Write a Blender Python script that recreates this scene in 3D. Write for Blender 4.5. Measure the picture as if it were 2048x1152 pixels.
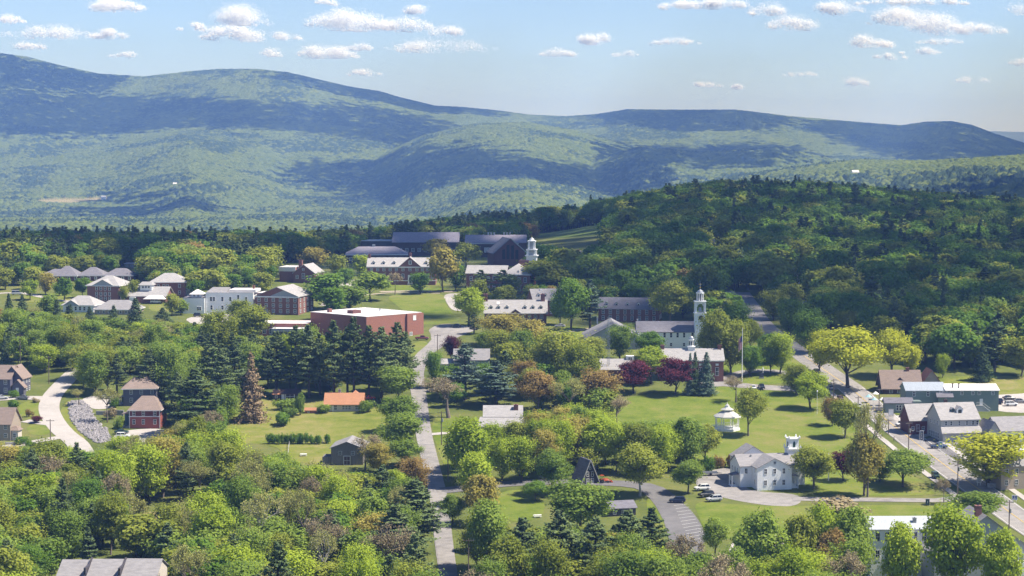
import bpy, bmesh, math, random
import numpy as np
from mathutils import Vector, Matrix

for o in list(bpy.data.objects):
    bpy.data.objects.remove(o, do_unlink=True)
SC = bpy.context.scene
COL = SC.collection
RNG = random.Random(7)

# ---------------------------------------------------------------- camera
FPX = 3980.0                       # focal length in pixels of the 2048 px wide photograph
CAMZ = 100.0
PITCH = math.atan((576 - 290) / FPX)
cam_data = bpy.data.cameras.new('camera')
cam_data.sensor_width = 36.0
cam_data.lens = FPX / 2048 * 36.0
cam_data.clip_start = 1.0
cam_data.clip_end = 120000.0
cam = bpy.data.objects.new('camera', cam_data)
COL.objects.link(cam)
cam.location = (0, 0, CAMZ)
cam.rotation_euler = (math.pi / 2 - PITCH, 0, 0)
SC.camera = cam

# ---------------------------------------------------------------- sky, sun, exposure
SUN_EL, SUN_AZ = math.radians(56), math.radians(94)      # azimuth clockwise from the viewing direction (+Y)
SUN_DIR = Vector((math.sin(SUN_AZ) * math.cos(SUN_EL), math.cos(SUN_AZ) * math.cos(SUN_EL), math.sin(SUN_EL)))
world = bpy.data.worlds.new('World')
SC.world = world
world.use_nodes = True
wn = world.node_tree
wn.nodes.clear()
sky = wn.nodes.new('ShaderNodeTexSky')
sky.sky_type = 'NISHITA'
sky.sun_disc = False
sky.sun_elevation = SUN_EL
sky.sun_rotation = SUN_AZ
sky.altitude = 400
sky.air_density = 0.8
sky.dust_density = 0.0
sky.ozone_density = 3.0
bg = wn.nodes.new('ShaderNodeBackground')
bg.inputs['Strength'].default_value = 0.079
out = wn.nodes.new('ShaderNodeOutputWorld')
tint = wn.nodes.new('ShaderNodeMix')          # the camera's slightly magenta white balance
tint.data_type = 'RGBA'; tint.blend_type = 'MULTIPLY'
tint.inputs['Factor'].default_value = 1.0
tint.inputs['B'].default_value = (0.94, 0.95, 1.07, 1.0)
wn.links.new(sky.outputs[0], tint.inputs['A'])
wn.links.new(tint.outputs['Result'], bg.inputs['Color'])
wn.links.new(bg.outputs[0], out.inputs['Surface'])

sun_data = bpy.data.lights.new('sun', 'SUN')
sun_data.energy = 4.6
sun_data.angle = math.radians(0.53)
sun_data.color = (1.0, 0.94, 0.85)
sun = bpy.data.objects.new('sun', sun_data)
COL.objects.link(sun)
sun.rotation_euler = SUN_DIR.to_track_quat('Z', 'Y').to_euler()
sun.location = (300, 0, 900)

SC.view_settings.view_transform = 'Standard'
SC.view_settings.look = 'None'
SC.view_settings.exposure = 0.95
SC.view_settings.gamma = 1.0
SC.render.engine = 'CYCLES'
cy = SC.cycles
cy.use_denoising = True
cy.max_bounces = 6
cy.diffuse_bounces = 4
cy.glossy_bounces = 2
cy.transmission_bounces = 2
cy.volume_bounces = 0
cy.transparent_max_bounces = 8
cy.use_adaptive_sampling = True
cy.adaptive_threshold = 0.02
cy.sample_clamp_indirect = 3.0

# ---------------------------------------------------------------- materials
MATS = {}
LEAF_GAIN = 2.0
def nodes_of(name):
    m = bpy.data.materials.new(name)
    m.use_nodes = True
    nt = m.node_tree
    nt.nodes.clear()
    o = nt.nodes.new('ShaderNodeOutputMaterial')
    return m, nt, o

def N(nt, typ, **kw):
    n = nt.nodes.new(typ)
    for k, v in kw.items():
        if k.startswith('i_'):
            n.inputs[k[2:].replace('_', ' ')].default_value = v
        else:
            setattr(n, k, v)
    return n

def col4(c):
    return (c[0], c[1], c[2], 1.0)

def mat(name, c, rough=0.8, var=0.12, scale=0.6, c2=None, stretch=None, metal=0.0, bump=0.0, bscale=8.0):
    """Plain surface with a little mottling; c2 = second colour of the mottling; stretch = axis scale of the pattern."""
    if name in MATS:
        return MATS[name]
    m, nt, o = nodes_of(name)
    b = N(nt, 'ShaderNodeBsdfPrincipled')
    b.inputs['Roughness'].default_value = rough
    b.inputs['Metallic'].default_value = metal
    tc = N(nt, 'ShaderNodeTexCoord')
    mp = N(nt, 'ShaderNodeMapping')
    if stretch:
        mp.inputs['Scale'].default_value = stretch
    nz = N(nt, 'ShaderNodeTexNoise')
    nz.inputs['Scale'].default_value = scale
    nz.inputs['Detail'].default_value = 5
    nz.inputs['Roughness'].default_value = 0.65
    rp = N(nt, 'ShaderNodeValToRGB')
    a = c2 or tuple(min(1, x * (1 - var)) for x in c)
    d = c if c2 else tuple(min(1, x * (1 + var)) for x in c)
    rp.color_ramp.elements[0].position = 0.34
    rp.color_ramp.elements[1].position = 0.66
    rp.color_ramp.elements[0].color = col4(a)
    rp.color_ramp.elements[1].color = col4(d)
    L = nt.links.new
    L(tc.outputs['Object'], mp.inputs['Vector'])
    L(mp.outputs[0], nz.inputs['Vector'])
    L(nz.outputs['Fac'], rp.inputs[0])
    L(rp.outputs[0], b.inputs['Base Color'])
    if bump:
        n2 = N(nt, 'ShaderNodeTexNoise')
        n2.inputs['Scale'].default_value = bscale
        bp = N(nt, 'ShaderNodeBump')
        bp.inputs['Strength'].default_value = bump
        L(tc.outputs['Object'], n2.inputs['Vector'])
        L(n2.outputs['Fac'], bp.inputs['Height'])
        L(bp.outputs[0], b.inputs['Normal'])
    L(b.outputs[0], o.inputs['Surface'])
    MATS[name] = m
    return m

def ground_mat(name, cols, scales=(0.02, 0.12, 1.2), weights=(0.45, 0.35, 0.2), rough=0.95):
    """Turf or soil: three octaves of noise mixed along a ramp of colours (world coordinates)."""
    if name in MATS:
        return MATS[name]
    m, nt, o = nodes_of(name)
    L = nt.links.new
    b = N(nt, 'ShaderNodeBsdfPrincipled')
    b.inputs['Roughness'].default_value = rough
    b.inputs['Specular IOR Level'].default_value = 0.1
    tc = N(nt, 'ShaderNodeTexCoord')
    acc = None
    for sc_, w in zip(scales, weights):
        nz = N(nt, 'ShaderNodeTexNoise')
        nz.inputs['Scale'].default_value = sc_
        nz.inputs['Detail'].default_value = 4
        L(tc.outputs['Object'], nz.inputs['Vector'])
        mu = N(nt, 'ShaderNodeMath', operation='MULTIPLY')
        mu.inputs[1].default_value = w
        L(nz.outputs['Fac'], mu.inputs[0])
        if acc is None:
            acc = mu
        else:
            ad = N(nt, 'ShaderNodeMath', operation='ADD')
            L(acc.outputs[0], ad.inputs[0]); L(mu.outputs[0], ad.inputs[1])
            acc = ad
    rp = N(nt, 'ShaderNodeValToRGB')
    while len(rp.color_ramp.elements) < len(cols):
        rp.color_ramp.elements.new(0.5)
    for i, c in enumerate(cols):
        e = rp.color_ramp.elements[i]
        e.position = 0.37 + 0.26 * i / (len(cols) - 1)
        e.color = col4(c)
    L(acc.outputs[0], rp.inputs[0])
    L(rp.outputs[0], b.inputs['Base Color'])
    L(b.outputs[0], o.inputs['Surface'])
    MATS[name] = m
    return m

def leaf_mat(name, lo, hi, trans=0.42):
    """Foliage: colour differs from tree to tree and from clump to clump."""
    if name in MATS:
        return MATS[name]
    m, nt, o = nodes_of(name)
    L = nt.links.new
    oi = N(nt, 'ShaderNodeObjectInfo')
    tc = N(nt, 'ShaderNodeTexCoord')
    nz = N(nt, 'ShaderNodeTexNoise')
    nz.inputs['Scale'].default_value = 0.33
    nz.inputs['Detail'].default_value = 3
    L(tc.outputs['Object'], nz.inputs['Vector'])
    ge = N(nt, 'ShaderNodeNewGeometry')
    m1 = N(nt, 'ShaderNodeMath', operation='MULTIPLY'); m1.inputs[1].default_value = 0.5
    m2 = N(nt, 'ShaderNodeMath', operation='MULTIPLY'); m2.inputs[1].default_value = 0.55
    m3 = N(nt, 'ShaderNodeMath', operation='MULTIPLY'); m3.inputs[1].default_value = 0.25
    L(oi.outputs['Random'], m1.inputs[0]); L(nz.outputs['Fac'], m2.inputs[0]); L(ge.outputs['Random Per Island'], m3.inputs[0])
    a1 = N(nt, 'ShaderNodeMath', operation='ADD'); a2 = N(nt, 'ShaderNodeMath', operation='ADD')
    L(m1.outputs[0], a1.inputs[0]); L(m2.outputs[0], a1.inputs[1])
    L(a1.outputs[0], a2.inputs[0]); L(m3.outputs[0], a2.inputs[1])
    rp = N(nt, 'ShaderNodeValToRGB')
    rp.color_ramp.elements[0].position = 0.2
    rp.color_ramp.elements[1].position = 1.0
    rp.color_ramp.elements[0].color = col4([x * LEAF_GAIN for x in lo])
    rp.color_ramp.elements[1].color = col4([x * LEAF_GAIN for x in hi])
    L(a2.outputs[0], rp.inputs[0])
    d = N(nt, 'ShaderNodeBsdfDiffuse')
    t = N(nt, 'ShaderNodeBsdfTranslucent')
    L(rp.outputs[0], d.inputs['Color']); L(rp.outputs[0], t.inputs['Color'])
    mx = N(nt, 'ShaderNodeMixShader')
    mx.inputs[0].default_value = trans
    L(d.outputs[0], mx.inputs[1]); L(t.outputs[0], mx.inputs[2])
    L(mx.outputs[0], o.inputs['Surface'])
    MATS[name] = m
    return m

# ---------------------------------------------------------------- terrain height
_ZT = np.arange(0, 12001, 5.0)
def _tab(pts, smooth):
    z = np.interp(_ZT, [p[0] for p in pts], [p[1] for p in pts])
    k = int(smooth / 5) | 1
    ker = np.hanning(k + 2)[1:-1]; ker /= ker.sum()
    return np.convolve(np.pad(z, k // 2, mode='edge'), ker, mode='valid')
_NEAR = [(0, 112), (300, 107), (400, 105), (470, 104), (570, 100), (700, 92), (800, 81), (900, 76), (1000, 71.5), (1100, 70)]
DROP_L = _tab(_NEAR + [(1250, 71.5), (1380, 78), (1700, 108), (2200, 150), (3000, 184), (3600, 188), (4500, 188), (5500, 186), (7000, 172), (12000, 150)], 160)
DROP_C = _tab(_NEAR + [(1250, 69), (1450, 69), (1600, 72), (1800, 84), (2200, 120), (2600, 150), (3300, 165), (4000, 184), (4500, 186), (5500, 184), (7000, 172), (12000, 150)], 160)
DROP_R = _tab(_NEAR[:-1] + [(1100, 67), (1250, 58), (1400, 50), (1500, 47), (1600, 49), (1800, 60), (2200, 95), (2800, 140), (3300, 165), (4000, 184), (4500, 186), (5500, 184), (7000, 172), (12000, 150)], 160)
DROP_F = _tab(_NEAR[:-1] + [(1100, 69), (1250, 65), (1400, 61), (1500, 60), (1650, 63), (2000, 85), (2400, 115), (2800, 140), (3300, 165), (4000, 184), (4500, 186), (5500, 184), (7000, 172), (12000, 150)], 160)
RIDGES = [   # distance, half width in front, half width behind, silhouette as (image column, image row)
    (9000, 3900, 2500, [(-400, 70), (0, 104), (60, 112), (130, 130), (200, 145), (290, 151), (380, 141), (440, 136), (520, 136), (580, 143), (640, 157), (700, 171), (760, 180), (800, 192), (870, 209), (930, 212), (1000, 219), (1060, 227), (1130, 230), (1190, 226), (1255, 216), (1330, 217), (1400, 217), (1470, 217), (1530, 224), (1580, 230), (1640, 235), (1720, 242), (1800, 248), (1850, 241), (1900, 240), (1940, 247), (1985, 264), (2048, 284), (2200, 310), (2500, 330)]),
    (7400, 1500, 1200, [(-400, 300), (0, 288), (200, 280), (380, 258), (520, 276), (650, 312), (800, 350), (900, 420), (2500, 480)]),
    (7200, 1700, 900, [(-400, 460), (450, 420), (600, 345), (750, 310), (850, 266), (950, 245), (1050, 242), (1150, 258), (1250, 284), (1350, 325), (1450, 375), (2500, 460)]),
    (6000, 900, 700, [(-400, 460), (1050, 420), (1120, 350), (1200, 314), (1280, 292), (1400, 302), (1550, 292), (1650, 312), (1750, 345), (1850, 400), (2500, 460)]),
    (4600, 1000, 900, [(-400, 480), (1250, 440), (1330, 385), (1400, 364), (1500, 346), (1650, 324), (1720, 318), (1850, 320), (1950, 314), (2048, 308), (2400, 300)]),
    (3300, 450, 500, [(-400, 520), (1600, 470), (1700, 432), (1800, 410), (1900, 391), (2000, 372), (2048, 362), (2400, 330)]),
]
def _vnoise(x, y, seed):
    xi = np.floor(x).astype(np.int64); yi = np.floor(y).astype(np.int64)
    fx = x - xi; fy = y - yi
    fx = fx * fx * (3 - 2 * fx); fy = fy * fy * (3 - 2 * fy)
    def h(a, b):
        n = (a * 374761393 + b * 668265263 + seed * 974634777) & 0x7fffffff
        n = ((n ^ (n >> 13)) * 1274126177) & 0x7fffffff
        return ((n ^ (n >> 16)) & 0xffff) / 65535.0
    return (h(xi, yi) * (1 - fx) + h(xi + 1, yi) * fx) * (1 - fy) + (h(xi, yi + 1) * (1 - fx) + h(xi + 1, yi + 1) * fx) * fy

def height(x, y):
    x = np.asarray(x, float); y = np.asarray(y, float)
    yy = np.clip(y, 60, 11990)
    px = 1024 + FPX * x / np.maximum(yy, 250)
    i = yy / 5.0
    tl, tc_, tr, tf = (np.interp(i, np.arange(len(_ZT)), t) for t in (DROP_L, DROP_C, DROP_R, DROP_F))
    def sst(a, b):
        t = np.clip((px - a) / (b - a), 0, 1)
        return t * t * (3 - 2 * t)
    w1 = sst(550, 1000); w2 = sst(1000, 1480); w3 = sst(1560, 2048)
    d = tl * (1 - w1) + tc_ * w1
    d = d * (1 - w2) + tr * w2
    d = d * (1 - w3) + tf * w3
    z = CAMZ - d
    z = z + (_vnoise(x / 90, yy / 130, 3) - 0.5) * 1.6 * np.clip((yy - 300) / 300, 0, 1)
    far = np.clip((yy - 2500) / 1500, 0, 1)
    z = z + far * ((_vnoise(x / 420, yy / 600, 5) - 0.5) * 12 + (_vnoise(x / 170, yy / 260, 6) - 0.5) * 8)
    for Zk, wf, wb, pts in RIDGES:
        row = np.interp(px, [p[0] for p in pts], [p[1] for p in pts])
        top = CAMZ + (290 - row) * Zk / FPX - 8
        t = (yy - Zk) / np.where(yy < Zk, wf, wb)
        t = np.clip(t, -1.6, 1.6)
        if Zk > 8000:
            fall = np.where(t < 0, 1 - np.minimum(1, (1 + t).clip(0, 1)) ** 1.55, t * t)
            depth = (top + 60)
        else:
            fall = np.where(np.abs(t) < 0.5, 2 * t * t * 0.5 / 0.5 * 0.5, np.abs(t) - 0.25)
            depth = 105 if Zk < 4000 else 150
        rz = top - fall * depth
        spur = (_vnoise(x / 620 + Zk, yy / 900, 11) - 0.5) * 90 + (_vnoise(x / 260, yy / 380 + Zk, 12) - 0.5) * 40
        rz = rz + spur * np.clip(np.abs(fall) * 2.2, 0, 1) * (0.38 if Zk > 5000 else 0.2)
        z = np.where(yy > 2300, np.maximum(z, rz), z)
    return z

def hz(x, y):
    return float(height(np.array([x]), np.array([y]))[0])

CP, SP = math.cos(PITCH), math.sin(PITCH)
def ray(px, py):
    a = (px - 1024) / FPX; b = (576 - py) / FPX
    return Vector((a, CP + b * SP, -SP + b * CP))
_TS = np.concatenate([np.arange(250, 3000, 4.0), np.arange(3000, 11500, 25.0)])
def P(px, py):
    """Ground point seen at a pixel of the 2048 x 1152 photograph."""
    d = ray(px, py)
    zs = CAMZ + d.z * _TS
    hh = height(d.x * _TS, d.y * _TS)
    k = np.nonzero(zs <= hh)[0]
    if len(k) == 0:
        t = 11000.0
    elif k[0] == 0:
        t = _TS[0]
    else:
        j = k[0]
        e0 = zs[j - 1] - hh[j - 1]; e1 = zs[j] - hh[j]
        t = _TS[j - 1] + (_TS[j] - _TS[j - 1]) * e0 / (e0 - e1)
    x, y = d.x * t, d.y * t
    return Vector((x, y, hz(x, y)))
def SCL(p):
    """Pixels (2048 frame) per metre at a point."""
    return FPX / (p.y * CP - (p.z - CAMZ) * SP)
def PROJ(p):
    zc = p[1] * CP - (p[2] - CAMZ) * SP
    yc = p[1] * SP + (p[2] - CAMZ) * CP
    return 1024 + FPX * p[0] / zc, 576 - FPX * yc / zc

def link_mesh(name, verts, faces, mats, parent=None, midx=None, smooth=False):
    me = bpy.data.meshes.new(name)
    me.from_pydata([tuple(v) for v in verts], [], faces)
    for m in (mats if isinstance(mats, (list, tuple)) else [mats]):
        me.materials.append(m)
    if midx is not None:
        me.polygons.foreach_set('material_index', midx)
    if smooth:
        me.polygons.foreach_set('use_smooth', [True] * len(me.polygons))
    me.update()
    o = bpy.data.objects.new(name, me)
    COL.objects.link(o)
    if parent:
        o.parent = parent
    return o

def grid_mesh(name, X, Y, Z, m, smooth=True):
    r, c = X.shape
    me = bpy.data.meshes.new(name)
    nv = r * c
    co = np.stack([X, Y, Z], -1).reshape(-1).astype(np.float32)
    me.vertices.add(nv); me.vertices.foreach_set('co', co)
    idx = np.arange(nv).reshape(r, c)
    q = np.stack([idx[:-1, :-1], idx[:-1, 1:], idx[1:, 1:], idx[1:, :-1]], -1).reshape(-1, 4)
    nf = len(q)
    me.loops.add(nf * 4); me.loops.foreach_set('vertex_index', q.reshape(-1).astype(np.int32))
    me.polygons.add(nf)
    me.polygons.foreach_set('loop_start', np.arange(0, nf * 4, 4, dtype=np.int32))
    me.polygons.foreach_set('loop_total', np.full(nf, 4, np.int32))
    me.polygons.foreach_set('use_smooth', np.full(nf, smooth))
    me.materials.append(m)
    me.update(calc_edges=True)
    o = bpy.data.objects.new(name, me)
    COL.objects.link(o)
    return o

# ground near the village
ROWS = np.concatenate([np.arange(60, 330, 30.0), np.arange(330, 1300, 5.0), np.arange(1300, 2900, 14.0)])
COLS = np.arange(-420, 2480, 11.0)
gx = (COLS[None, :] - 1024) / FPX * np.maximum(ROWS[:, None], 330) 
gy = np.repeat(ROWS[:, None], len(COLS), 1)
gz = height(gx, gy)
M_GROUND = ground_mat('rough_grass', [(0.075, 0.098, 0.024), (0.12, 0.14, 0.034), (0.175, 0.17, 0.058)])
ground = grid_mesh('ground', gx, gy, gz, M_GROUND)
ground['kind'] = 'structure'

# ---------------------------------------------------------------- far hills with a forest canopy
def cell_noise(x, y, size, seed):
    xi = np.floor(x / size).astype(np.int64); yi = np.floor(y / size).astype(np.int64)
    best = np.full(x.shape, 1e9); tone = np.zeros(x.shape); kind = np.zeros(x.shape)
    def hh(a, b, s):
        n = (a * 374761393 + b * 668265263 + (seed * 31 + s) * 974634777) & 0x7fffffff
        n = ((n ^ (n >> 13)) * 1274126177) & 0x7fffffff
        return ((n ^ (n >> 16)) & 0xffff) / 65535.0
    for dx in (-1, 0, 1):
        for dy in (-1, 0, 1):
            a = xi + dx; b = yi + dy
            cx = (a + hh(a, b, 1)) * size; cy_ = (b + hh(a, b, 2)) * size
            d = np.hypot(x - cx, y - cy_)
            m_ = d < best
            best = np.where(m_, d, best); tone = np.where(m_, hh(a, b, 3), tone); kind = np.where(m_, hh(a, b, 4), kind)
    return best / size, tone, kind

rows = [2450.0]
while rows[-1] < 11600:
    rows.append(rows[-1] * 1.0021)
ROWS2 = np.array(rows)
COLS2 = np.arange(-160, 2211, 2.0)
hx = (COLS2[None, :] - 1024) / FPX * ROWS2[:, None]
hy = np.repeat(ROWS2[:, None], len(COLS2), 1)
hz0 = height(hx, hy)
d1, tone, kind = cell_noise(hx, hy, 12.5, 1)
patch = _vnoise(hx / 160, hy / 230, 21) * 0.6 + _vnoise(hx / 60, hy / 90, 22) * 0.4
conif = (kind < np.clip((patch - 0.42) * 3.2, 0.06, 0.85))
crown = np.where(conif, 12 * np.clip(1 - d1 * 1.35, 0, 1), 8 * np.clip(1 - (d1 / 0.85) ** 2, 0, 1)) + 2 * tone
CLEAR = [(135, 404, 60, 5), (195, 400, 30, 3), (350, 370, 14, 2.5), (1690, 351, 22, 2.5), (708, 447, 14, 2.2), (1940, 420, 60, 3)]
open_ = np.zeros(hx.shape, bool)
zc = hy * CP - (hz0 - CAMZ) * SP
ipx = 1024 + FPX * hx / zc; ipy = 576 - FPX * (hy * SP + (hz0 - CAMZ) * CP) / zc
vis = (hz0[..., :] > -1e9)
for cx, cy_, rx, ry in CLEAR[:1] + CLEAR[1:2]:
    open_ |= (((ipx - cx) / rx) ** 2 + ((ipy - cy_) / ry) ** 2 < 1)
ext = np.clip((hy - 2450) / 250, 0, 1)
crown = np.where(open_, 0.2, crown) * ext * np.interp(hy, [3000, 5500, 8000], [1.0, 0.8, 0.32])
M_HILL, nt, o_ = nodes_of('forested_hills')
L = nt.links.new
at = N(nt, 'ShaderNodeAttribute'); at.attribute_name = 'tone'
at2 = N(nt, 'ShaderNodeAttribute'); at2.attribute_name = 'conifer'
at3 = N(nt, 'ShaderNodeAttribute'); at3.attribute_name = 'clearing'
rp = N(nt, 'ShaderNodeValToRGB')
rp.color_ramp.elements[0].color = (0.062, 0.090, 0.024, 1); rp.color_ramp.elements[0].position = 0.0
rp.color_ramp.elements[1].color = (0.165, 0.19, 0.045, 1); rp.color_ramp.elements[1].position = 1.0
e = rp.color_ramp.elements.new(0.5); e.color = (0.105, 0.135, 0.034, 1)
mxc = N(nt, 'ShaderNodeMix', data_type='RGBA')
mxc.inputs['B'].default_value = (0.04, 0.062, 0.03, 1)
mxo = N(nt, 'ShaderNodeMix', data_type='RGBA')
mxo.inputs['B'].default_value = (0.27, 0.23, 0.11, 1)
df = N(nt, 'ShaderNodeBsdfDiffuse')
L(at.outputs['Fac'], rp.inputs[0]); L(rp.outputs[0], mxc.inputs['A']); L(at2.outputs['Fac'], mxc.inputs['Factor'])
L(mxc.outputs['Result'], mxo.inputs['A']); L(at3.outputs['Fac'], mxo.inputs['Factor'])
L(mxo.outputs['Result'], df.inputs['Color']); L(df.outputs[0], o_.inputs['Surface'])
hills = grid_mesh('hills', hx, hy, hz0 - 1.5 * (1 - ext) + crown, M_HILL, smooth=False)
for nm, arr in (('tone', np.clip(tone * 0.55 + patch * 0.5 - 0.02, 0, 1)), ('conifer', conif & ~open_), ('clearing', open_)):
    a = hills.data.attributes.new(nm, 'FLOAT', 'POINT')
    a.data.foreach_set('value', arr.astype(np.float32).reshape(-1))
hills['kind'] = 'structure'
# a last pale range beyond the right end of the ridge
r3 = np.linspace(15000, 19500, 40); c3 = np.arange(-500, 2700, 20.0)
fx = (c3[None, :] - 1024) / FPX * r3[:, None]; fy = np.repeat(r3[:, None], len(c3), 1)
row3 = np.interp(c3, [-500, 1900, 1975, 2010, 2048, 2120, 2700], [300, 285, 263, 263, 266, 272, 262])[None, :]
top3 = CAMZ + (290 - row3) * 17500 / FPX
fz = top3 - ((fy - 17500) / 2500) ** 2 * 260 + (_vnoise(fx / 300, fy / 300, 9) - 0.5) * 25
far_hills = grid_mesh('hills', fx, fy, fz, mat('far_forest', (0.07, 0.09, 0.03), 1.0, 0.25, 0.004))
far_hills['kind'] = 'structure'
# ---------------------------------------------------------------- draped sheets (lawns, roads)
def ribbon_poly(pts, w):
    """pts: image points of a centre line, w: width in metres (number or list). Returns quads in x,y."""
    g = [P(a, b) for a, b in pts]
    ws = w if isinstance(w, list) else [w] * len(g)
    den = []
    for i in range(len(g) - 1):
        n = max(1, int((g[i + 1] - g[i]).length / 5))
        for k in range(n):
            t = k / n
            p0 = g[max(0, i - 1)]; p1 = g[i]; p2 = g[i + 1]; p3 = g[min(len(g) - 1, i + 2)]
            q = 0.5 * ((2 * p1) + (p2 - p0) * t + (2 * p0 - 5 * p1 + 4 * p2 - p3) * t * t + (3 * p1 - p0 - 3 * p2 + p3) * t ** 3)
            den.append((q.x, q.y, ws[i] + (ws[i + 1] - ws[i]) * t))
    den.append((g[-1].x, g[-1].y, ws[-1]))
    return den

def ribbon(name, pts, w, m, off=0.12, lateral=0.0, kind='structure'):
    den = ribbon_poly(pts, w)
    V, F = [], []
    nseg = 3
    for i, (x, y, ww) in enumerate(den):
        a = den[max(0, i - 1)]; b = den[min(len(den) - 1, i + 1)]
        dx, dy = b[0] - a[0], b[1] - a[1]
        l = math.hypot(dx, dy) or 1
        nx, ny = -dy / l, dx / l
        for k in range(nseg + 1):
            s = (k / nseg - 0.5) * ww + lateral
            xx, yy = x + nx * s, y + ny * s
            V.append((xx, yy, 0))
    V = np.array(V); V[:, 2] = height(V[:, 0], V[:, 1]) + off
    c = nseg + 1
    for i in range(len(den) - 1):
        for k in range(nseg):
            F.append((i * c + k, (i + 1) * c + k, (i + 1) * c + k + 1, i * c + k + 1))
    me_up = []
    for f in F:
        a, b, d = V[f[0]], V[f[1]], V[f[2]]
        n = (b[0] - a[0]) * (d[1] - a[1]) - (b[1] - a[1]) * (d[0] - a[0])
        me_up.append(f if n > 0 else f[::-1])
    o = link_mesh(name, V, me_up, m)
    if kind:
        o['kind'] = kind
    return o

def sheet(name, pts, m, off=0.05, step=7.0, ground_xy=False, smoothen=True):
    """Flat patch of ground: image-space outline dropped on the terrain, cut fine enough to follow it."""
    if ground_xy:
        g = list(pts)
    else:
        g = [(lambda p: (p.x, p.y))(P(a, b)) for a, b in pts]
    if smoothen:
        for _ in range(2):
            q = []
            for i in range(len(g)):
                a, b = g[i], g[(i + 1) % len(g)]
                q.append((a[0] * .75 + b[0] * .25, a[1] * .75 + b[1] * .25))
                q.append((a[0] * .25 + b[0] * .75, a[1] * .25 + b[1] * .75))
            g = q
    bm = bmesh.new()
    vs = [bm.verts.new((x, y, 0)) for x, y in g]
    bm.faces.new(vs)
    bmesh.ops.triangulate(bm, faces=bm.faces[:])
    for ax in (0, 1):
        lo = min(v.co[ax] for v in bm.verts); hi = max(v.co[ax] for v in bm.verts)
        t = lo + step
        while t < hi:
            co = Vector((t, 0, 0)) if ax == 0 else Vector((0, t, 0))
            no = Vector((1, 0, 0)) if ax == 0 else Vector((0, 1, 0))
            bmesh.ops.bisect_plane(bm, geom=bm.verts[:] + bm.edges[:] + bm.faces[:], plane_co=co, plane_no=no)
            t += step
    bm.verts.ensure_lookup_table()
    xy = np.array([v.co[:2] for v in bm.verts])
    hh = height(xy[:, 0], xy[:, 1]) + off
    for v, z in zip(bm.verts, hh):
        v.co.z = z
    bmesh.ops.recalc_face_normals(bm, faces=bm.faces[:])
    for f in bm.faces:
        if f.normal.z < 0:
            f.normal_flip()
    me = bpy.data.meshes.new(name)
    bm.to_mesh(me); bm.free()
    me.materials.append(m)
    o = bpy.data.objects.new(name, me); COL.objects.link(o)
    o['kind'] = 'structure'
    return o

M_LAWN = ground_mat('mown_grass', [(0.090, 0.130, 0.016), (0.132, 0.172, 0.024), (0.170, 0.188, 0.040), (0.215, 0.195, 0.070)], (0.03, 0.16, 0.9), (0.42, 0.36, 0.22))
M_MEADOW = ground_mat('meadow_grass', [(0.120, 0.150, 0.022), (0.165, 0.185, 0.034), (0.215, 0.205, 0.060), (0.265, 0.225, 0.095)], (0.035, 0.2, 0.9), (0.42, 0.36, 0.22))
M_FIELD = ground_mat('field_grass', [(0.085, 0.13, 0.025), (0.12, 0.16, 0.034)], (0.02, 0.1, 1.0))
M_DRY = ground_mat('dry_grass', [(0.19, 0.17, 0.06), (0.27, 0.22, 0.10)], (0.05, 0.3, 1.0))
M_ASPH = ground_mat('worn_asphalt', [(0.20, 0.185, 0.172), (0.275, 0.255, 0.24), (0.33, 0.305, 0.285)], (0.05, 0.4, 3.0))
M_ASPH2 = ground_mat('dark_asphalt', [(0.13, 0.125, 0.125), (0.19, 0.18, 0.178)], (0.05, 0.4, 3.0))
M_CONC = ground_mat('concrete_paving', [(0.36, 0.33, 0.30), (0.46, 0.42, 0.39)], (0.05, 0.4, 3.0))
M_GRAVEL = ground_mat('sandy_gravel', [(0.33, 0.27, 0.20), (0.44, 0.37, 0.29)], (0.08, 0.5, 3.0))
M_PAINT = mat('road_paint', (0.62, 0.60, 0.56), 0.7, 0.15, 1.5)
M_YELLOW = mat('yellow_road_paint', (0.55, 0.38, 0.10), 0.7, 0.15, 1.5)

sheet('lawn', [(1215, 815), (1260, 790), (1450, 770), (1560, 775), (1640, 800), (1690, 838), (1742, 885), (1790, 930), (1850, 965), (1900, 993), (1600, 991), (1590, 950), (1470, 935), (1390, 922), (1330, 935), (1250, 910)], M_LAWN)
sheet('lawn', [(1385, 1000), (1470, 1010), (1600, 1013), (1890, 1008), (1880, 1040), (1700, 1068), (1560, 1070), (1450, 1078), (1420, 1085), (1400, 1040)], M_LAWN)
sheet('lawn', [(1455, 758), (1500, 748), (1560, 750), (1610, 762), (1560, 768), (1480, 770)], M_LAWN)
sheet('lawn', [(1440, 720), (1560, 690), (1640, 745), (1620, 757), (1540, 745), (1450, 752)], M_LAWN)
sheet('meadow', [(415, 870), (430, 815), (545, 795), (640, 800), (750, 798), (785, 830), (775, 868), (740, 890), (700, 930), (570, 925), (560, 890), (450, 885)], M_MEADOW)
sheet('lawn', [(764, 588), (893, 586), (890, 605), (905, 628), (930, 640), (885, 647), (835, 650), (800, 615)], M_LAWN)
sheet('lawn', [(745, 563), (890, 563), (905, 582), (760, 584)], M_LAWN)
sheet('lawn', [(820, 690), (845, 680), (862, 690), (835, 718), (822, 720)], M_LAWN)
sheet('field', [(1066, 470), (1100, 458), (1150, 452), (1230, 452), (1220, 470), (1080, 478)], M_FIELD)
sheet('field', [(1830, 760), (1900, 752), (2080, 752), (2080, 790), (1880, 790)], M_MEADOW)
sheet('field', [(1950, 484), (2040, 484), (2050, 496), (1960, 498)], M_FIELD)
sheet('lawn', [(985, 982), (1080, 978), (1095, 1035), (1010, 1050)], M_LAWN)
sheet('lawn', [(1290, 992), (1320, 985), (1345, 1020), (1350, 1060), (1300, 1060)], M_LAWN)
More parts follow.
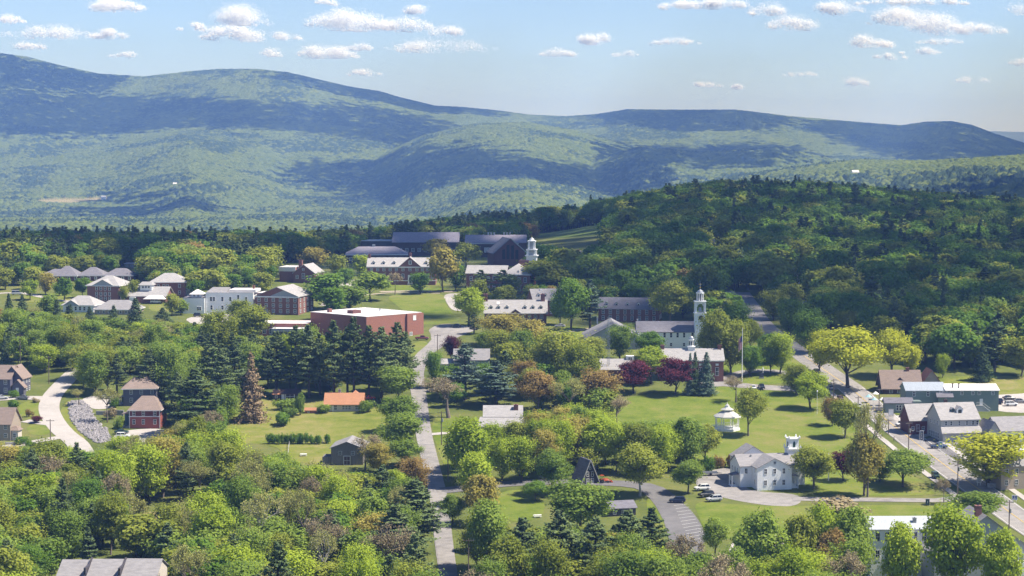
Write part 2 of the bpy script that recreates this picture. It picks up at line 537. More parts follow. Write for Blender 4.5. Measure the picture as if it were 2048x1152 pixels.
sheet('lawn', [(862, 832), (925, 830), (930, 900), (925, 960), (890, 940), (868, 880)], M_LAWN)
sheet('lawn', [(40, 590), (140, 585), (150, 604), (40, 606)], M_LAWN)
sheet('lawn', [(295, 607), (375, 600), (375, 622), (300, 625)], M_LAWN)
sheet('lawn', [(1100, 655), (1180, 652), (1180, 690), (1110, 690)], M_LAWN)
sheet('lawn', [(35, 805), (85, 800), (80, 835), (40, 840)], M_LAWN)
sheet('lawn', [(50, 850), (95, 848), (105, 868), (60, 872)], M_LAWN)
sheet('dry_clearing', [(262, 1030), (330, 1020), (420, 1025), (400, 1080), (280, 1085)], M_DRY)
sheet('grass_verge', [(115, 830), (135, 800), (150, 800), (140, 830), (160, 860), (175, 885), (160, 888), (135, 860)], M_MEADOW)

MAIN_ROAD = [(908, 1215), (897, 1152), (887, 1080), (878, 1000), (862, 930), (848, 870), (839, 800), (833, 745), (846, 712), (872, 690), (893, 668)]
ribbon('road', MAIN_ROAD, [4.6, 4.4, 4.8, 5.2, 5.2, 5.3, 5.4, 5.8, 6.4, 7.5, 9.0], M_ASPH)
STREET = [(2140, 1105), (2048, 1046), (1965, 985), (1895, 935), (1838, 892), (1795, 858), (1758, 828), (1728, 800), (1700, 776), (1668, 754), (1632, 729), (1602, 708), (1575, 690), (1545, 668), (1522, 648), (1508, 630), (1497, 612), (1478, 585)]
ribbon('street', STREET, 10.5, M_ASPH)
ribbon('sidewalk', STREET[:9], 2.0, M_CONC, 0.16, lateral=9.0)
ribbon('sidewalk', STREET[:8], 2.0, M_CONC, 0.16, lateral=-9.5)
ribbon('road_marking', STREET[:12], 0.28, M_YELLOW, 0.17)
ribbon('road_marking', STREET[:9], 0.2, M_PAINT, 0.17, lateral=4.7)
ribbon('road_marking', STREET[:9], 0.2, M_PAINT, 0.17, lateral=-4.7)
ribbon('road', [(1405, 512), (1418, 498), (1428, 485), (1440, 468), (1450, 455)], 9, M_CONC)
ribbon('road', [(1445, 762), (1490, 744), (1550, 743), (1610, 752), (1660, 757)], 5.5, M_ASPH)
ribbon('road', [(1400, 770), (1445, 768), (1500, 773), (1560, 777), (1630, 778), (1690, 772)], 8, M_ASPH)
sheet('parking_lot', [(855, 660), (880, 647), (925, 650), (960, 658), (930, 668), (905, 680), (880, 692), (862, 680), (862, 668)], M_ASPH)
sheet('parking_lot', [(885, 588), (925, 586), (940, 600), (930, 622), (905, 622), (893, 606)], M_CONC)
ribbon('path', [(760, 584), (830, 582), (900, 584), (960, 578)], 4.5, M_GRAVEL)
ribbon('path', [(708, 560), (694, 576), (676, 598), (660, 612)], 10, M_CONC)
ribbon('path', [(720, 592), (780, 586), (880, 587)], 2.5, M_GRAVEL)
ribbon('path', [(1100, 668), (1160, 660), (1185, 658)], 5, M_GRAVEL)
sheet('parking_lot', [(1388, 968), (1402, 948), (1440, 936), (1478, 938), (1482, 972), (1515, 984), (1600, 988), (1604, 1008), (1565, 1015), (1470, 1002), (1412, 985)], M_ASPH)
ribbon('driveway', [(1585, 998), (1660, 999), (1760, 1000), (1880, 1001), (1925, 996)], 5, M_ASPH)
ribbon('driveway', [(880, 982), (940, 976), (1000, 969), (1100, 964), (1200, 966), (1285, 972), (1325, 995), (1352, 1030), (1368, 1070), (1375, 1120)], [7, 7, 7, 7, 7, 8, 8, 8.5, 8.5, 8.5], M_ASPH2)
sheet('parking_lot', [(1338, 1000), (1362, 1002), (1395, 1035), (1414, 1075), (1405, 1092), (1385, 1092), (1370, 1060)], M_ASPH2, 0.13)
sheet('paved_court', [(1450, 1075), (1600, 1066), (1720, 1070), (1740, 1150), (1470, 1150)], M_CONC)
ribbon('road', [(175, 925), (155, 888), (128, 866), (108, 842), (98, 818), (104, 794), (124, 770), (146, 748), (158, 738)], 7.2, M_CONC)
ribbon('driveway', [(98, 797), (60, 796), (20, 797), (-30, 800)], 6, M_CONC)
ribbon('driveway', [(112, 850), (80, 846), (50, 842)], 4.5, M_CONC)
ribbon('driveway', [(120, 875), (80, 882), (40, 890), (-20, 897)], 4.5, M_CONC)
ribbon('driveway', [(862, 869), (885, 867), (912, 866)], 3.5, M_CONC)
ribbon('driveway', [(840, 785), (870, 778), (905, 775)], 3.5, M_ASPH)
sheet('parking_lot', [(160, 800), (180, 792), (228, 790), (242, 812), (200, 820), (175, 815)], M_CONC)
sheet('parking_lot', [(225, 872), (250, 860), (330, 856), (330, 872), (280, 888), (230, 888)], M_CONC)
sheet('parking_lot', [(365, 636), (450, 625), (500, 640), (500, 660), (400, 668), (385, 648)], M_CONC)
ribbon('path', [(-40, 590), (40, 586), (110, 600), (170, 605)], 4, M_CONC)
ribbon('path', [(285, 606), (330, 602), (375, 602)], 4, M_GRAVEL)
sheet('parking_lot', [(1840, 884), (1870, 872), (1960, 888), (2080, 895), (2080, 935), (1960, 930), (1895, 912)], M_ASPH2, 0.14)
sheet('parking_lot', [(1975, 788), (2090, 785), (2090, 828), (1965, 822)], M_CONC)
sheet('forecourt', [(1770, 828), (1850, 836), (1900, 850), (1870, 870), (1835, 878)], M_CONC, 0.13)
sheet('lawn', [(1765, 800), (1800, 812), (1850, 820), (1850, 835), (1800, 832), (1770, 818)], M_LAWN, 0.07)
sheet('parking_lot', [(1075, 532), (1080, 521), (1140, 519), (1140, 530)], M_ASPH)
# painted stalls in the curved car park
for k in range(13):
    t = k / 12
    a = P(1345 + 33 * t, 1006 + 76 * t); b = P(1372 + 40 * t, 1003 + 73 * t)
    n = (b - a).cross(Vector((0, 0, 1))).normalized() * 0.09
    sheet('stall_marking', [(a + n).to_2d()[:], (b + n).to_2d()[:], (b - n).to_2d()[:], (a - n).to_2d()[:]], M_PAINT, 0.19, 7, True, False)

# ---------------------------------------------------------------- tree shapes
def flakes(C, NRM, S, rng):
    n = len(C)
    NRM = NRM / (np.linalg.norm(NRM, axis=1, keepdims=True) + 1e-9)
    r = rng.normal(size=(n, 3))
    U = np.cross(NRM, r); U /= np.linalg.norm(U, axis=1, keepdims=True) + 1e-9
    V = np.cross(NRM, U)
    a = (S * rng.uniform(0.75, 1.25, n))[:, None]; b = (S * rng.uniform(0.5, 0.95, n))[:, None]
    return np.stack([C - U * a, C - V * b, C + U * a, C + V * b], 1).reshape(-1, 3)

def tube(V, F, a, b, ra, rb, n=5):
    a, b = Vector(a), Vector(b)
    d = (b - a).normalized()
    u = d.orthogonal().normalized(); v = d.cross(u)
    i0 = len(V)
    for p, r in ((a, ra), (b, rb)):
        for k in range(n):
            t = 2 * math.pi * k / n
            V.append(tuple(p + u * (math.cos(t) * r) + v * (math.sin(t) * r)))
    for k in range(n):
        F.append((i0 + k, i0 + (k + 1) % n, i0 + n + (k + 1) % n, i0 + n + k))

def quads_mesh(name, co, tubeV=None, tubeF=None):
    """Leaf quads (material slot 0) plus optional wood (slot 1)."""
    n = len(co) // 4
    V = co; nt_ = 0
    if tubeV:
        V = np.concatenate([co, np.array(tubeV)]) if n else np.array(tubeV)
        tf = np.array(tubeF) + n * 4; nt_ = len(tf)
    me = bpy.data.meshes.new(name)
    me.vertices.add(len(V)); me.vertices.foreach_set('co', V.astype(np.float32).reshape(-1))
    idx = np.arange(n * 4).reshape(-1, 4)
    if nt_:
        idx = np.concatenate([idx, tf])
    m = len(idx)
    me.loops.add(m * 4); me.loops.foreach_set('vertex_index', idx.astype(np.int32).reshape(-1))
    me.polygons.add(m)
    me.polygons.foreach_set('loop_start', np.arange(0, m * 4, 4, dtype=np.int32))
    me.polygons.foreach_set('loop_total', np.full(m, 4, np.int32))
    mi = np.zeros(m, np.int32); mi[n:] = 1
    me.materials.append(None); me.materials.append(None)
    me.polygons.foreach_set('material_index', mi)
    me.update(calc_edges=True)
    return me

def broad_crown(rng, n, leaf, style):
    H, W = 14.0, 10.0
    base = {'round': 0.24, 'tall': 0.2, 'spread': 0.34, 'open': 0.3}[style] * H
    nl = {'round': 40, 'tall': 38, 'spread': 36, 'open': 26}[style]
    C, R = [], []
    while len(C) < nl:
        p = rng.uniform(-1, 1, 3)
        if np.linalg.norm(p) > 1 or np.linalg.norm(p) < 0.3:
            continue
        zz = (p[2] * 0.5 + 0.5)
        taper = 1.0
        if style == 'tall':
            taper = 1.0 - 0.45 * zz
        if style == 'spread':
            taper = 0.72 + 0.45 * math.sin(math.pi * min(1, zz + 0.15))
        r = rng.uniform(0.09, 0.21) * W * (0.8 if style == 'open' else 1)
        c = np.array([p[0] * W * 0.40 * taper, p[1] * W * 0.40 * taper, base + r * 0.5 + zz * (H - base - r * 1.4)])
        C.append(c); R.append(r)
    C = np.array(C); R = np.array(R)
    w = R ** 2; w = w / w.sum()
    which = rng.choice(nl, n, p=w)
    d = rng.normal(size=(n, 3)); d[:, 2] = d[:, 2] * 0.9 + 0.25
    d /= np.linalg.norm(d, axis=1, keepdims=True)
    rr = R[which] * np.clip(rng.normal(0.86, 0.27, n), 0.1, 1.6)
    pos = C[which] + d * rr[:, None] * np.array([1.1, 1.1, 0.85])
    ctr = np.array([0, 0, base + (H - base) * 0.42])
    outw = pos - ctr; outw /= np.linalg.norm(outw, axis=1, keepdims=True)
    nrm = d * 0.7 + outw * 0.5 + rng.normal(scale=0.55, size=(n, 3)) + np.array([0, 0, 0.35])
    return flakes(pos, nrm, np.full(n, leaf), rng), C

def feather_crown(rng, n, leaf):
    """A loose spring crown: ascending branches, each carrying its own spray of leaves."""
    H, W = 14.0, 9.0
    pos, nrm, ends = [], [], []
    nb = 46
    wts = []
    segs = []
    lean = rng.normal(size=2) * 0.05
    for i in range(nb):
        t = (i + rng.random()) / nb
        z0 = H * (0.16 + 0.66 * t)
        az = i * 2.4 + rng.normal(0, 0.5)
        el = math.radians(rng.uniform(22, 48) + 34 * t)
        env = math.sin(math.pi * min(1.0, 0.22 + 0.74 * (1 - t))) ** 0.8
        L = W * 0.5 * env * rng.uniform(0.75, 1.3) + 0.9
        d = np.array([math.cos(az) * math.cos(el), math.sin(az) * math.cos(el), math.sin(el)])
        o = np.array([lean[0] * z0, lean[1] * z0, z0])
        L = min(L, (H * rng.uniform(0.97, 1.06) - z0) / max(0.2, d[2]))
        segs.append((o, d, L)); wts.append(L ** 1.5); ends.append(o + d * L * 0.8)
    wts = np.array(wts) / np.sum(wts)
    for (o, d, L), w in zip(segs, wts):
        k = max(6, int(n * w))
        s = rng.beta(1.9, 1.1, k) * L * 1.06
        spread = 0.22 + 0.20 * L * np.sqrt(np.clip(s / L, 0, 1)) * 0.62
        off = rng.normal(size=(k, 3)) * spread[:, None]
        q = o + d * s[:, None] + off
        q[:, 2] -= 0.10 * (s / L) ** 2 * L
        pos.append(q)
        nrm.append(off * 0.9 + rng.normal(scale=0.45, size=(k, 3)) + np.array([0, 0, 0.45]) + d * 0.25)
    pos = np.concatenate(pos); nrm = np.concatenate(nrm)
    return flakes(pos, nrm, np.full(len(pos), leaf), rng), np.array(ends)

def trunk_tubes(rng, H, W, lobes, r0=0.3, top=0.75):
    V, F = [], []
    p = Vector((0, 0, -0.6)); r = r0
    lean = Vector((rng.normal(0, 0.03), rng.normal(0, 0.03), 0))
    pts = [p]
    k = 6
    for i in range(k):
        q = p + Vector((0, 0, (H * top + 0.6) / k)) + lean * (H / k) + Vector((rng.normal(0, .1), rng.normal(0, .1), 0))
        tube(V, F, p, q, r, r * 0.82, 6)
        r *= 0.82; p = q; pts.append(p)
    for c in lobes:
        c = Vector(c)
        j = 1 + int(min(4, max(0, (c.z / H - 0.25) * 5)))
        a = pts[j]
        m = a.lerp(c, 0.55) + Vector((0, 0, -0.03 * H))
        tube(V, F, a, m, r0 * 0.38, r0 * 0.24, 4)
        tube(V, F, m, c, r0 * 0.24, r0 * 0.1, 4)
    return V, F

def pine_crown(rng, per, leaf, gap=0.2):
    H, W = 20.0, 9.0
    pos, nrm = [], []
    V, F = [], []
    tube(V, F, (0, 0, -0.8), (0, 0, H * 0.5), 0.34, 0.24, 6)
    tube(V, F, (0, 0, H * 0.5), (0.1, 0, H * 0.98), 0.24, 0.05, 5)
    z = H * 0.2
    while z < H * 0.985:
        t = (z / H - 0.2) / 0.8
        prof = (1 - t ** 1.7) * (0.62 + 0.38 * min(1, t * 4))
        k = rng.integers(4, 7)
        a0 = rng.uniform(0, 6.28)
        for j in range(k):
            if rng.random() < gap * (1.3 - t):
                continue
            az = a0 + 6.28 * j / k + rng.normal(0, 0.25)
            Lb = max(0.5, W * 0.5 * prof * rng.uniform(0.6, 1.15))
            rise = rng.uniform(0.0, 0.22) + 0.5 * t * t
            dirv = np.array([math.cos(az), math.sin(az), rise])
            side = np.array([-math.sin(az), math.cos(az), 0])
            nn = max(8, int(per * (0.25 + Lb / 4.0)))
            s = rng.beta(2.2, 1.3, nn) * Lb
            wid = 0.30 * Lb * np.sqrt(np.clip(s / Lb * (1.25 - s / Lb) * 2.2, 0.02, 1))
            lat = rng.normal(size=nn) * wid * 0.65
            up = rng.normal(size=nn) * 0.16 + 0.10 * (s / Lb) ** 2 * Lb * 0.6
            q = np.array([0, 0, z]) + dirv * s[:, None] + side * lat[:, None]
            q[:, 2] += up
            pos.append(q)
            nrm.append(rng.normal(scale=0.5, size=(nn, 3)) + np.array([0, 0, 0.75]) + dirv * 0.4)
            if Lb > 1.2:
                tube(V, F, (0, 0, z), tuple(np.array([0, 0, z]) + dirv * Lb * 0.8), 0.07, 0.03, 3)
        z += rng.uniform(0.85, 1.25) * (0.72 + 0.5 * (1 - t))
    pos = np.concatenate(pos); nrm = np.concatenate(nrm)
    return flakes(pos, nrm, np.full(len(pos), leaf), rng), V, F

def spruce_crown(rng, per, leaf, droop=0.25):
    H, W = 16.0, 6.0
    pos, nrm = [], []
    z = H * 0.06
    while z < H * 0.99:
        t = z / H
        Lz = W * 0.5 * (1 - t) ** 0.85 * rng.uniform(0.85, 1.1) + 0.12
        k = max(4, int(11 * (1 - t) + 3))
        for j in range(k):
            az = 6.28 * (j + rng.random()) / k
            Lb = Lz * rng.uniform(0.5, 1.15)
            dirv = np.array([math.cos(az), math.sin(az), -droop + 0.5 * t])
            side = np.array([-math.sin(az), math.cos(az), 0])
            nn = max(4, int(per * (0.25 + Lb / 2.4)))
            s = rng.beta(2.0, 1.0, nn) * Lb
            lat = rng.normal(size=nn) * (0.10 + 0.18 * (Lb - s) + 0.08 * s)
            q = np.array([0, 0, z]) + dirv * s[:, None] + side * lat[:, None]
            q[:, 2] += rng.normal(size=nn) * 0.22 + rng.normal() * 0.2
            pos.append(q)
            nrm.append(rng.normal(scale=0.45, size=(nn, 3)) + np.array([0, 0, 0.55]) + dirv * 0.7)
        z += 0.40 * (0.65 + 0.5 * (1 - t))
    pos = np.concatenate(pos); nrm = np.concatenate(nrm)
    V, F = [], []
    tube(V, F, (0, 0, -0.6), (0, 0, H * 0.97), 0.22, 0.03, 6)
    return flakes(pos, nrm, np.full(len(pos), leaf), rng), V, F

def bare_crown(rng, nleaf, leaf, depth=5):
    """A budding tree: fine spreading twigs with a thin veil of buds."""
    H, W = 14.0, 10.0
    V, F = [], []
    tips = []
    def grow(p, d, l, r, lev):
        q = p + d * l
        tube(V, F, p, q, r, r * 0.68, 4 if lev < 2 else 3)
        if lev > 0:
            tips.append((p.lerp(q, rng.random()), d)); tips.append((q, d))
        if lev >= depth or r < 0.012:
            return
        for _ in range(3 if lev > 0 else 7):
            ax = Vector(rng.normal(size=3)).normalized()
            nd = (d + ax * (0.66 if lev else 0.95)).normalized()
            nd.z = nd.z * 0.9 + 0.16
            grow(q, nd.normalized(), l * rng.uniform(0.6, 0.85), r * 0.58, lev + 1)
    p0 = Vector((0, 0, -0.5)); p1 = Vector((rng.normal(0, .15), rng.normal(0, .15), 2.4))
    tube(V, F, p0, p1, 0.27, 0.2, 6)
    grow(p1, Vector((0, 0, 1)), 2.2, 0.17, 0)
    Va = np.array(V)
    sx = W * 0.5 / np.percentile(np.hypot(Va[:, 0], Va[:, 1]), 97); sz = H / Va[:, 2].max()
    T = np.array([t[0] for t in tips])
    which = rng.integers(0, len(T), nleaf)
    pos = T[which] + rng.normal(scale=0.22, size=(nleaf, 3))
    for A in (Va, pos):
        A[:, :2] *= sx; A[:, 2] *= np.where(A[:, 2] > 0, sz, 1)
    return flakes(pos, rng.normal(size=(nleaf, 3)) + np.array([0, 0, .4]), np.full(nleaf, leaf), rng), [tuple(v) for v in Va], F

def shrub_crown(rng, n, leaf):
    C = rng.normal(size=(9, 3)) * np.array([0.75, 0.75, 0.28]) + np.array([0, 0, 1.0])
    which = rng.integers(0, 9, n)
    d = rng.normal(size=(n, 3)); d /= np.linalg.norm(d, axis=1, keepdims=True)
    pos = C[which] + d * rng.uniform(0.55, 0.95, n)[:, None] * np.array([1, 1, .8])
    pos[:, 2] = np.abs(pos[:, 2])
    nrm = d + rng.normal(scale=0.4, size=(n, 3)) + np.array([0, 0, .3])
    V, F = [], []
    for k in range(5):
        a = 6.28 * k / 5
        tube(V, F, (0.1 * math.cos(a), 0.1 * math.sin(a), -0.2), (0.7 * math.cos(a), 0.7 * math.sin(a), 1.2), 0.05, 0.02, 4)
    return flakes(pos, nrm, np.full(n, leaf), rng), V, F

SHAPE = {}      # shape -> list of (crown mesh, trunk mesh or None, joined mesh, natural height, natural width)
def add_shape(key, co, V, F, H, W):
    # normalise the spread so that the given width is what shows
    a = np.percentile(np.abs(co[:, 0]), 98) + np.percentile(np.abs(co[:, 1]), 98)
    SHAPE.setdefault(key, []).append((quads_mesh('crown', co), quads_mesh('trunk', np.zeros((0, 3)), V, F), quads_mesh('tree', co, V, F), np.percentile(co[:, 2], 99.5), a))
def _sd(s):
    return np.random.default_rng(s)
for lod, nb, lf in (('hi', 10500, 0.25), ('mid', 3000, 0.45), ('lo', 420, 1.0)):
    for si, st in enumerate(('round', 'round', 'tall', 'feather', 'spread', 'feather', 'feather', 'feather')):
        r = _sd(100 + si)
        if st == 'feather':
            co, lob = feather_crown(r, nb, lf * 0.92)
            lob = lob[::3]
        else:
            co, lob = broad_crown(r, nb, lf, st)
        V, F = trunk_tubes(r, 14, 10, lob[:14])
        add_shape(('broad_' + lod), co, V, F, 14, 10)
    for si in range(4 if lod != 'lo' else 2):
        r = _sd(200 + si)
        co, V, F = pine_crown(r, {'hi': 95, 'mid': 34, 'lo': 8}[lod], {'hi': 0.25, 'mid': 0.42, 'lo': 0.85}[lod], 0.1 + 0.08 * si)
        add_shape('pine_' + lod, co, V, F, 20, 9)
    for si in range(3 if lod != 'lo' else 2):
        r = _sd(300 + si)
        co, V, F = spruce_crown(r, {'hi': 20, 'mid': 8, 'lo': 3}[lod], {'hi': 0.2, 'mid': 0.34, 'lo': 0.7}[lod], 0.15 + 0.1 * si)
        add_shape('spruce_' + lod, co, V, F, 16, 6)
    if lod != 'lo':
        for si in range(3):
            r = _sd(400 + si)
            co, V, F = bare_crown(r, {'hi': 2600, 'mid': 1100}[lod], {'hi': 0.17, 'mid': 0.3}[lod], 5 if lod == 'hi' else 4)
            add_shape('bare_' + lod, co, V, F, 14, 10)
for si in range(3):
    r = _sd(450 + si)
    co, V, F = shrub_crown(r, 1100, 0.17)
    add_shape('shrub_hi', co, V, F, 2, 3)

LEAF = {
    'maple': leaf_mat('bright_green_leaves', (0.074, 0.114, 0.020), (0.158, 0.204, 0.038)),
    'lime': leaf_mat('yellow_green_leaves', (0.118, 0.162, 0.016), (0.225, 0.268, 0.032)),
    'yellow': leaf_mat('yellow_leaves', (0.180, 0.198, 0.018), (0.300, 0.300, 0.034)),
    'olive': leaf_mat('olive_leaves', (0.092, 0.115, 0.018), (0.190, 0.205, 0.036)),
    'gold': leaf_mat('golden_leaves', (0.150, 0.135, 0.030), (0.250, 0.215, 0.055)),
    'rust': leaf_mat('rusty_leaves', (0.130, 0.092, 0.030), (0.210, 0.150, 0.055)),
    'green': leaf_mat('mid_green_leaves', (0.050, 0.095, 0.014), (0.105, 0.165, 0.026)),
    'copper': leaf_mat('copper_leaves', (0.026, 0.008, 0.012), (0.075, 0.020, 0.026), 0.2),
    'pine': leaf_mat('pine_needles', (0.036, 0.056, 0.022), (0.092, 0.118, 0.046), 0.12),
    'spruce': leaf_mat('spruce_needles', (0.028, 0.046, 0.020), (0.066, 0.090, 0.038), 0.1),
    'blue': leaf_mat('blue_green_needles', (0.042, 0.066, 0.046), (0.088, 0.118, 0.082), 0.1),
    'brown': leaf_mat('browned_needles', (0.085, 0.062, 0.036), (0.160, 0.118, 0.070), 0.1),
    'bud': leaf_mat('brown_buds', (0.130, 0.105, 0.060), (0.230, 0.190, 0.110), 0.2),
    'budgreen': leaf_mat('pale_green_buds', (0.140, 0.145, 0.040), (0.230, 0.225, 0.075), 0.3),
}
M_BARK = mat('grey_bark', (0.16, 0.13, 0.105), 0.95, 0.3, 3.0)
M_BARKD = mat('dark_bark', (0.075, 0.058, 0.045), 0.95, 0.3, 3.0)
M_BIRCH = mat('pale_bark', (0.42, 0.39, 0.35), 0.9, 0.35, 3.0)

KIND = {   # kind -> shape family, leaf colour, bark, plain name, words used in labels
    'maple': ('broad', 'maple', M_BARKD, 'broadleaf_tree', 'bright green leafy tree'),
    'lime': ('broad', 'lime', M_BARKD, 'broadleaf_tree', 'yellow-green leafy tree'),
    'yellow': ('broad', 'yellow', M_BARKD, 'broadleaf_tree', 'vivid yellow leafy tree'),
    'olive': ('broad', 'olive', M_BARK, 'broadleaf_tree', 'olive leafy tree'),
    'gold': ('broad', 'gold', M_BARK, 'broadleaf_tree', 'golden brown leafy tree'),
    'rust': ('broad', 'rust', M_BARK, 'broadleaf_tree', 'rusty red leafy tree'),
    'green': ('broad', 'green', M_BARKD, 'broadleaf_tree', 'deep green leafy tree'),
    'copper': ('broad', 'copper', M_BARKD, 'broadleaf_tree', 'dark purple leafy tree'),
    'pine': ('pine', 'pine', M_BARKD, 'pine_tree', 'dark green pine'),
    'bluepine': ('pine', 'blue', M_BARKD, 'pine_tree', 'blue-green pine'),
    'spruce': ('spruce', 'spruce', M_BARKD, 'spruce_tree', 'dark pointed spruce'),
    'bluespruce': ('spruce', 'blue', M_BARKD, 'spruce_tree', 'blue-green pointed spruce'),
    'brownspruce': ('spruce', 'brown', M_BARKD, 'spruce_tree', 'browned pointed spruce'),
    'bare': ('bare', 'bud', M_BARK, 'budding_tree', 'grey-brown nearly bare tree'),
    'budding': ('bare', 'budgreen', M_BARK, 'budding_tree', 'thin pale green budding tree'),
    'birch': ('bare', 'budgreen', M_BIRCH, 'budding_tree', 'pale barked budding tree'),
    'whitebark': ('broad', 'olive', M_BIRCH, 'broadleaf_tree', 'white-barked olive tree'),
    'shrub': ('shrub', 'maple', M_BARKD, 'shrub', 'rounded bright green shrub'),
    'darkshrub': ('shrub', 'green', M_BARKD, 'shrub', 'rounded dark green shrub'),
    'brownshrub': ('shrub', 'bud', M_BARK, 'shrub', 'brownish twiggy shrub'),
    'redshrub': ('shrub', 'rust', M_BARK, 'shrub', 'reddish rounded shrub'),
}
TREES = []     # (object, image x, image y of base, image y of top, kind) for placing and labels
def put_tree(kind, base, hm, wm, label=None, rz=None, var=None, group=None, shape=None, cat=None):
    fam, leaf, bark, nm, words = KIND[kind]
    d = base.y
    lod = 'hi' if (d < 880 or fam == 'shrub') else 'mid'
    L_ = SHAPE[fam + '_' + lod]
    if shape is None and fam == 'broad':
        shape = RNG.choice([0, 2, 3, 3, 4, 5, 5, 6, 7])
    crown, trunk, joined, H0, W0 = L_[(shape if shape is not None else RNG.randrange(99)) % len(L_)]
    rz = RNG.uniform(0, 6.28) if rz is None else rz
    sc = (wm / W0, wm / W0, hm / H0)
    def mk(n, me, mats):
        o = bpy.data.objects.new(n, me); COL.objects.link(o)
        for i, m in enumerate(mats):
            o.material_slots[i].link = 'OBJECT'; o.material_slots[i].material = m
        return o
    if lod == 'hi' and fam != 'shrub':
        e = bpy.data.objects.new(nm, None); COL.objects.link(e)
        c = mk('crown', crown, (LEAF[leaf], bark)); t = mk('trunk', trunk, (LEAF[leaf], bark))
        c.parent = e; t.parent = e
    else:
        e = mk(nm, joined, (LEAF[leaf], bark))
    e.location = base; e.scale = sc; e.rotation_euler = (0, 0, rz)
    e['category'] = cat or ('shrub' if fam == 'shrub' else 'tree')
    if label:
        e['label'] = label
    if group:
        e['group'] = group
    px, pb = PROJ(base); pt = PROJ(base + Vector((0, 0, hm)))[1]
    TREES.append([e, px, pb, pt, kind])
    return e

def tree(kind, x, ytop, ybase, w, label=None, shape=None, **kw):
    """Tree by its picture: column, rows of top and foot, width in pixels of the photograph."""
    b = P(x, ybase)
    s = SCL(b)
    return put_tree(kind, b, (ybase - ytop) / s, w / s, label, shape=shape, **kw)
# ---------------------------------------------------------------- mesh builder for buildings
class MB:
    def __init__(s):
        s.v, s.f, s.m, s.mats = [], [], [], []
    def mi(s, m):
        if m not in s.mats:
            s.mats.append(m)
        return s.mats.index(m)
    def poly(s, pts, m):
        i = len(s.v); s.v += [tuple(p) for p in pts]
        s.f.append(tuple(range(i, i + len(pts)))); s.m.append(s.mi(m))
    def hull(s, bot, top, m, cap=True):
        """Closed prism between two rings with the same count (bottom ring counter-clockwise from above)."""
        n = len(bot); i = len(s.v); s.v += [tuple(p) for p in bot] + [tuple(p) for p in top]; k = s.mi(m)
        for a in range(n):
            b = (a + 1) % n
            s.f.append((i + a, i + b, i + n + b, i + n + a)); s.m.append(k)
        if cap:
            s.f.append(tuple(i + n + a for a in range(n))); s.m.append(k)
            s.f.append(tuple(i + n - 1 - a for a in range(n))); s.m.append(k)
    def box(s, x0, x1, y0, y1, z0, z1, m):
        s.hull([(x0, y0, z0), (x1, y0, z0), (x1, y1, z0), (x0, y1, z0)], [(x0, y0, z1), (x1, y0, z1), (x1, y1, z1), (x0, y1, z1)], m)
    def cyl(s, x, y, z0, z1, r0, r1, m, n=12, ph=0.0):
        ring = lambda r, z: [(x + r * math.cos(ph + 6.28318 * k / n), y + r * math.sin(ph + 6.28318 * k / n), z) for k in range(n)]
        s.hull(ring(r0, z0), ring(max(r1, 1e-3), z1), m)
    def bar(s, a, b, r, m, n=6):
        V, F = [], []
        tube(V, F, a, b, r, r, n)
        i = len(s.v); s.v += V
        for q in F:
            s.f.append(tuple(i + t for t in q)); s.m.append(s.mi(m))
        s.f.append(tuple(i + n - 1 - t for t in range(n))); s.m.append(s.mi(m))
        s.f.append(tuple(i + n + t for t in range(n))); s.m.append(s.mi(m))
    def make(s, name, parent=None, k=1.0, smooth=False):
        v = np.array(s.v) * k
        return link_mesh(name, v, s.f, s.mats, parent, s.m, smooth)

M_GLASS = mat('dark_window_glass', (0.030, 0.036, 0.045), 0.12, 0.2, 1.0)
M_WHITE = mat('white_paint', (0.80, 0.79, 0.77), 0.6, 0.05, 0.4)
M_WSIDE = mat('white_clapboard', (0.80, 0.80, 0.79), 0.65, 0.05, 3.0, stretch=(0.05, 0.05, 3.0))
M_BRICK = mat('red_brick', (0.225, 0.102, 0.080), 0.9, 0.22, 2.5, stretch=(0.7, 0.7, 2.2))
M_BRICKD = mat('dark_brick', (0.150, 0.062, 0.055), 0.9, 0.22, 2.5, stretch=(0.7, 0.7, 2.2))
M_BRICKO = mat('orange_brick', (0.300, 0.125, 0.090), 0.9, 0.14, 1.5, stretch=(0.7, 0.7, 2.2))
M_SLATE = mat('grey_shingles', (0.260, 0.245, 0.245), 0.9, 0.16, 1.2, stretch=(0.5, 0.5, 2.5))
M_SLATEL = mat('light_grey_shingles', (0.340, 0.320, 0.310), 0.9, 0.14, 1.2, stretch=(0.5, 0.5, 2.5))
M_SLATED = mat('dark_grey_shingles', (0.170, 0.160, 0.180), 0.9, 0.18, 1.2, stretch=(0.5, 0.5, 2.5))
M_SLATEV = mat('violet_grey_shingles', (0.250, 0.225, 0.260), 0.9, 0.16, 1.2, stretch=(0.5, 0.5, 2.5))
M_BROWNR = mat('brown_shingles', (0.235, 0.175, 0.145), 0.9, 0.14, 1.2, stretch=(0.5, 0.5, 2.5))
M_ORANGER = mat('orange_shingles', (0.400, 0.185, 0.095), 0.85, 0.10, 1.2, stretch=(0.5, 0.5, 2.5))
M_REDR = mat('rusty_red_shingles', (0.270, 0.110, 0.080), 0.9, 0.14, 1.2)
M_MEMB = mat('white_roof_membrane', (0.70, 0.66, 0.63), 0.8, 0.08, 0.2)
M_METALR = mat('pale_ribbed_metal', (0.48, 0.50, 0.52), 0.45, 0.14, 3.5, stretch=(3.0, 0.15, 0.15), metal=0.2)
M_DARKW = mat('dark_cladding', (0.060, 0.052, 0.060), 0.8, 0.15, 1.5)
M_BROWNW = mat('dark_brown_wall', (0.085, 0.050, 0.045), 0.85, 0.2, 1.5)
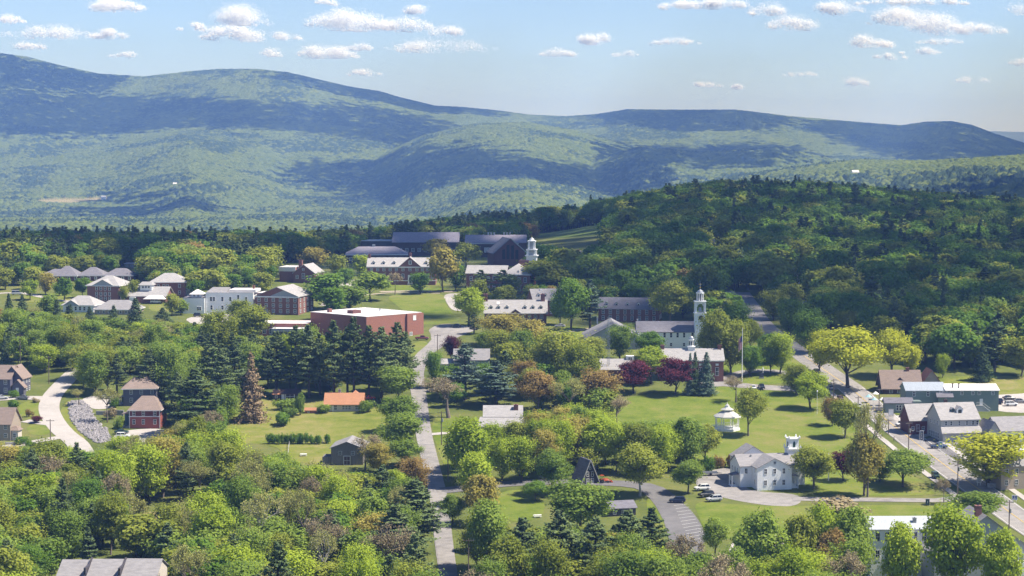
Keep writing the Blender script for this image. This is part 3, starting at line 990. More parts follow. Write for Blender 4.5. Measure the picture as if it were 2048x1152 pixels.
M_PURPLE = mat('slate_blue_siding', (0.115, 0.110, 0.150), 0.75, 0.1, 3.0, stretch=(0.05, 0.05, 3.0))
M_MAROON = mat('maroon_siding', (0.150, 0.045, 0.045), 0.75, 0.1, 3.0, stretch=(0.05, 0.05, 3.0))
M_REDS = mat('brick_red_siding', (0.310, 0.085, 0.060), 0.75, 0.1, 3.0, stretch=(0.05, 0.05, 3.0))
M_TAN = mat('tan_siding', (0.340, 0.275, 0.215), 0.75, 0.1, 3.0, stretch=(0.05, 0.05, 3.0))
M_CREAM = mat('cream_siding', (0.560, 0.500, 0.430), 0.75, 0.08, 3.0, stretch=(0.05, 0.05, 3.0))
M_GREENW = mat('sage_green_siding', (0.180, 0.225, 0.205), 0.75, 0.1, 3.0, stretch=(0.05, 0.05, 3.0))
M_GREYW = mat('pale_grey_siding', (0.440, 0.430, 0.410), 0.75, 0.07, 3.0, stretch=(0.05, 0.05, 3.0))
M_GREYB = mat('blue_grey_siding', (0.330, 0.350, 0.370), 0.75, 0.07, 3.0, stretch=(0.05, 0.05, 3.0))
M_TEAL = mat('teal_paint', (0.060, 0.120, 0.125), 0.7, 0.1, 1.0)
M_STONE = mat('grey_stone', (0.300, 0.290, 0.280), 0.95, 0.3, 1.5)
M_WEATH = mat('weathered_boards', (0.190, 0.170, 0.150), 0.95, 0.25, 2.0, stretch=(2.0, 2.0, 0.2))
M_STEEL = mat('galvanised_steel', (0.42, 0.43, 0.44), 0.4, 0.1, 1.0, metal=0.6)
M_WOODP = mat('weathered_pole_wood', (0.150, 0.115, 0.090), 0.95, 0.25, 2.0)
M_GOLD = mat('gilding', (0.60, 0.42, 0.10), 0.35, 0.05, 1.0, metal=0.8)
M_GREENC = mat('dark_green_clock_face', (0.020, 0.050, 0.032), 0.4, 0.05, 1.0)
M_BLUER = mat('blue_grey_metal_roof', (0.330, 0.360, 0.400), 0.6, 0.10, 2.0, stretch=(3.0, 0.15, 0.15))

_WIN = {}
class Bld:
    """A building described in picture units: 1 unit = one pixel of the photograph at the building's distance.
    x to the right along the front, y away from the camera, z up; front wall at y = 0."""
    def __init__(s, name, label, cat, x, y, rot=0.0, group=None, sink=0.0):
        s.p = P(x, y); s.k = 1.0 / SCL(s.p)
        s.e = bpy.data.objects.new(name, None); COL.objects.link(s.e)
        s.e.location = s.p; s.e.rotation_euler = (0, 0, math.radians(rot))
        s.e['label'] = label; s.e['category'] = cat
        if group: s.e['group'] = group
        s.sink = -(2.0 + sink) / s.k
        BUILDINGS.append(s)
    def out(s, mb, name, parent=None, label=None):
        o = mb.make(name, parent or s.e, s.k)
        if label: o['label'] = label
        return o
    def gable(s, ax, x0, x1, y0, y1, z0, ze, zr, wall, roof, oh=2.0, th=1.2, label=None, rlabel=None):
        if z0 == 0: z0 = s.sink
        w = MB(); r = MB()
        if ax == 'x':
            ym = (y0 + y1) / 2
            a = [(x0, y0), (x0, y1)]
            w.poly([(x0, y0, z0), (x1, y0, z0), (x1, y0, ze), (x0, y0, ze)], wall)
            w.poly([(x1, y1, z0), (x0, y1, z0), (x0, y1, ze), (x1, y1, ze)], wall)
            w.poly([(x1, y0, z0), (x1, y1, z0), (x1, y1, ze), (x1, ym, zr), (x1, y0, ze)], wall)
            w.poly([(x0, y1, z0), (x0, y0, z0), (x0, y0, ze), (x0, ym, zr), (x0, y1, ze)], wall)
            sl = (zr - ze) / (ym - y0)
            e0, e1 = y0 - oh, y1 + oh; zo = ze - sl * oh
            X0, X1 = x0 - oh, x1 + oh
            for sg in (0, 1):
                ey = e0 if sg == 0 else e1
                q = [(X0, ey, zo + .15), (X1, ey, zo + .15), (X1, ym, zr + .15), (X0, ym, zr + .15)]
                if sg: q = [q[1], q[0], q[3], q[2]]
                r.hull(q, [(a_, b_, c_ + th) for a_, b_, c_ in q], roof)
        else:
            xm = (x0 + x1) / 2
            w.poly([(x0, y0, z0), (x1, y0, z0), (x1, y0, ze), (xm, y0, zr), (x0, y0, ze)], wall)
            w.poly([(x1, y1, z0), (x0, y1, z0), (x0, y1, ze), (xm, y1, zr), (x1, y1, ze)], wall)
            w.poly([(x1, y0, z0), (x1, y1, z0), (x1, y1, ze), (x1, y0, ze)], wall)
            w.poly([(x0, y1, z0), (x0, y0, z0), (x0, y0, ze), (x0, y1, ze)], wall)
            sl = (zr - ze) / (xm - x0); zo = ze - sl * oh
            Y0, Y1 = y0 - oh, y1 + oh
            for sg in (0, 1):
                ex = x0 - oh if sg == 0 else x1 + oh
                q = [(ex, Y0, zo + .15), (xm, Y0, zr + .15), (xm, Y1, zr + .15), (ex, Y1, zo + .15)]
                if sg: q = [q[3], q[2], q[1], q[0]][::1]
                r.hull(q if sg == 0 else [q[2], q[3], q[0], q[1]][::-1], [(a_, b_, c_ + th) for a_, b_, c_ in (q if sg == 0 else [q[2], q[3], q[0], q[1]][::-1])], roof)
        s.out(w, 'wall', label=label); return s.out(r, 'roof', label=rlabel)
    def hip(s, x0, x1, y0, y1, z0, ze, zr, wall, roof, oh=2.5, inset=None, ax='x', label=None):
        if z0 == 0: z0 = s.sink
        w = MB(); w.box(x0, x1, y0, y1, z0, ze, wall); s.out(w, 'wall', label=label)
        r = MB(); X0, X1, Y0, Y1 = x0 - oh, x1 + oh, y0 - oh, y1 + oh
        ym, xm = (Y0 + Y1) / 2, (X0 + X1) / 2
        ins = inset if inset is not None else min((Y1 - Y0) / 2, (X1 - X0) / 2)
        a, b, c, d = (X0, Y0, ze), (X1, Y0, ze), (X1, Y1, ze), (X0, Y1, ze)
        if ax == 'x':
            p, q = (X0 + ins, ym, zr), (X1 - ins, ym, zr)
            for f in ((a, b, q, p), (c, d, p, q), (d, a, p), (b, c, q)): r.poly(f, roof)
        else:
            p, q = (xm, Y0 + ins, zr), (xm, Y1 - ins, zr)
            for f in ((d, a, p, q), (b, c, q, p), (a, b, p), (c, d, q)): r.poly(f, roof)
        r.box(X0, X1, Y0, Y1, ze - 1.3, ze - .05, M_WHITE)
        return s.out(r, 'roof')
    def flat(s, x0, x1, y0, y1, z0, z1, wall, roof, par=1.2, label=None):
        if z0 == 0: z0 = s.sink
        w = MB(); w.box(x0, x1, y0, y1, z0, z1, wall); s.out(w, 'wall', label=label)
        r = MB(); r.box(x0 + .4, x1 - .4, y0 + .4, y1 - .4, z1 + .1, z1 + .5, roof)
        for q in ((x0 - .3, x1 + .3, y0 - .3, y0 + .3), (x0 - .3, x1 + .3, y1 - .3, y1 + .3), (x0 - .3, x0 + .3, y0 + .31, y1 - .31), (x1 - .3, x1 + .3, y0 + .31, y1 - .31)):
            r.box(*q, z1 + .02, z1 + par, roof if par < 1.5 else wall)
        return s.out(r, 'roof')
    def block(s, name, x0, x1, y0, y1, z0, z1, m, label=None):
        w = MB(); w.box(x0, x1, y0, y1, z0, z1, m); return s.out(w, name, label=label)
    def chimney(s, x, y, z0, z1, w=5, m=None, d=None):
        b = MB(); d = d or w; m = m or M_BRICK
        b.box(x - w / 2, x + w / 2, y - d / 2, y + d / 2, z0, z1 - 1, m)
        b.box(x - w / 2 - .5, x + w / 2 + .5, y - d / 2 - .5, y + d / 2 + .5, z1 - 1, z1, m)
        b.cyl(x, y, z1 + .02, z1 + 1.0, w * .22, w * .2, M_BROWNW, 8)
        return s.out(b, 'chimney')
    def win(s, pts, w, h, at=0.0, face='F', frame=None, glass=None, name='window', label=None):
        """Windows with centres (along, z) on the plane 'at' of a face: F front, B back, L left, R right."""
        frame = frame or M_WHITE; glass = glass or M_GLASS
        key = (round(w, 2), round(h, 2), round(s.k, 4), frame.name, glass.name)
        me = _WIN.get(key)
        for a, z in pts:
            if me is None:
                b = MB(); t = max(0.55, 0.09 * w)
                b.box(-w / 2, w / 2, -.25, .3, -h / 2, h / 2, glass)
                b.box(-w / 2 - t, -w / 2 - .01, -.6, .3, -h / 2 - t, h / 2 + t, frame)
                b.box(w / 2 + .01, w / 2 + t, -.6, .3, -h / 2 - t, h / 2 + t, frame)
                b.box(-w / 2, w / 2, -.6, .3, h / 2 + .01, h / 2 + t, frame)
                b.box(-w / 2, w / 2, -.8, .3, -h / 2 - t, -h / 2 - .01, frame)
                b.box(-w / 2, w / 2, -.45, -.26, -.25, .25, frame)
                if w > 4:
                    b.box(-.2, .2, -.44, -.26, -h / 2, h / 2, frame)
                o = b.make(name, s.e, s.k); me = o.data; _WIN[key] = me
            else:
                o = bpy.data.objects.new(name, me); COL.objects.link(o); o.parent = s.e
            if face == 'F': loc, rz = (a, at, z), 0
            elif face == 'B': loc, rz = (a, at, z), math.pi
            elif face == 'L': loc, rz = (at, a, z), -math.pi / 2
            else: loc, rz = (at, a, z), math.pi / 2
            o.location = Vector(loc) * s.k; o.rotation_euler = (0, 0, rz)
            if label: o['label'] = label
    def dormer(s, x, y, z, w, h, depth, wall, roof):
        b = MB()
        zr = z + h + w * .45
        b.hull([(x - w / 2, y, z - 2), (x + w / 2, y, z - 2), (x + w / 2, y + depth, z - 2), (x - w / 2, y + depth, z - 2)], [(x - w / 2, y, z + h), (x + w / 2, y, z + h), (x + w / 2, y + depth, z + h), (x - w / 2, y + depth, z + h)], wall)
        b.poly([(x - w / 2, y - .01, z + h), (x + w / 2, y - .01, z + h), (x, y - .01, zr)], wall)
        for sg in (-1, 1):
            q = [(x + sg * (w / 2 + .7), y - .8, z + h - .4), (x, y - .8, zr + .2), (x, y + depth, zr + .2), (x + sg * (w / 2 + .7), y + depth, z + h - .4)]
            if sg > 0: q = q[::-1]
            b.hull(q, [(i, j, l + .6) for i, j, l in q], roof)
        b.box(x - w * .28, x + w * .28, y - .25, y - .02, z + .5, z + h - .4, M_GLASS)
        return s.out(b, 'dormer')
    def pediment(s, x0, x1, y, z0, zr, face, roof, back):
        """Front-facing triangular gable sitting on the eave, with its little roof running back."""
        xm = (x0 + x1) / 2
        b = MB(); b.poly([(x0, y, z0), (x1, y, z0), (xm, y, zr)], face); s.out(b, 'pediment')
        r = MB()
        for sg in (0, 1):
            ex = x0 - 1 if sg == 0 else x1 + 1
            q = [(ex, y - 1.2, z0 - .5), (xm, y - 1.2, zr + .2), (xm, back, zr + .2), (ex, back, z0 - .5)]
            if sg: q = q[::-1]
            r.hull(q, [(i, j, l + .9) for i, j, l in q], roof)
        r.box(x0 - .9, x1 + .9, y - 1.1, y - .1, z0 - 1.4, z0 - .55, M_WHITE)
        s.out(r, 'pediment_roof')
BUILDINGS = []
def xs(a, b, n): return [a + (b - a) * i / (n - 1) for i in range(n)]
def grid(xl, zl): return [(x, z) for z in zl for x in xl]

# ---------------------------------------------------------------- the buildings
# white meeting house on the green
B = Bld('meeting_house', 'white clapboard meeting house with square pinnacled belfry beside the gravel car park', 'church', 1549, 980, 11)
B.gable('y', -36, 36, 0, 70, 0, 45, 63, M_WSIDE, M_SLATE, 2.5)
B.gable('x', -60, 76, 36, 104, 0, 44, 62, M_WSIDE, M_SLATE, 2.5)
B.gable('y', -46, 24, 104, 150, 0, 50, 72, M_WSIDE, M_SLATE, 2.5)
B.win(grid([-19, 0, 19], [15, 38]), 5.2, 10)
B.win([(-48, 34)], 5.2, 10, 36)
B.win(grid([54, 70, 88], [33]), 4.5, 10, -60, 'L')
B.win([(14, 15), (14, 38)], 4.5, 10, -36, 'L')
b = MB(); b.cyl(0, -.4, 0, 0.01, 0, 0, M_WHITE, 4)
w = MB()
for k in range(8):
    a = k * math.pi / 4
    w.bar((0, -.5, 55), (3.4 * math.cos(a), -.5, 55 + 3.4 * math.sin(a)), .3, M_GLASS)
for k in range(16):
    a0, a1 = k * math.pi / 8, (k + 1) * math.pi / 8
    w.bar((3.6 * math.cos(a0), -.5, 55 + 3.6 * math.sin(a0)), (3.6 * math.cos(a1), -.5, 55 + 3.6 * math.sin(a1)), .45, M_WHITE)
B.out(w, 'rose_window')
t = MB(); t.box(50, 75, 62, 87, 35, 70, M_WSIDE); B.out(t, 'tower')
t = MB(); t.box(48.5, 76.5, 60.5, 88.5, 70.02, 72.5, M_WHITE); B.out(t, 'cornice')
t = MB(); t.box(52.5, 72.5, 64.5, 84.5, 72.52, 91, M_WSIDE); t.box(51, 74, 63, 86, 91.02, 93, M_WHITE); tw = B.out(t, 'belfry')
g = MB()
g.hull([(60, 64.2, 75), (65, 64.2, 75), (65, 64.6, 75), (60, 64.6, 75)], [(60, 64.2, 83), (65, 64.2, 83), (65, 64.6, 83), (60, 64.6, 83)], M_GREENC)
g.poly([(60, 64.19, 83), (65, 64.19, 83), (62.5, 64.19, 88)], M_GREENC)
B.out(g, 'louvre')
g = MB(); g.box(52.1, 52.45, 72, 77, 75, 85, M_GREENC); B.out(g, 'louvre')
for x_, y_ in ((51.5, 63.5), (73.5, 63.5), (51.5, 85.5), (73.5, 85.5)):
    q = MB(); q.box(x_ - 1.6, x_ + 1.6, y_ - 1.6, y_ + 1.6, 93.02, 96, M_WHITE); q.cyl(x_, y_, 96.02, 99, 2.1, .1, M_WHITE, 4, .785); B.out(q, 'pinnacle')
for x_, y_ in ((49.5, 61.5), (75.5, 61.5), (49.5, 87.5), (75.5, 87.5)):
    q = MB(); q.box(x_ - 1.2, x_ + 1.2, y_ - 1.2, y_ + 1.2, 72.52, 77, M_WHITE); q.cyl(x_, y_, 77.02, 80, 1.6, .1, M_WHITE, 4, .785); B.out(q, 'pinnacle')
q = MB(); q.hull([(-76.0, 44, 24), (-60.5, 44, 26), (-60.5, 66, 26), (-76.0, 66, 24)], [(-76.0, 44, 25.5), (-60.5, 44, 29), (-60.5, 66, 29), (-76.0, 66, 25.5)], M_SLATED)
for y_ in (46, 64): q.box(-75.0, -73.0, y_ - 1, y_ + 1, -4, 24, M_WHITE)
q.box(-76.0, -60.5, 43, 67, -4, 3, M_WHITE); B.out(q, 'porch')
q = MB()
for i in range(6): q.box(38 + i * 3, 41 + i * 3, 8, 22, -6, 13 - i * 2.4, M_WHITE)
for y_ in (8.5, 21.5): q.bar((38, y_, 22), (56, y_, 8), .6, M_WHITE)
q.hull([(36.5, 4, 27), (52, 4, 25), (52, 30, 25), (36.5, 30, 27)], [(36.5, 4, 30), (52, 4, 26.5), (52, 30, 26.5), (36.5, 30, 30)], M_SLATE)
for y_ in (5, 29): q.box(50, 51.5, y_ - .8, y_ + .8, -4, 25, M_WHITE)
B.out(q, 'side_porch')
B.chimney(-30, 62, 50, 62, 2.2, M_STEEL)

# bandstand on the green
B = Bld('bandstand', 'white octagonal bandstand with two-tiered roof on the town green', 'bandstand', 1457, 864)
q = MB(); q.cyl(0, 26, -4, 5, 27, 27, M_WHITE, 8, .39); B.out(q, 'deck')
for k in range(8):
    a = .39 + k * math.pi / 4
    q = MB(); q.cyl(24 * math.cos(a), 26 + 24 * math.sin(a), 5.02, 28, .9, .9, M_WHITE, 6); B.out(q, 'post')
q = MB()
for k in range(8):
    if k == 5: continue
    a0, a1 = .39 + k * math.pi / 4, .39 + (k + 1) * math.pi / 4
    A = Vector((24 * math.cos(a0), 26 + 24 * math.sin(a0), 0)); C_ = Vector((24 * math.cos(a1), 26 + 24 * math.sin(a1), 0))
    for z_ in (7, 12.5): q.bar(tuple(A + Vector((0, 0, z_))), tuple(C_ + Vector((0, 0, z_))), .5, M_WHITE, 4)
    for i in range(1, 9):
        pz_ = A.lerp(C_, i / 9); q.bar((pz_.x, pz_.y, 5.5), (pz_.x, pz_.y, 12.4), .3, M_WHITE, 4)
B.out(q, 'railing')
q = MB()
q.cyl(0, 26, 27, 29, 28.5, 28.5, M_WHITE, 8, .39); q.cyl(0, 26, 29.02, 39, 28.5, 11, M_GREYW, 8, .39); B.out(q, 'roof')
q = MB(); q.cyl(0, 26, 38.5, 42, 9.5, 9.5, M_WHITE, 8, .39); B.out(q, 'clerestory')
q = MB(); q.cyl(0, 26, 42.02, 47, 14, 5, M_GREYW, 8, .39); q.cyl(0, 26, 47.02, 50, 5, 4, M_WHITE, 8, .39); q.cyl(0, 26, 50.02, 54, 5, .2, M_GREYW, 8, .39); B.out(q, 'upper_roof')
q = MB(); q.cyl(0, 26, 53.5, 57, .6, .3, M_WHITE, 6); B.out(q, 'finial')
q = MB(); q.hull([(-46, 14, -5), (-24, 14, -5), (-24, 24, -5), (-46, 24, -5)], [(-46, 14, -1), (-24, 14, 5), (-24, 24, 5), (-46, 24, -1)], M_WHITE)
for y_ in (14.5, 23.5):
    q.bar((-46, y_, 7), (-25, y_, 12), .5, M_WHITE, 4)
    for i in range(8): q.bar((-45 + i * 2.7, y_, 0), (-45 + i * 2.7, y_, 7.3 + i * .62), .3, M_WHITE, 4)
B.out(q, 'ramp')

# brick town hall
B = Bld('town_hall', 'long brick town hall with grey roof, white cupola and two end chimneys', 'town hall', 1385, 763, 0)
B.gable('x', -62, 62, 0, 66, 0, 42, 62, M_BRICK, M_SLATEL, 2.5)
q = MB(); q.box(-63, 63, -2.3, -.1, 40, 42.5, M_WHITE); B.out(q, 'cornice')
B.win(grid(xs(-50, 49, 7), [20]), 6, 16); B.win(grid(xs(-50, 49, 7), [34]), 5, 3, glass=M_WHITE)
B.win(grid([14, 33, 52], [20]), 6, 16, 62, 'R'); B.win(grid([14, 33, 52], [20]), 6, 16, -62, 'L')
B.chimney(-58, 33, 52, 70, 7, None, 7); B.chimney(57, 33, 52, 70, 7, None, 7)
q = MB(); q.box(-7, 7, 26, 40, 56, 66, M_WHITE); B.out(q, 'cupola_base')
q = MB(); q.box(-8, 8, 25, 41, 66.02, 67.5, M_WHITE); q.cyl(-1e-3, 33, 67.52, 80, 5, 5, M_WHITE, 8, .39)
for k in range(8):
    a = k * math.pi / 4
    q.hull(*[[(4.75 * math.cos(a) - 1.2 * math.sin(a) * s1, 33 + 4.75 * math.sin(a) + 1.2 * math.cos(a) * s1, z_) if o1 else (4.2 * math.cos(a) - 1.2 * math.sin(a) * s1, 33 + 4.2 * math.sin(a) + 1.2 * math.cos(a) * s1, z_) for s1, o1 in ((-1, 0), (1, 0), (1, 1), (-1, 1))][::-1] for z_ in (70, 78)], M_GLASS)
q.cyl(0, 33, 80.02, 82, 6.3, 6.3, M_WHITE, 8, .39); B.out(q, 'cupola')
q = MB(); q.cyl(0, 33, 82.02, 85.5, 5.3, 4.4, M_STEEL, 10); q.cyl(0, 33, 85.5, 88, 4.4, 1.6, M_STEEL, 10); q.cyl(0, 33, 88, 94, .5, .1, M_GOLD, 6); B.out(q, 'dome')

# white church with the tall steeple
B = Bld('steeple_church', 'long white church with violet grey roof and three-stage clock steeple', 'church', 1335, 697, 0)
B.gable('x', -60, 66, 0, 62, 0, 33, 51, M_WSIDE, M_SLATED, 2)
B.win(grid([-6, 7, 20, 33, 50], [27]), 4, 9); B.win([(33, 8), (50, 8), (7, 8)], 4, 6)
B.gable('y', -164, -52, -14, 118, 0, 21, 50, M_GREYB, M_SLATE, 3, rlabel='grey roof of the side hall')
B.win(grid([-140, -122, -98, -80], [10]), 5, 7, -14)
B.block('side_wing', -60, -40, -8, -.2, -10, 26, M_WSIDE)
q = MB(); q.box(54, 76, -6, 16, -10, 70, M_WSIDE); tw = B.out(q, 'tower')
q = MB(); q.box(52.5, 77.5, -7.5, 17.5, 70.02, 72, M_WHITE); B.out(q, 'cornice')
q = MB()
for x_, y_ in ((56, -4), (74, -4), (56, 14), (74, 14)): q.box(x_ - 1.8, x_ + 1.8, y_ - 1.8, y_ + 1.8, 72.02, 93, M_WHITE)
for a_, b_ in (((56, -4), (74, -4)), ((56, 14), (74, 14))):
    for i in range(8):
        t0 = math.pi * i / 8; t1 = math.pi * (i + 1) / 8
        q.bar((65 - 7 * math.cos(t0), a_[1], 84 + 7 * math.sin(t0)), (65 - 7 * math.cos(t1), a_[1], 84 + 7 * math.sin(t1)), 1.2, M_WHITE, 4)
q.box(54.5, 75.5, -5.5, 15.5, 91.5, 93.5, M_WHITE)
for x_ in (56.2, 73.8): q.box(x_ - .5, x_ + .5, -2.2, 12.2, 72.02, 91.4, M_WHITE)
bf = B.out(q, 'belfry')
q = MB(); q.cyl(65, 5, 74.5, 82, 4.5, 2.5, M_STEEL, 10); q.bar((58, 5, 83), (72, 5, 83), .5, M_BROWNW); B.out(q, 'bell')
q = MB(); q.box(53, 77, -7, 17, 93.52, 95, M_WHITE)
for k in range(8):
    a = k * math.pi / 4 + .39
    q.cyl(65 + 6.5 * math.cos(a), 5 + 6.5 * math.sin(a), 95.02, 110, 1.0, 1.0, M_WHITE, 6)
q.cyl(65, 5, 95.02, 110, 4.2, 4.2, M_SLATED, 8); q.cyl(65, 5, 110.02, 112, 8.4, 8.4, M_WHITE, 8, .39); B.out(q, 'lantern')
q = MB(); q.cyl(65, 5, 112.02, 115, 7, 5.6, M_STEEL, 12); q.cyl(65, 5, 115, 118, 5.6, 1.5, M_STEEL, 12); B.out(q, 'dome')
q = MB(); q.cyl(65, 5, 118, 134, .8, .1, M_STEEL, 6); q.cyl(65, 5, 121, 123, 1.6, 1.6, M_GOLD, 8); q.box(62.5, 67.5, 4.8, 5.2, 128, 129.2, M_GOLD); B.out(q, 'weathervane')
q = MB()
n = 20
q.poly([(66 + 4.6 * math.cos(6.283 * k / n), -6.35, 62 + 4.6 * math.sin(6.283 * k / n)) for k in range(n)], M_GREENC)
for k in range(n):
    a0, a1 = 6.283 * k / n, 6.283 * (k + 1) / n
    q.bar((66 + 4.6 * math.cos(a0), -6.4, 62 + 4.6 * math.sin(a0)), (66 + 4.6 * math.cos(a1), -6.4, 62 + 4.6 * math.sin(a1)), .45, M_GOLD, 4)
q.bar((66, -6.6, 62), (66, -6.6, 65.5), .3, M_GOLD, 4); q.bar((66, -6.6, 62), (68.4, -6.6, 62.4), .3, M_GOLD, 4)
B.out(q, 'clock')
B.chimney(-138, 60, 44, 57, 3, M_STEEL); B.chimney(-58, 34, 44, 56, 2, M_WHITE)

# orange-roofed cottage
B = Bld('cottage', 'low cottage with bright orange roof on the open meadow', 'house', 690, 823, 0)
B.gable('x', -38, 33, 0, 56, 0, 16, 33, M_CREAM, M_ORANGER, 5)
B.hip(0, 34, 26, 80, 0, 16, 37, M_CREAM, M_ORANGER, 3, 20)
B.win([(-19, 8)], 5, 9, glass=M_GLASS); B.win([(-3, 8), (3, 8), (9, 8), (23, 8), (28, 8)], 4.2, 8)
B.chimney(-14, 40, 26, 40, 5, M_STONE)
q = MB(); q.box(-26.5, -22.5, -.5, .2, 0, 12, M_WHITE); B.out(q, 'door')
B = Bld('garage', 'small dark garage with a brown roof at the edge of the pines', 'shed', 572, 800, 0)
B.gable('x', -12, 26, 0, 26, 0, 13, 20, M_DARKW, M_BROWNW, 2.5)
B.gable('x', -25, -12.5, -4, 20, 0, 12, 19, M_DARKW, M_ORANGER, 2)
B.win([(-19, 7)], 4, 4, -4); B.win([(-6, 7)], 5, 9, glass=M_WHITE); B.win([(8, 7)], 16, 9, glass=M_DARKW)
B = Bld('shed', 'tiny orange brick shed left of the orange cottage', 'shed', 621, 827, 0)
B.gable('x', -11, 11, 0, 12, 0, 6, 10, M_BRICKO, M_ORANGER, 1.5); B.win([(-4, 3)], 2.5, 3)

# weathered barn
B = Bld('barn', 'weathered grey barn half hidden behind budding trees', 'barn', 694, 930, -3)
B.gable('y', -32, 32, 0, 84, 0, 34, 46, M_WEATH, M_SLATE, 3)
B.win(grid([-14, 12], [24]), 6, 7); B.win([(0, 9)], 12, 17, glass=M_BROWNW)
B.block('lean_to', -50, -33, 2, 40, -8, 16, M_WEATH)

# grey house with brick chimney
B = Bld('house', 'grey roofed house with one brick chimney behind yellow-green trees', 'house', 1004, 872, 0)
B.gable('x', -36, 40, 6, 66, 0, 38, 56, M_GREYW, M_SLATEL, 2.5)
q = MB(); q.hull([(-52, -24, 20), (52, -24, 20), (46, 5.5, 36), (-44, 5.5, 36)], [(-52, -24, 21.5), (52, -24, 21.5), (46, 5.5, 38), (-44, 5.5, 38)], M_SLATEL); B.out(q, 'porch_roof')
B.block('porch_wall', -48, 48, -18, 5.8, -10, 21, M_GREYW)
B.win(grid(xs(-38, 38, 6), [11]), 6, 9, -18)
B.chimney(28, 26, 40, 60, 9)
# A-frame
B = Bld('a_frame_chalet', 'dark A-frame chalet with steep roof among the yellow-green trees', 'house', 1180, 968, 22)
q = MB(); q.poly([(-21, 0, -6), (21, 0, -6), (0, 0, 46)], M_DARKW); q.poly([(21, 44, -6), (-21, 44, -6), (0, 44, 46)], M_DARKW); B.out(q, 'wall')
r = MB()
for sg in (-1, 1):
    qq = [(sg * 23.5, -3, -7), (0, -3, 48), (0, 47, 48), (sg * 23.5, 47, -7)]
    if sg > 0: qq = qq[::-1]
    r.hull(qq, [(i + sg * 1.5, j, l + .6) for i, j, l in qq], M_SLATED)
B.out(r, 'roof')
r = MB()
for sg in (-1, 1): r.bar((sg * 24, -3.6, -7), (0, -3.6, 48.5), .8, M_GREYW, 4)
B.out(r, 'rake_board')
B.win([(-5, 6), (5, 6)], 5, 9); B.win([(-5, 20), (5, 20)], 4, 9); B.win([(0, 33)], 3.5, 6)
B = Bld('low_outbuilding', 'low dark roofed outbuilding right of the A-frame chalet', 'house', 1243, 1032, 14)
B.gable('x', -26, 30, 0, 50, 0, 16, 26, M_DARKW, M_SLATED, 3); B.win(grid([-14, 4, 20], [8]), 6, 7)

# the red and the slate-blue house
B = Bld('duplex_house', 'two-storey brick-red house with maroon upper floor and brown roof', 'house', 289, 857, 0)
B.hip(-30, 31, 0, 80, 0, 37, 61, M_MAROON, M_BROWNR, 4, 22)
B.block('lower_wall', -30.6, 31.6, -.6, 62.5, -10, 24, M_REDS)
q = MB(); q.box(-31, 32, -1.2, -.65, 23.5, 25, M_WHITE)
for x_ in (-30.2, 30.2): q.box(x_, x_ + 1.2, -1.1, -.62, 0, 36, M_WHITE)
B.out(q, 'trim')
B.win(grid([-21, -2, 21], [30.5]), 5, 8.5); B.win(grid([-21, -2, 21], [13.5]), 5, 9, -.6)
q = MB(); q.box(-46, -31, 2, 24, -6, 4, M_STONE); q.hull([(-46, 0, 28), (-31.2, 0, 30), (-31.2, 28, 30), (-46, 28, 28)], [(-46, 0, 29), (-31.2, 0, 33), (-31.2, 28, 33), (-46, 28, 29)], M_BROWNR)
for x_ in (-45, -38): q.box(x_, x_ + 1.3, 1, 2.3, 4, 28, M_TEAL)
q.box(-44, -31.2, 24, 25, 4, 28, M_TEAL); B.out(q, 'porch')
B = Bld('duplex_house', 'two-storey slate-blue house with brown hipped roof behind the red house', 'house', 281, 812, 5)
B.hip(-34, 31, 0, 90, 0, 35, 57, M_PURPLE, M_BROWNR, 4, 26)
B.win(grid([-18, 2, 23], [28]), 5, 7.5); B.win(grid([-18, 2, 23], [12]), 5, 8); B.win(grid([20, 40, 60], [26]), 5, 8, -29, 'L')
q = MB(); q.box(-42, -30, 6, 36, -6, 3, M_STONE); q.hull([(-43, 4, 16), (-29.5, 4, 18), (-29.5, 38, 18), (-43, 38, 16)], [(-43, 4, 17), (-29.5, 4, 21), (-29.5, 38, 21), (-43, 38, 17)], M_BROWNR)
for y_ in (6, 36): q.box(-42, -40.7, y_ - .7, y_ + .7, 3, 16, M_WHITE)
B.out(q, 'porch')
# two houses at the left edge
B = Bld('gabled_house', 'dark sided house with brown roof at the left edge above the lane', 'house', -2, 790, -8)
B.gable('x', -40, 24, 0, 60, 0, 33, 56, M_PURPLE, M_BROWNR, 3)
B.gable('y', 2, 42, 16, 62, 0, 33, 55, M_PURPLE, M_BROWNR, 3)
B.gable('y', 25, 50, 4, 15.5, 0, 17, 30, M_PURPLE, M_BROWNR, 3)
B.win(grid([-28, -8, 14], [10, 26]), 5.5, 8); B.win([(37, 9)], 5, 10, 4, glass=M_WHITE); B.win(grid([24, 40, 54], [9, 26]), 5, 8, 42, 'R')
B = Bld('gabled_house', 'tan sided house with brown roof at the left edge below the lane', 'house', -4, 881, -6)
B.gable('x', -40, 26, 0, 60, 0, 34, 62, M_TAN, M_BROWNR, 3)
B.win(grid([-20, 0, 16], [10, 27]), 5.5, 8)
q = MB(); q.box(26.5, 40, 4, 26, -8, 20, M_CREAM); q.hull([(25, 2, 20.2), (43, 2, 20.2), (43, 28, 20.2), (25, 28, 20.2)], [(26.5, 6, 27), (34, 12, 28), (34, 20, 28), (26.5, 24, 27)], M_BROWNR); B.out(q, 'porch')
B.win([(33, 10)], 5, 8, 4)

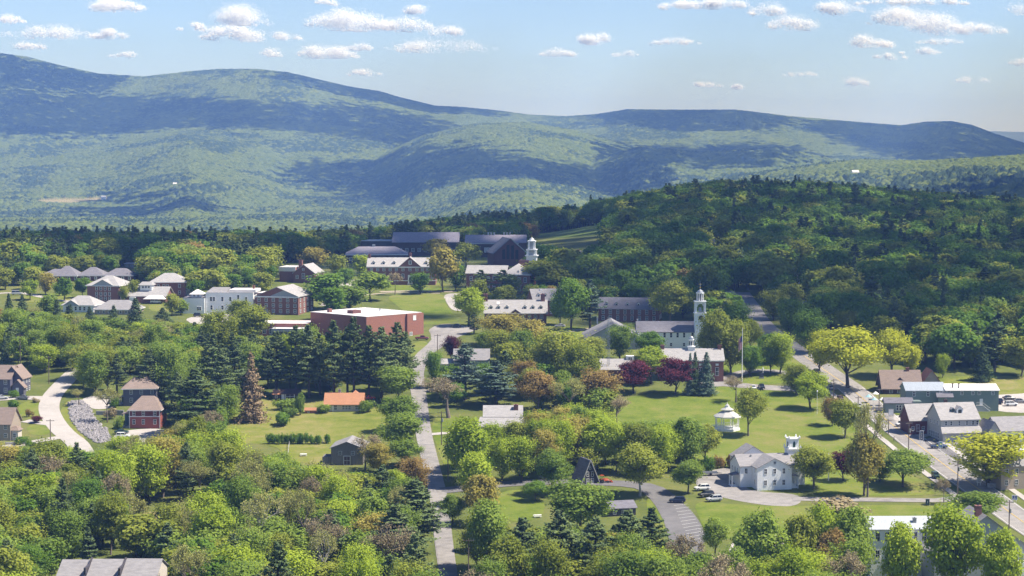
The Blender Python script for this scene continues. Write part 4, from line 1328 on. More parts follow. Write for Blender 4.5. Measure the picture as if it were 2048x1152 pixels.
# terrace of stepped grey roofs at the lower left
B = Bld('terrace', 'terrace with three stepped grey roofs at the lower left among trees', 'house', 216, 1240, -2)
for i, (x0, x1, dz, dy) in enumerate(((-103, -45, 0, 6), (-44, 24, 3, 0), (25, 96, 3, 6))):
    B.gable('x', x0, x1, dy, 110 + dy, 0, 84 + dz, 108 + dz, M_CREAM, M_SLATE, 3)
    B.win(grid(xs(x0 + 12, x1 - 12, 3), [30, 62]), 9, 13, dy)
for x_, dy in ((-44.5, 0), (24.5, 0)):
    q = MB(); q.box(x_ - 2, x_ + 2, -4, 56, 84, 106, M_DARKW); q.hull([(x_ - 2, -6, 84), (x_ + 2, -6, 84), (x_ + 2, 58, 84), (x_ - 2, 58, 84)], [(x_ - 2, -6, 90), (x_ + 2, -6, 90), (x_ + 2, 58, 115), (x_ - 2, 58, 115)], M_DARKW); B.out(q, 'party_wall')

# college: windowless brick gymnasium with white roof
B = Bld('gymnasium', 'big windowless brick gymnasium with flat white roof', 'gymnasium', 733, 686, 46)
B.flat(0, 152, 0, 172, 0, 52, M_BRICKO, M_MEMB, 1.0)
B.block('pilaster_bay', 108, 153.5, -4, -.2, -10, 51.5, M_BRICKO)
B.win([(128, 43)], 7, 9, -4, glass=M_WHITE); B.win([(118, 7)], 7, 14, -4, glass=M_STEEL)
B.block('roof_unit', 30, 52, 74, 92, 52.5, 59, M_BRICKD); B.block('roof_unit', 18, 26, 134, 141, 52.5, 60, M_BRICK); B.block('roof_unit', 118, 121, 90, 93, 52.5, 57, M_STEEL)
B = Bld('link_building', 'low flat white-roofed brick wing left of the gymnasium', 'school building', 560, 676, -4)
B.flat(-72, 52, 20, 100, 0, 26, M_BRICKO, M_MEMB, 1.5)
B.flat(-14, 50, -18, 19.5, 0, 19, M_GREYB, M_MEMB, 1.5)
B.win(grid(xs(-8, 46, 8), [9]), 6, 11, -18, glass=M_GLASS, frame=M_STEEL); B.win(grid(xs(-62, -22, 4), [12]), 6, 9, 20)
B = Bld('brick_hall', 'three-storey brick hall with pale triangular pediment and grey roof', 'school building', 556, 629, -14)
B.gable('y', -47, 43, 0, 90, 0, 36, 54, M_BRICK, M_SLATEL, 2)
q = MB(); q.poly([(-16, -.5, 37), (43, -.5, 37), (13, -.5, 49)], M_GREYB); B.out(q, 'pediment')
q = MB(); q.box(-49, 45, -2.2, -.6, 34, 36.5, M_WHITE); B.out(q, 'cornice')
B.win(grid(xs(-40, 36, 6), [7, 18, 29]), 5, 6.5); B.win(grid(xs(12, 78, 4), [7, 18, 29]), 5, 6.5, 43, 'R')
B.flat(-50, 0, 14, 60, 30, 41, M_BRICK, M_MEMB)
B = Bld('white_hall', 'white three-storey hall with flat roofs and a small square lantern', 'school building', 459, 627, -3)
B.flat(-48, 48, 0, 70, 0, 41, M_WSIDE, M_MEMB)
q = MB(); q.hull([(-48, 1, 41.6), (-6, 1, 41.6), (-6, 60, 41.6), (-48, 60, 41.6)], [(-40, 30, 50), (-6, 30, 50), (-6, 40, 50), (-40, 40, 50)], M_SLATE); B.out(q, 'roof', label='grey sloping roof at the left end')
q = MB(); q.box(-2, 52, 6, 64, 42, 47, M_MEMB); B.out(q, 'penthouse')
B.win([(-37, 29), (-31, 29), (-14, 29), (2, 29), (18, 33), (-36, 12), (-14, 12), (2, 12), (34, 29)], 4, 8)
B.flat(-92, -49, -6, 44, 0, 31, M_WSIDE, M_SLATED)
B.win([(-84, 10), (-62, 10), (-58, 10)], 4, 7, -6)
q = MB(); q.box(-78, -57, 6, 27, 31.6, 38, M_WHITE); q.hull([(-82, 2, 38.02), (-53, 2, 38.02), (-53, 31, 38.02), (-82, 31, 38.02)], [(-69, 15, 47), (-66, 15, 47), (-66, 18, 47), (-69, 18, 47)], M_MEMB); B.out(q, 'lantern')
B.win([(-72, 35), (-64, 35)], 4, 3.5, 6)
B.chimney(42, 40, 46, 54, 4)
B = Bld('gabled_brick_hall', 'brick gabled hall with chimney and white flat roof behind the pediment hall', 'school building', 604, 566, -12)
B.gable('y', -18, 26, 0, 60, 0, 20, 36, M_BRICK, M_SLATEL, 2)
B.flat(-52, -18.5, 14, 66, 0, 30, M_BRICK, M_MEMB); B.block('parapet_band', -53, -18, 13, 14, 22, 30, M_MEMB)
B.win([(-10, 12), (17, 12)], 4.5, 6); B.win([(3, 14)], 5, 10, glass=M_BROWNW); B.win(grid([12, 28, 44], [12]), 4.5, 6, 26, 'R'); B.win([(3, 27)], 3, 4)
B.chimney(-12, 30, 24, 44, 7)

# dormitories at the left
B = Bld('dormitory', 'brick dormitory with pale pediment and hipped grey roof', 'dormitory', 206, 605, -10)
B.hip(-33, 33, 0, 76, 0, 34, 52, M_BRICK, M_SLATEL, 3, 30)
B.pediment(-20, 22, -2.5, 34, 45, M_GREYB, M_SLATEL, 26)
B.win(grid([-13, -4, 5, 14], [8, 17.5, 28]), 4, 6); B.win(grid(xs(12, 64, 4), [8, 18, 28]), 4, 6, 33, 'R')
B = Bld('dormitory', 'brick dormitory with grey hipped roof left of the white hall', 'dormitory', 335, 594, 4)
B.hip(-34, 36, 0, 70, 0, 30, 46, M_BRICK, M_SLATEL, 3, 28)
B.gable('y', 30, 48, 20, 50, 0, 28, 38, M_WSIDE, M_SLATEL, 1.5)
B.win(grid([-18, -7, 0, 24], [9, 22]), 4, 6); B.win(grid([12, 28], [9, 22]), 4, 6, 36, 'R')
B = Bld('commons_building', 'low grey-roofed commons with white lantern between two brick dormitories', 'dormitory', 296, 606, -6)
B.gable('x', -42, 36, 0, 56, 0, 14, 30, M_BRICK, M_SLATEL, 3)
q = MB(); q.box(-20, 4, 14, 34, 24, 35, M_WHITE); q.hull([(-23, 11, 35.02), (7, 11, 35.02), (7, 37, 35.02), (-23, 37, 35.02)], [(-18, 22, 41), (2, 22, 41), (2, 26, 41), (-18, 26, 41)], M_SLATEL); B.out(q, 'lantern')
B.win([(-14, 31), (-8, 31), (-2, 31)], 4, 4, 14)
q = MB(); q.poly([(-36, -8, 0), (-24, -8, 0), (-24, -8, 12), (-36, -8, 12)], M_WHITE); q.box(-36, -24, -7.8, -.2, -5, 12, M_WHITE); B.out(q, 'porch')
q = MB(); q.hull([(-6, -16, 9), (38, -16, 9), (38, -.2, 9), (-6, -.2, 9)], [(4, -10, 16), (30, -10, 16), (30, -.2, 16), (4, -.2, 16)], M_MEMB); B.out(q, 'canopy')
B = Bld('dining_hall', 'grey-roofed hall with pale blue pediment in front of the brick dormitory', 'dormitory', 155, 624, -10)
B.hip(-31, 34, 0, 60, 0, 14, 31, M_WSIDE, M_SLATEL, 3, 24); B.pediment(-28, 4, -3, 13, 23, M_GREYB, M_SLATEL, 24); B.win(grid(xs(-22, 24, 6), [7]), 4, 7)
B = Bld('dining_hall', 'plain low grey-roofed hall right of the pediment hall', 'dormitory', 230, 629, -4)
B.hip(-42, 42, 0, 64, 0, 10, 27, M_TAN, M_SLATE, 3, 26); B.win(grid(xs(-34, 34, 7), [5]), 4, 5)
B = Bld('long_dormitory', 'very long low building with dark hipped roofs at the left edge of college', 'dormitory', 176, 562, 0)
for x0, x1, y0, zr in ((-96, -30, 6, 22), (-70, -22, -6, 29), (-21, 30, 2, 26), (31, 90, 0, 24)):
    B.hip(x0, x1, y0, y0 + 60, 0, 11, zr, M_BRICKD, M_SLATED, 2, 22)
B.win(grid(xs(-64, 84, 12), [6]), 4, 5, -6.2)

# dormered hall on the quad
B = Bld('dormered_hall', 'long brick hall with white dormers and central pediment facing the lawn', 'school building', 803, 570, 0)
B.gable('x', -68, 68, 0, 66, 0, 36, 52, M_BRICK, M_SLATEL, 2)
B.pediment(-4, 38, -1.5, 37, 55, M_BRICK, M_SLATEL, 30)
q = MB(); q.box(-69, 69, -2, -.1, 34.5, 36.6, M_WHITE); q.box(-69, 69, -1.2, -.1, 8, 9.4, M_WHITE); B.out(q, 'cornice')
for x_ in (-56, -36, -15, 49, 62): B.dormer(x_, 8, 39, 6, 6, 12, M_WHITE, M_SLATEL)
B.win(grid(xs(-60, -10, 5) + [3, 17, 31] + xs(42, 62, 3), [31]), 4.4, 5); B.win(grid(xs(-60, -10, 5) + [3, 31] + xs(42, 62, 3), [18]), 4.4, 8)
q = MB(); q.box(13, 22, -1.6, -.2, 3, 20, M_WHITE); q.box(15.5, 19.5, -1.9, -1.65, 3, 15, M_GLASS); q.box(12, 23, -5, -.2, -4, 3, M_STONE); B.out(q, 'door')
q = MB(); q.box(14.6, 20.4, -2.2, -1.6, 41, 49, M_WHITE); q.box(16, 19, -2.5, -2.22, 42, 48, M_GLASS); B.out(q, 'pediment_window')
B.chimney(-66, 33, 46, 60, 5); B.chimney(16, 38, 46, 62, 5); B.chimney(66, 33, 46, 60, 5)
# sports centre: big dark roofs
B = Bld('sports_centre', 'huge sports hall with long plain dark violet roof', 'sports hall', 851, 512, 0)
B.gable('x', -66, 66, 0, 110, 0, 27, 44, M_BROWNW, M_SLATEV, 1.5)
B.win(grid(xs(-50, 50, 9), [12]), 5, 6)
B.flat(-132, -67, 30, 90, 0, 28, M_DARKW, M_BLUER)
B = Bld('sports_wing', 'lower dark-roofed sports wing left of the huge sports hall', 'sports hall', 752, 526, 3)
B.hip(-60, 62, 0, 84, 0, 17, 31, M_BROWNW, M_SLATEV, 2, 26); B.win(grid(xs(-50, 50, 10), [8]), 5, 6); B.block('vent_hood', -8, -2, 40, 46, 30, 35, M_STEEL)
B = Bld('sports_wing', 'far dark flat-roofed sports wing behind a golden tree', 'sports hall', 655, 512, 0)
B.gable('x', -36, 36, 0, 50, 0, 12, 18, M_DARKW, M_SLATED, 2); B.block('skylight', -8, 8, -1, 14, 11, 14, M_MEMB)
B = Bld('arts_centre', 'dark-roofed arts centre with rooftop vents right of sports hall', 'sports hall', 984, 514, 0)
B.gable('x', -53, 68, 0, 100, 0, 28, 41, M_BROWNW, M_SLATEV, 1.5)
q = MB(); q.box(-54, 54, -2.3, -.2, 26, 28, M_GREYW); B.out(q, 'fascia'); B.win([(-38, 14), (-10, 14), (0, 14)], 9, 8, glass=M_GREYW)
for x_ in (-8, -2, 4, 24, 30, 36): B.chimney(x_, 50, 38, 47, 3, M_STEEL)
B = Bld('chapel_hall', 'dark gabled hall with tall black windows under a steep roof', 'school building', 1020, 532, 12)
B.gable('y', -32, 32, 0, 70, 0, 26, 54, M_BRICKD, M_SLATED, 2.5)
q = MB()
for x_, zt in ((-13, 34), (-4, 43), (5, 42), (14, 33)): q.hull([(x_ - 3, -.5, 14), (x_ + 3, -.5, 14), (x_ + 3, .2, 14), (x_ - 3, .2, 14)], [(x_ - 3, -.5, zt - 1.5), (x_ + 3, -.5, zt), (x_ + 3, .2, zt), (x_ - 3, .2, zt - 1.5)], M_GLASS)
B.out(q, 'gable_glazing')
r = MB(); r.hull([(2, -3.4, 53.5), (35.4, -3.4, 23.8), (35.4, -2.7, 23.8), (2, -2.7, 53.5)], [(2, -3.4, 55.6), (35.4, -3.4, 26.2), (35.4, -2.7, 26.2), (2, -2.7, 55.6)], M_GREYW); B.out(r, 'rake_board')
# domed college hall
B = Bld('cupola_hall', 'brick college hall with hipped grey roof and tall white cupola', 'school building', 1000, 586, -8)
B.gable('x', -70, 10, 10, 60, 0, 38, 52, M_BRICK, M_SLATEL, 2)
B.hip(6, 62, -8, 80, 0, 38, 58, M_BRICK, M_SLATEL, 2.5, 34, 'y')
B.win(grid([16, 26], [12, 27]), 4.5, 9, -8); B.win(grid([40, 52], [10, 27]), 5, 9, -8); B.win(grid(xs(-60, -2, 6), [12, 28]), 4.5, 8, 10)
q = MB(); q.box(12, 28, -8.8, -8.2, 0, 36, M_CREAM); B.out(q, 'entrance_bay')
B.block('attic', 34, 54, 30, 60, 50, 64, M_BRICK)
for nm, z0, z1, w_, open_ in (('tower', 50, 72, 20, 0), ('belfry', 74, 84, 16, 1), ('lantern', 86, 101, 11, 1)):
    q = MB()
    if open_:
        for sx in (-1, 1):
            for sy in (-1, 1): q.box(58 + sx * w_ / 2 - 1.3, 58 + sx * w_ / 2 + 1.3, 46 + sy * w_ / 2 - 1.3, 46 + sy * w_ / 2 + 1.3, z0, z1, M_WHITE)
        q.box(58 - w_ * .3, 58 + w_ * .3, 46 - w_ * .3, 46 + w_ * .3, z0, z1, M_GREYB)
    else:
        q.box(58 - w_ / 2, 58 + w_ / 2, 46 - w_ / 2, 46 + w_ / 2, z0, z1, M_WSIDE)
    q.box(58 - w_ / 2 - 2.5, 58 + w_ / 2 + 2.5, 46 - w_ / 2 - 2.5, 46 + w_ / 2 + 2.5, z1 + .02, z1 + 1.96, M_WHITE)
    B.out(q, nm)
q = MB(); q.cyl(58, 46, 103.02, 107, 5.5, 4, M_WHITE, 10); q.cyl(58, 46, 107, 109.5, 4, 1, M_STEEL, 10); q.cyl(58, 46, 109.5, 116, .6, .1, M_GOLD, 6); B.out(q, 'dome')
B = Bld('violet_roofed_hall', 'brick gabled hall with violet grey roof below the hayfield', 'school building', 1168, 541, 10)
B.gable('x', -10, 46, 4, 50, 0, 20, 37, M_BRICKD, M_SLATEV, 2)
B.gable('y', -36, 0, 0, 54, 0, 18, 34, M_BRICKD, M_SLATEV, 2); B.win(grid([-26, -10], [10]), 4, 6); B.chimney(46, 26, 28, 44, 5); B.win(grid([8, 20, 32], [10]), 4, 6, 4)
B.chimney(-6, 30, 28, 40, 4)
# dormer house on the lawn and its neighbours
B = Bld('dormer_house', 'brick house with six white dormers and a chimney at each end', 'house', 1031, 648, 0)
B.gable('x', -62, 62, 0, 62, 0, 22, 45, M_BRICK, M_SLATEL, 2.5)
for x_ in (-49, -34, -17, 19, 35, 51): B.dormer(x_, 9, 27.5, 7, 6, 14, M_WHITE, M_SLATEL)
B.pediment(-10, 10, -1, 22, 29, M_BRICKD, M_SLATEL, 14)
B.win(grid(xs(-52, -16, 4) + xs(16, 52, 4), [14]), 5, 8); B.win([(0, 9)], 5, 12, glass=M_WHITE)
B.chimney(-60, 31, 30, 58, 8, None, 9); B.chimney(55, 31, 30, 58, 8, None, 9)
q = MB(); q.hull([(-38, 21, 37.7), (-32, 21, 37.7), (-32, 26, 41.4), (-38, 26, 41.4)], [(-38, 20, 39), (-32, 20, 39), (-32, 26, 43), (-38, 26, 43)], M_MEMB); B.out(q, 'skylight')
B = Bld('dormer_house', 'brick dormered house standing behind the two-toned tall tree', 'house', 1100, 632, 14)
B.gable('x', -34, 40, 0, 50, 0, 32, 52, M_BRICK, M_SLATE, 2)
for x_ in (-22, -8, 8, 24): B.dormer(x_, 7, 37, 6, 5, 12, M_WHITE, M_SLATE)
B.win(grid(xs(-24, 30, 5), [9, 23]), 4.5, 8); B.block('skylight', -16, -10, 20, 26, 48, 53, M_MEMB)
B = Bld('dormer_house', 'long brick house with paired end chimneys behind the steeple church', 'house', 1262, 644, -10)
B.gable('x', -66, 56, 0, 52, 0, 26, 46, M_BRICK, M_SLATED, 2)
for x_ in (-50, -30, -8, 14, 36): B.dormer(x_, 8, 31, 6, 5, 12, M_WHITE, M_SLATED)
B.win(grid(xs(-56, 46, 8), [8, 20]), 4.5, 8); B.win(grid([12, 26, 40], [10]), 4, 8, 56, 'R'); B.win([(26, 34)], 4, 9, 56, 'R')
B.chimney(54, 18, 36, 57, 7); B.chimney(54, 36, 36, 57, 7)
q = MB()
for sg in (0, 1):
    q.bar((58.6, -2 if sg == 0 else 54, 25.5), (58.6, 26, 47), .8, M_WHITE, 4)
B.out(q, 'rake_board')
# white ridge house next to the town hall
B = Bld('library', 'low brick building with pale grey roof and white roof turret', 'library', 1236, 768, 0)
B.gable('x', -34, 26, 8, 60, 0, 28, 46, M_BRICK, M_SLATEL, 2); B.gable('y', 4, 44, 0, 40, 0, 20, 38, M_BRICK, M_SLATEL, 2)
q = MB(); q.box(18, 34, 30, 46, 36, 53, M_WHITE); B.out(q, 'roof_turret'); B.win([(-22, 14), (-8, 14)], 5, 9, 8); B.win([(24, 11)], 5, 9); B.win([(24, 48), (28, 48)], 3, 5, 30)
B = Bld('house', 'grey-roofed house behind the blue-green pine by the road', 'house', 944, 746, 0)
B.gable('x', -36, 34, 0, 54, 0, 26, 45, M_GREYB, M_SLATE, 2); B.win(grid(xs(-28, 28, 5), [12]), 5, 9); B.win([(27, 30)], 4, 6, 34, 'R')
B = Bld('house', 'small pale blue house half hidden beside the road', 'house', 894, 745, 6)
B.gable('x', -12, 18, 0, 34, 0, 17, 25, M_GREYB, M_SLATEL, 2); B.win([(-4, 9), (9, 9)], 4, 6)

# along the main street
B = Bld('inn', 'long sage green inn with white and blue-grey metal roofs', 'inn', 1905, 822, 0)
B.gable('x', -92, -14, 6, 66, 0, 40, 53, M_GREENW, M_BLUER, 2); B.gable('x', -13.5, 92, 0, 66, 0, 41, 50, M_GREENW, M_MEMB, 2)
B.win([(-76, 34), (-48, 34), (-22, 34)], 5, 9, 6); B.win([(18, 36), (40, 36), (53, 36), (80, 36)], 5, 6); B.win([(57, 18)], 5, 12, glass=M_WHITE)
B.block('bay', -30, -2, -7, -.2, -6, 28, M_GREENW); B.win([(-24, 37), (-16, 37), (-8, 37)], 5, 6, -.1)
q = MB(); q.hull([(-34, -10, 28), (0, -10, 28), (0, 0, 36), (-34, 0, 36)], [(-34, -10, 29), (0, -10, 29), (0, 0, 37), (-34, 0, 37)], M_SLATED); B.out(q, 'skirt_roof')
B.gable('x', -138, -84, -18, 5.5, 0, 19, 27, M_GREENW, M_SLATED, 2.5)
B.win([(-114, 9), (-108, 9), (-102, 9)], 4, 10, -18); B.win([(-84, 10), (-78, 10)], 4, 8, 5.8)
B.block('side_bay', -83.5, -66, -20, 5.8, -6, 22, M_GREENW); B.win([(-75, 12)], 8, 8, -20)
B.chimney(2, 12, 40, 54, 2, M_BROWNW); B.chimney(14, 10, 40, 54, 2, M_BROWNW)
q = MB()
for i in range(6): q.box(58 + i * 2.6, 60.6 + i * 2.6, -6, -.3, -3, 12 - i * 2, M_GREYW)
q.box(46, 58, -6, -.3, -3, 12, M_GREYW)
for z_ in (15, 18): q.bar((46, -6, z_), (58, -6, z_), .4, M_GREYW)
q.bar((58, -6, 18), (74, -6, 6), .4, M_GREYW); B.out(q, 'stair')
B = Bld('gabled_house', 'brown-roofed house with red-roofed barn behind the sage green inn', 'house', 1812, 788, 0)
B.gable('x', -46, 30, 0, 60, 0, 13, 44, M_BROWNW, M_BROWNR, 4)
B.gable('y', 32, 74, 10, 60, 0, 18, 46, M_TAN, M_REDR, 3)
B.chimney(8, 30, 36, 50, 6); B.win(grid([-30, -14, 4], [6]), 6, 7); B.dormer(-10, 12, 18, 12, 8, 14, M_BROWNW, M_BROWNR)
B = Bld('shop_house', 'large pale grey shop with big shingled roof and white dormer', 'shop', 1918, 882, 10)
B.gable('x', -38, 42, 0, 74, 0, 44, 72, M_GREYW, M_SLATEL, 3)
B.win(grid([-28, -17, 0, 16, 29, 38], [36]), 4, 8)
q = MB(); q.hull([(-42, -14, 17), (46, -14, 17), (43, -.2, 28), (-39, -.2, 28)], [(-42, -14, 18.2), (46, -14, 18.2), (43, -.2, 30), (-39, -.2, 30)], M_SLATEL); q.box(-38, 42, -9, -.3, -6, 17.2, M_GREYW); B.out(q, 'shopfront')
B.win(grid(xs(14, 58, 5), [10]), 6, 11, -38, 'L'); B.win(grid(xs(18, 54, 3), [35]), 5, 8, -38, 'L')
B.dormer(6, 12, 53, 13, 9, 24, M_WHITE, M_SLATEL); B.dormer(-8, 14, 53, 7, 9, 20, M_TEAL, M_SLATEL)
B.gable('x', -74, -10, 74.5, 130, 0, 34, 62, M_MAROON, M_SLATEL, 3); B.win([(-58, 17)], 6, 14, 74.5, glass=M_MAROON); B.win(grid([-68, -46], [16]), 5, 8, 74.5)
B.chimney(8, 92, 52, 72, 6, M_BROWNW)
B = Bld('shop_house', 'blue-grey roofed shop with dark shopfront at the right edge', 'shop', 2040, 884, 10)
B.gable('x', -44, 60, 0, 72, 0, 24, 46, M_WSIDE, M_SLATE, 4); B.win(grid(xs(-34, 50, 7), [11]), 9, 11); B.gable('y', -70, -44.5, -6, 50, 0, 22, 42, M_GREYW, M_SLATE, 2.5); B.win([(-58, 12)], 6, 9, -6)
B = Bld('house', 'tan shingled house behind stone wall at the right edge', 'house', 2040, 978, 14)
B.gable('x', -42, 60, 0, 60, 0, 48, 72, M_TAN, M_SLATE, 3); B.win(grid([-30, -8, 16], [14, 36]), 6, 10)
B = Bld('metal_roofed_house', 'white house with ribbed pale metal roof seen between the front trees', 'house', 1806, 1160, 2)
B.gable('x', -66, 74, 0, 78, 0, 103, 121, M_WSIDE, M_METALR, 3)
B.win(grid(xs(-52, 60, 7), [88, 52]), 8, 17); B.block('bay', -2, 18, -12, -.2, -10, 100, M_WSIDE); B.chimney(26, 20, 105, 122, 7, M_STEEL)
B.win(grid(xs(14, 64, 3), [88, 52]), 8, 17, -66, 'L')
B = Bld('gable_fronted_house', 'blue-grey house with huge front gable at the lower right corner', 'house', 1986, 1180, 4)
B.gable('y', -120, 88, 0, 110, 0, 74, 150, M_GREYB, M_SLATE, 4)
B.block('garage', 14, 100, -26, -.2, -10, 60, M_WSIDE); B.win([(40, 78), (47, 78), (54, 78)], 6, 9); B.chimney(-24, 30, 130, 166, 12)
B.win(grid([-40, -10], [95]), 9, 15)
# white houses glimpsed in the wooded hill
for x_, y_, w_, lab in ((1592, 568, 16, 'tiny white house glimpsed among trees above the street bend'), (1618, 622, 20, 'white house half hidden by trees right of the shaded street'), (1462, 602, 18, 'white house showing between trees behind the steeple'), (1422, 486, 14, 'small white house beside the far bright road')):
    B = Bld('farmhouse', lab, 'house', x_, y_, 12)
    B.gable('x', -w_ / 2, w_ / 2, 0, w_ * .8, 0, w_ * .6, w_, M_WSIDE, M_SLATE, 1); B.win(grid([-w_ * .25, w_ * .2], [w_ * .3]), 2.2, 3.4)
B = Bld('farmhouse', 'low house with pale skylit roof at the dark wood edge left', 'house', 514, 531, 16)
B.gable('x', -32, 28, 0, 40, 0, 8, 18, M_DARKW, M_SLATED, 2); B.gable('y', 8, 30, -4, 30, 0, 8, 22, M_DARKW, M_BLUER, 2)
B = Bld('farmhouse', 'pale flat-roofed building in trees far left of college', 'house', 272, 536, 0)
B.flat(-24, 28, 0, 30, 0, 8, M_TAN, M_MEMB); B.win(grid(xs(-18, 22, 5), [4]), 3, 3)
for x_, y_, w_, lab in ((350, 372, 7, 'far white farmhouse in the valley forest'), (207, 400, 9, 'far farm building beside the pale valley clearing'), (1712, 352, 13, 'far white barn on the sunlit hill at the right')):
    B = Bld('farmhouse', lab, 'house', x_, y_, 8)
    B.gable('x', -w_ / 2, w_ / 2, 0, w_, 0, w_ * .5, w_ * .8, M_WSIDE, M_MEMB, .5); B.win([(-w_ * .2, w_ * .25)], 1.5, 1.5)
# ---------------------------------------------------------------- trees one can point at
T = tree
# the four round maples on the left edge of the road
T('maple', 793, 733, 806, 76, 'topmost of four round bright green maples lining the road', 0)
T('maple', 798, 792, 862, 70, 'second from the top of four round maples lining the road', 1)
T('maple', 801, 826, 905, 84, 'largest of four round maples lining the road, above the lowest one', 0)
T('maple', 806, 880, 932, 66, 'lowest and smallest of four round maples lining the road', 1)
# pine grove behind the orange cottage
for i, (x, t, b, w) in enumerate([(553, 664, 790, 66), (592, 652, 792, 52), (618, 650, 796, 58), (640, 668, 790, 46), (668, 642, 798, 62), (695, 655, 790, 50), (708, 636, 796, 60), (738, 652, 792, 58), (763, 655, 796, 66), (795, 645, 782, 64), (812, 668, 770, 44)]):
    T('pine', x, t, b, w, 'tall pine in the dark grove behind the orange cottage, %s from the left' % ['first', 'second', 'third', 'fourth', 'fifth', 'sixth', 'seventh', 'eighth', 'ninth', 'tenth', 'last'][i], group='pines behind the orange cottage')
T('brownspruce', 503, 708, 843, 58, 'browned pointed spruce standing alone on the meadow')
T('maple', 615, 652, 770, 50, 'bright green tree peeping out among the dark pines'); T('lime', 580, 668, 775, 40, 'yellow-green tree between the first two grove pines')
T('pine', 392, 738, 872, 100, 'broad shaggy pine right of the brown-roofed houses'); T('pine', 428, 668, 790, 60, 'tall pine left of the browned spruce')
T('pine', 470, 690, 790, 56, 'dark pine just behind the browned spruce'); T('pine', 445, 700, 810, 50, 'dark pine at the left edge of the meadow')
T('olive', 440, 622, 725, 66, 'loose olive tree in front of the low brick wing'); T('olive', 500, 612, 700, 74, 'broad olive tree before the brick pediment hall')
# right of the road
T('bare', 898, 755, 836, 98, 'wide grey bare tree right of the road'); T('copper', 902, 672, 720, 36, 'purple tree beside the turning circle')
T('green', 868, 702, 775, 34, 'slim dark green tree at the road bend'); T('bluepine', 930, 688, 800, 72, 'blue-green pine in front of the grey-roofed house')
T('bluepine', 992, 722, 812, 84, 'greyish pine behind the chimney house'); T('rust', 1046, 722, 790, 50, 'dark rusty red tree behind the greyish pine')
T('rust', 1075, 742, 830, 66, 'rusty orange tree left of the yellow-green rows'); T('olive', 1112, 662, 776, 112, 'very large round olive tree in the town centre')
T('olive', 1160, 690, 795, 70, 'olive tree right of the very large round olive tree'); T('maple', 1125, 742, 815, 40, 'narrow bright green tree below the very large olive tree')
T('maple', 970, 664, 704, 36, 'small round bright tree behind the blue-green pine'); T('gold', 1010, 628, 690, 90, 'broad golden tree in front of the dormer house')
T('olive', 1000, 660, 726, 56, 'olive tree below the broad golden tree'); T('gold', 1060, 640, 706, 60, 'second golden tree right of the broad golden one')
T('maple', 1045, 660, 730, 54, 'bright green tree below the dormer house'); T('maple', 1135, 662, 720, 34, 'small green tree left of the church side hall')
T('maple', 1241, 650, 722, 54, 'vivid green oval tree in front of the church side hall'); T('green', 1299, 664, 718, 50, 'mid green round tree in front of the church nave')
T('olive', 1187, 674, 730, 44, 'small olive tree left of the lattice mast'); T('lime', 1302, 694, 768, 56, 'yellow-green tree between the two purple trees')
T('copper', 1268, 722, 786, 62, 'left one of two purple trees before the town hall', 0); T('copper', 1350, 717, 790, 70, 'right one of two purple trees before the town hall', 1)
T('bluespruce', 1380, 708, 790, 24, 'left one of three slim spruces before the town hall'); T('spruce', 1390, 706, 790, 28, 'middle one of three slim spruces before the town hall'); T('bluespruce', 1412, 706, 790, 38, 'right one of three slim spruces before the town hall')
T('rust', 1200, 740, 836, 76, 'reddish budding tree at the left edge of the green'); T('bare', 1232, 790, 860, 50, 'grey bare tree at the left edge of the green')
T('budding', 1140, 755, 850, 70, 'pale green budding tree above the yellow-green rows')
T('lime', 985, 846, 932, 58, 'yellow-green tree covering the left front of the chimney house', 5); T('olive', 1036, 842, 926, 60, 'olive tree covering the right front of the chimney house', 3); T('lime', 1042, 872, 964, 58, 'bright tree below the chimney house', 6); T('gold', 1088, 858, 958, 54, 'golden tree left of the A-frame chalet rows', 3); T('lime', 1005, 878, 966, 54, 'yellow-green tree by the cross street below chimney house', 7)
# on and around the green
T('olive', 1497, 778, 872, 62, 'open crowned tree beside the bandstand', 4); T('bare', 1472, 752, 805, 50, 'pale bare tree above the bandstand')
T('lime', 1622, 745, 818, 62, 'yellow-green round tree on the upper green by the street', 0); T('olive', 1592, 728, 790, 56, 'olive tree left of the yellow-green tree by the street')
T('olive', 1688, 800, 876, 58, 'olive tree in the middle of the street edge', 0); T('rust', 1664, 795, 852, 40, 'pinkish small tree left of the street edge olive tree')
T('budding', 1735, 806, 994, 62, 'tall thin budding tree towering beside the street', 1); T('gold', 1728, 868, 992, 66, 'golden tree with long bare trunk on the lower green', 2)
T('maple', 1806, 900, 974, 96, 'broad green maple on the lower green by the street', 4); T('copper', 1687, 902, 962, 54, 'round purple tree right of the meeting house', 1)
T('olive', 1626, 893, 978, 78, 'dark olive tree at the right corner of the meeting house', 0); T('maple', 1760, 922, 962, 50, 'low green tree between the golden and broad maple')
T('yellow', 1695, 656, 776, 130, 'huge vivid yellow-green tree at the street bend', 4); T('yellow', 1640, 660, 745, 50, 'yellow-green tree left of the huge vivid one')
T('yellow', 1785, 662, 754, 74, 'second vivid yellow tree right of the huge one', 0); T('yellow', 1820, 690, 752, 40, 'smaller bright yellow tree above the brown-roofed house')
T('lime', 1885, 708, 756, 26, 'slim bright tree right of the red-roofed barn'); T('spruce', 1965, 690, 762, 42, 'dark conifer standing before the right wood')
T('yellow', 1980, 866, 974, 132, 'huge yellow-green tree over the shop car park', 6); T('bare', 1888, 958, 1010, 36, 'thin bare sapling at the street corner')
T('olive', 1430, 622, 745, 62, 'tall olive tree in front of the steeple base'); T('olive', 1462, 640, 748, 70, 'tall olive tree right of the steeple'); T('green', 1500, 690, 752, 50, 'green tree behind the flagpole')
T('lime', 1560, 665, 748, 52, 'yellow-green tree left of the street bend'); T('maple', 1540, 690, 748, 44, 'green tree behind the upper green triangle')
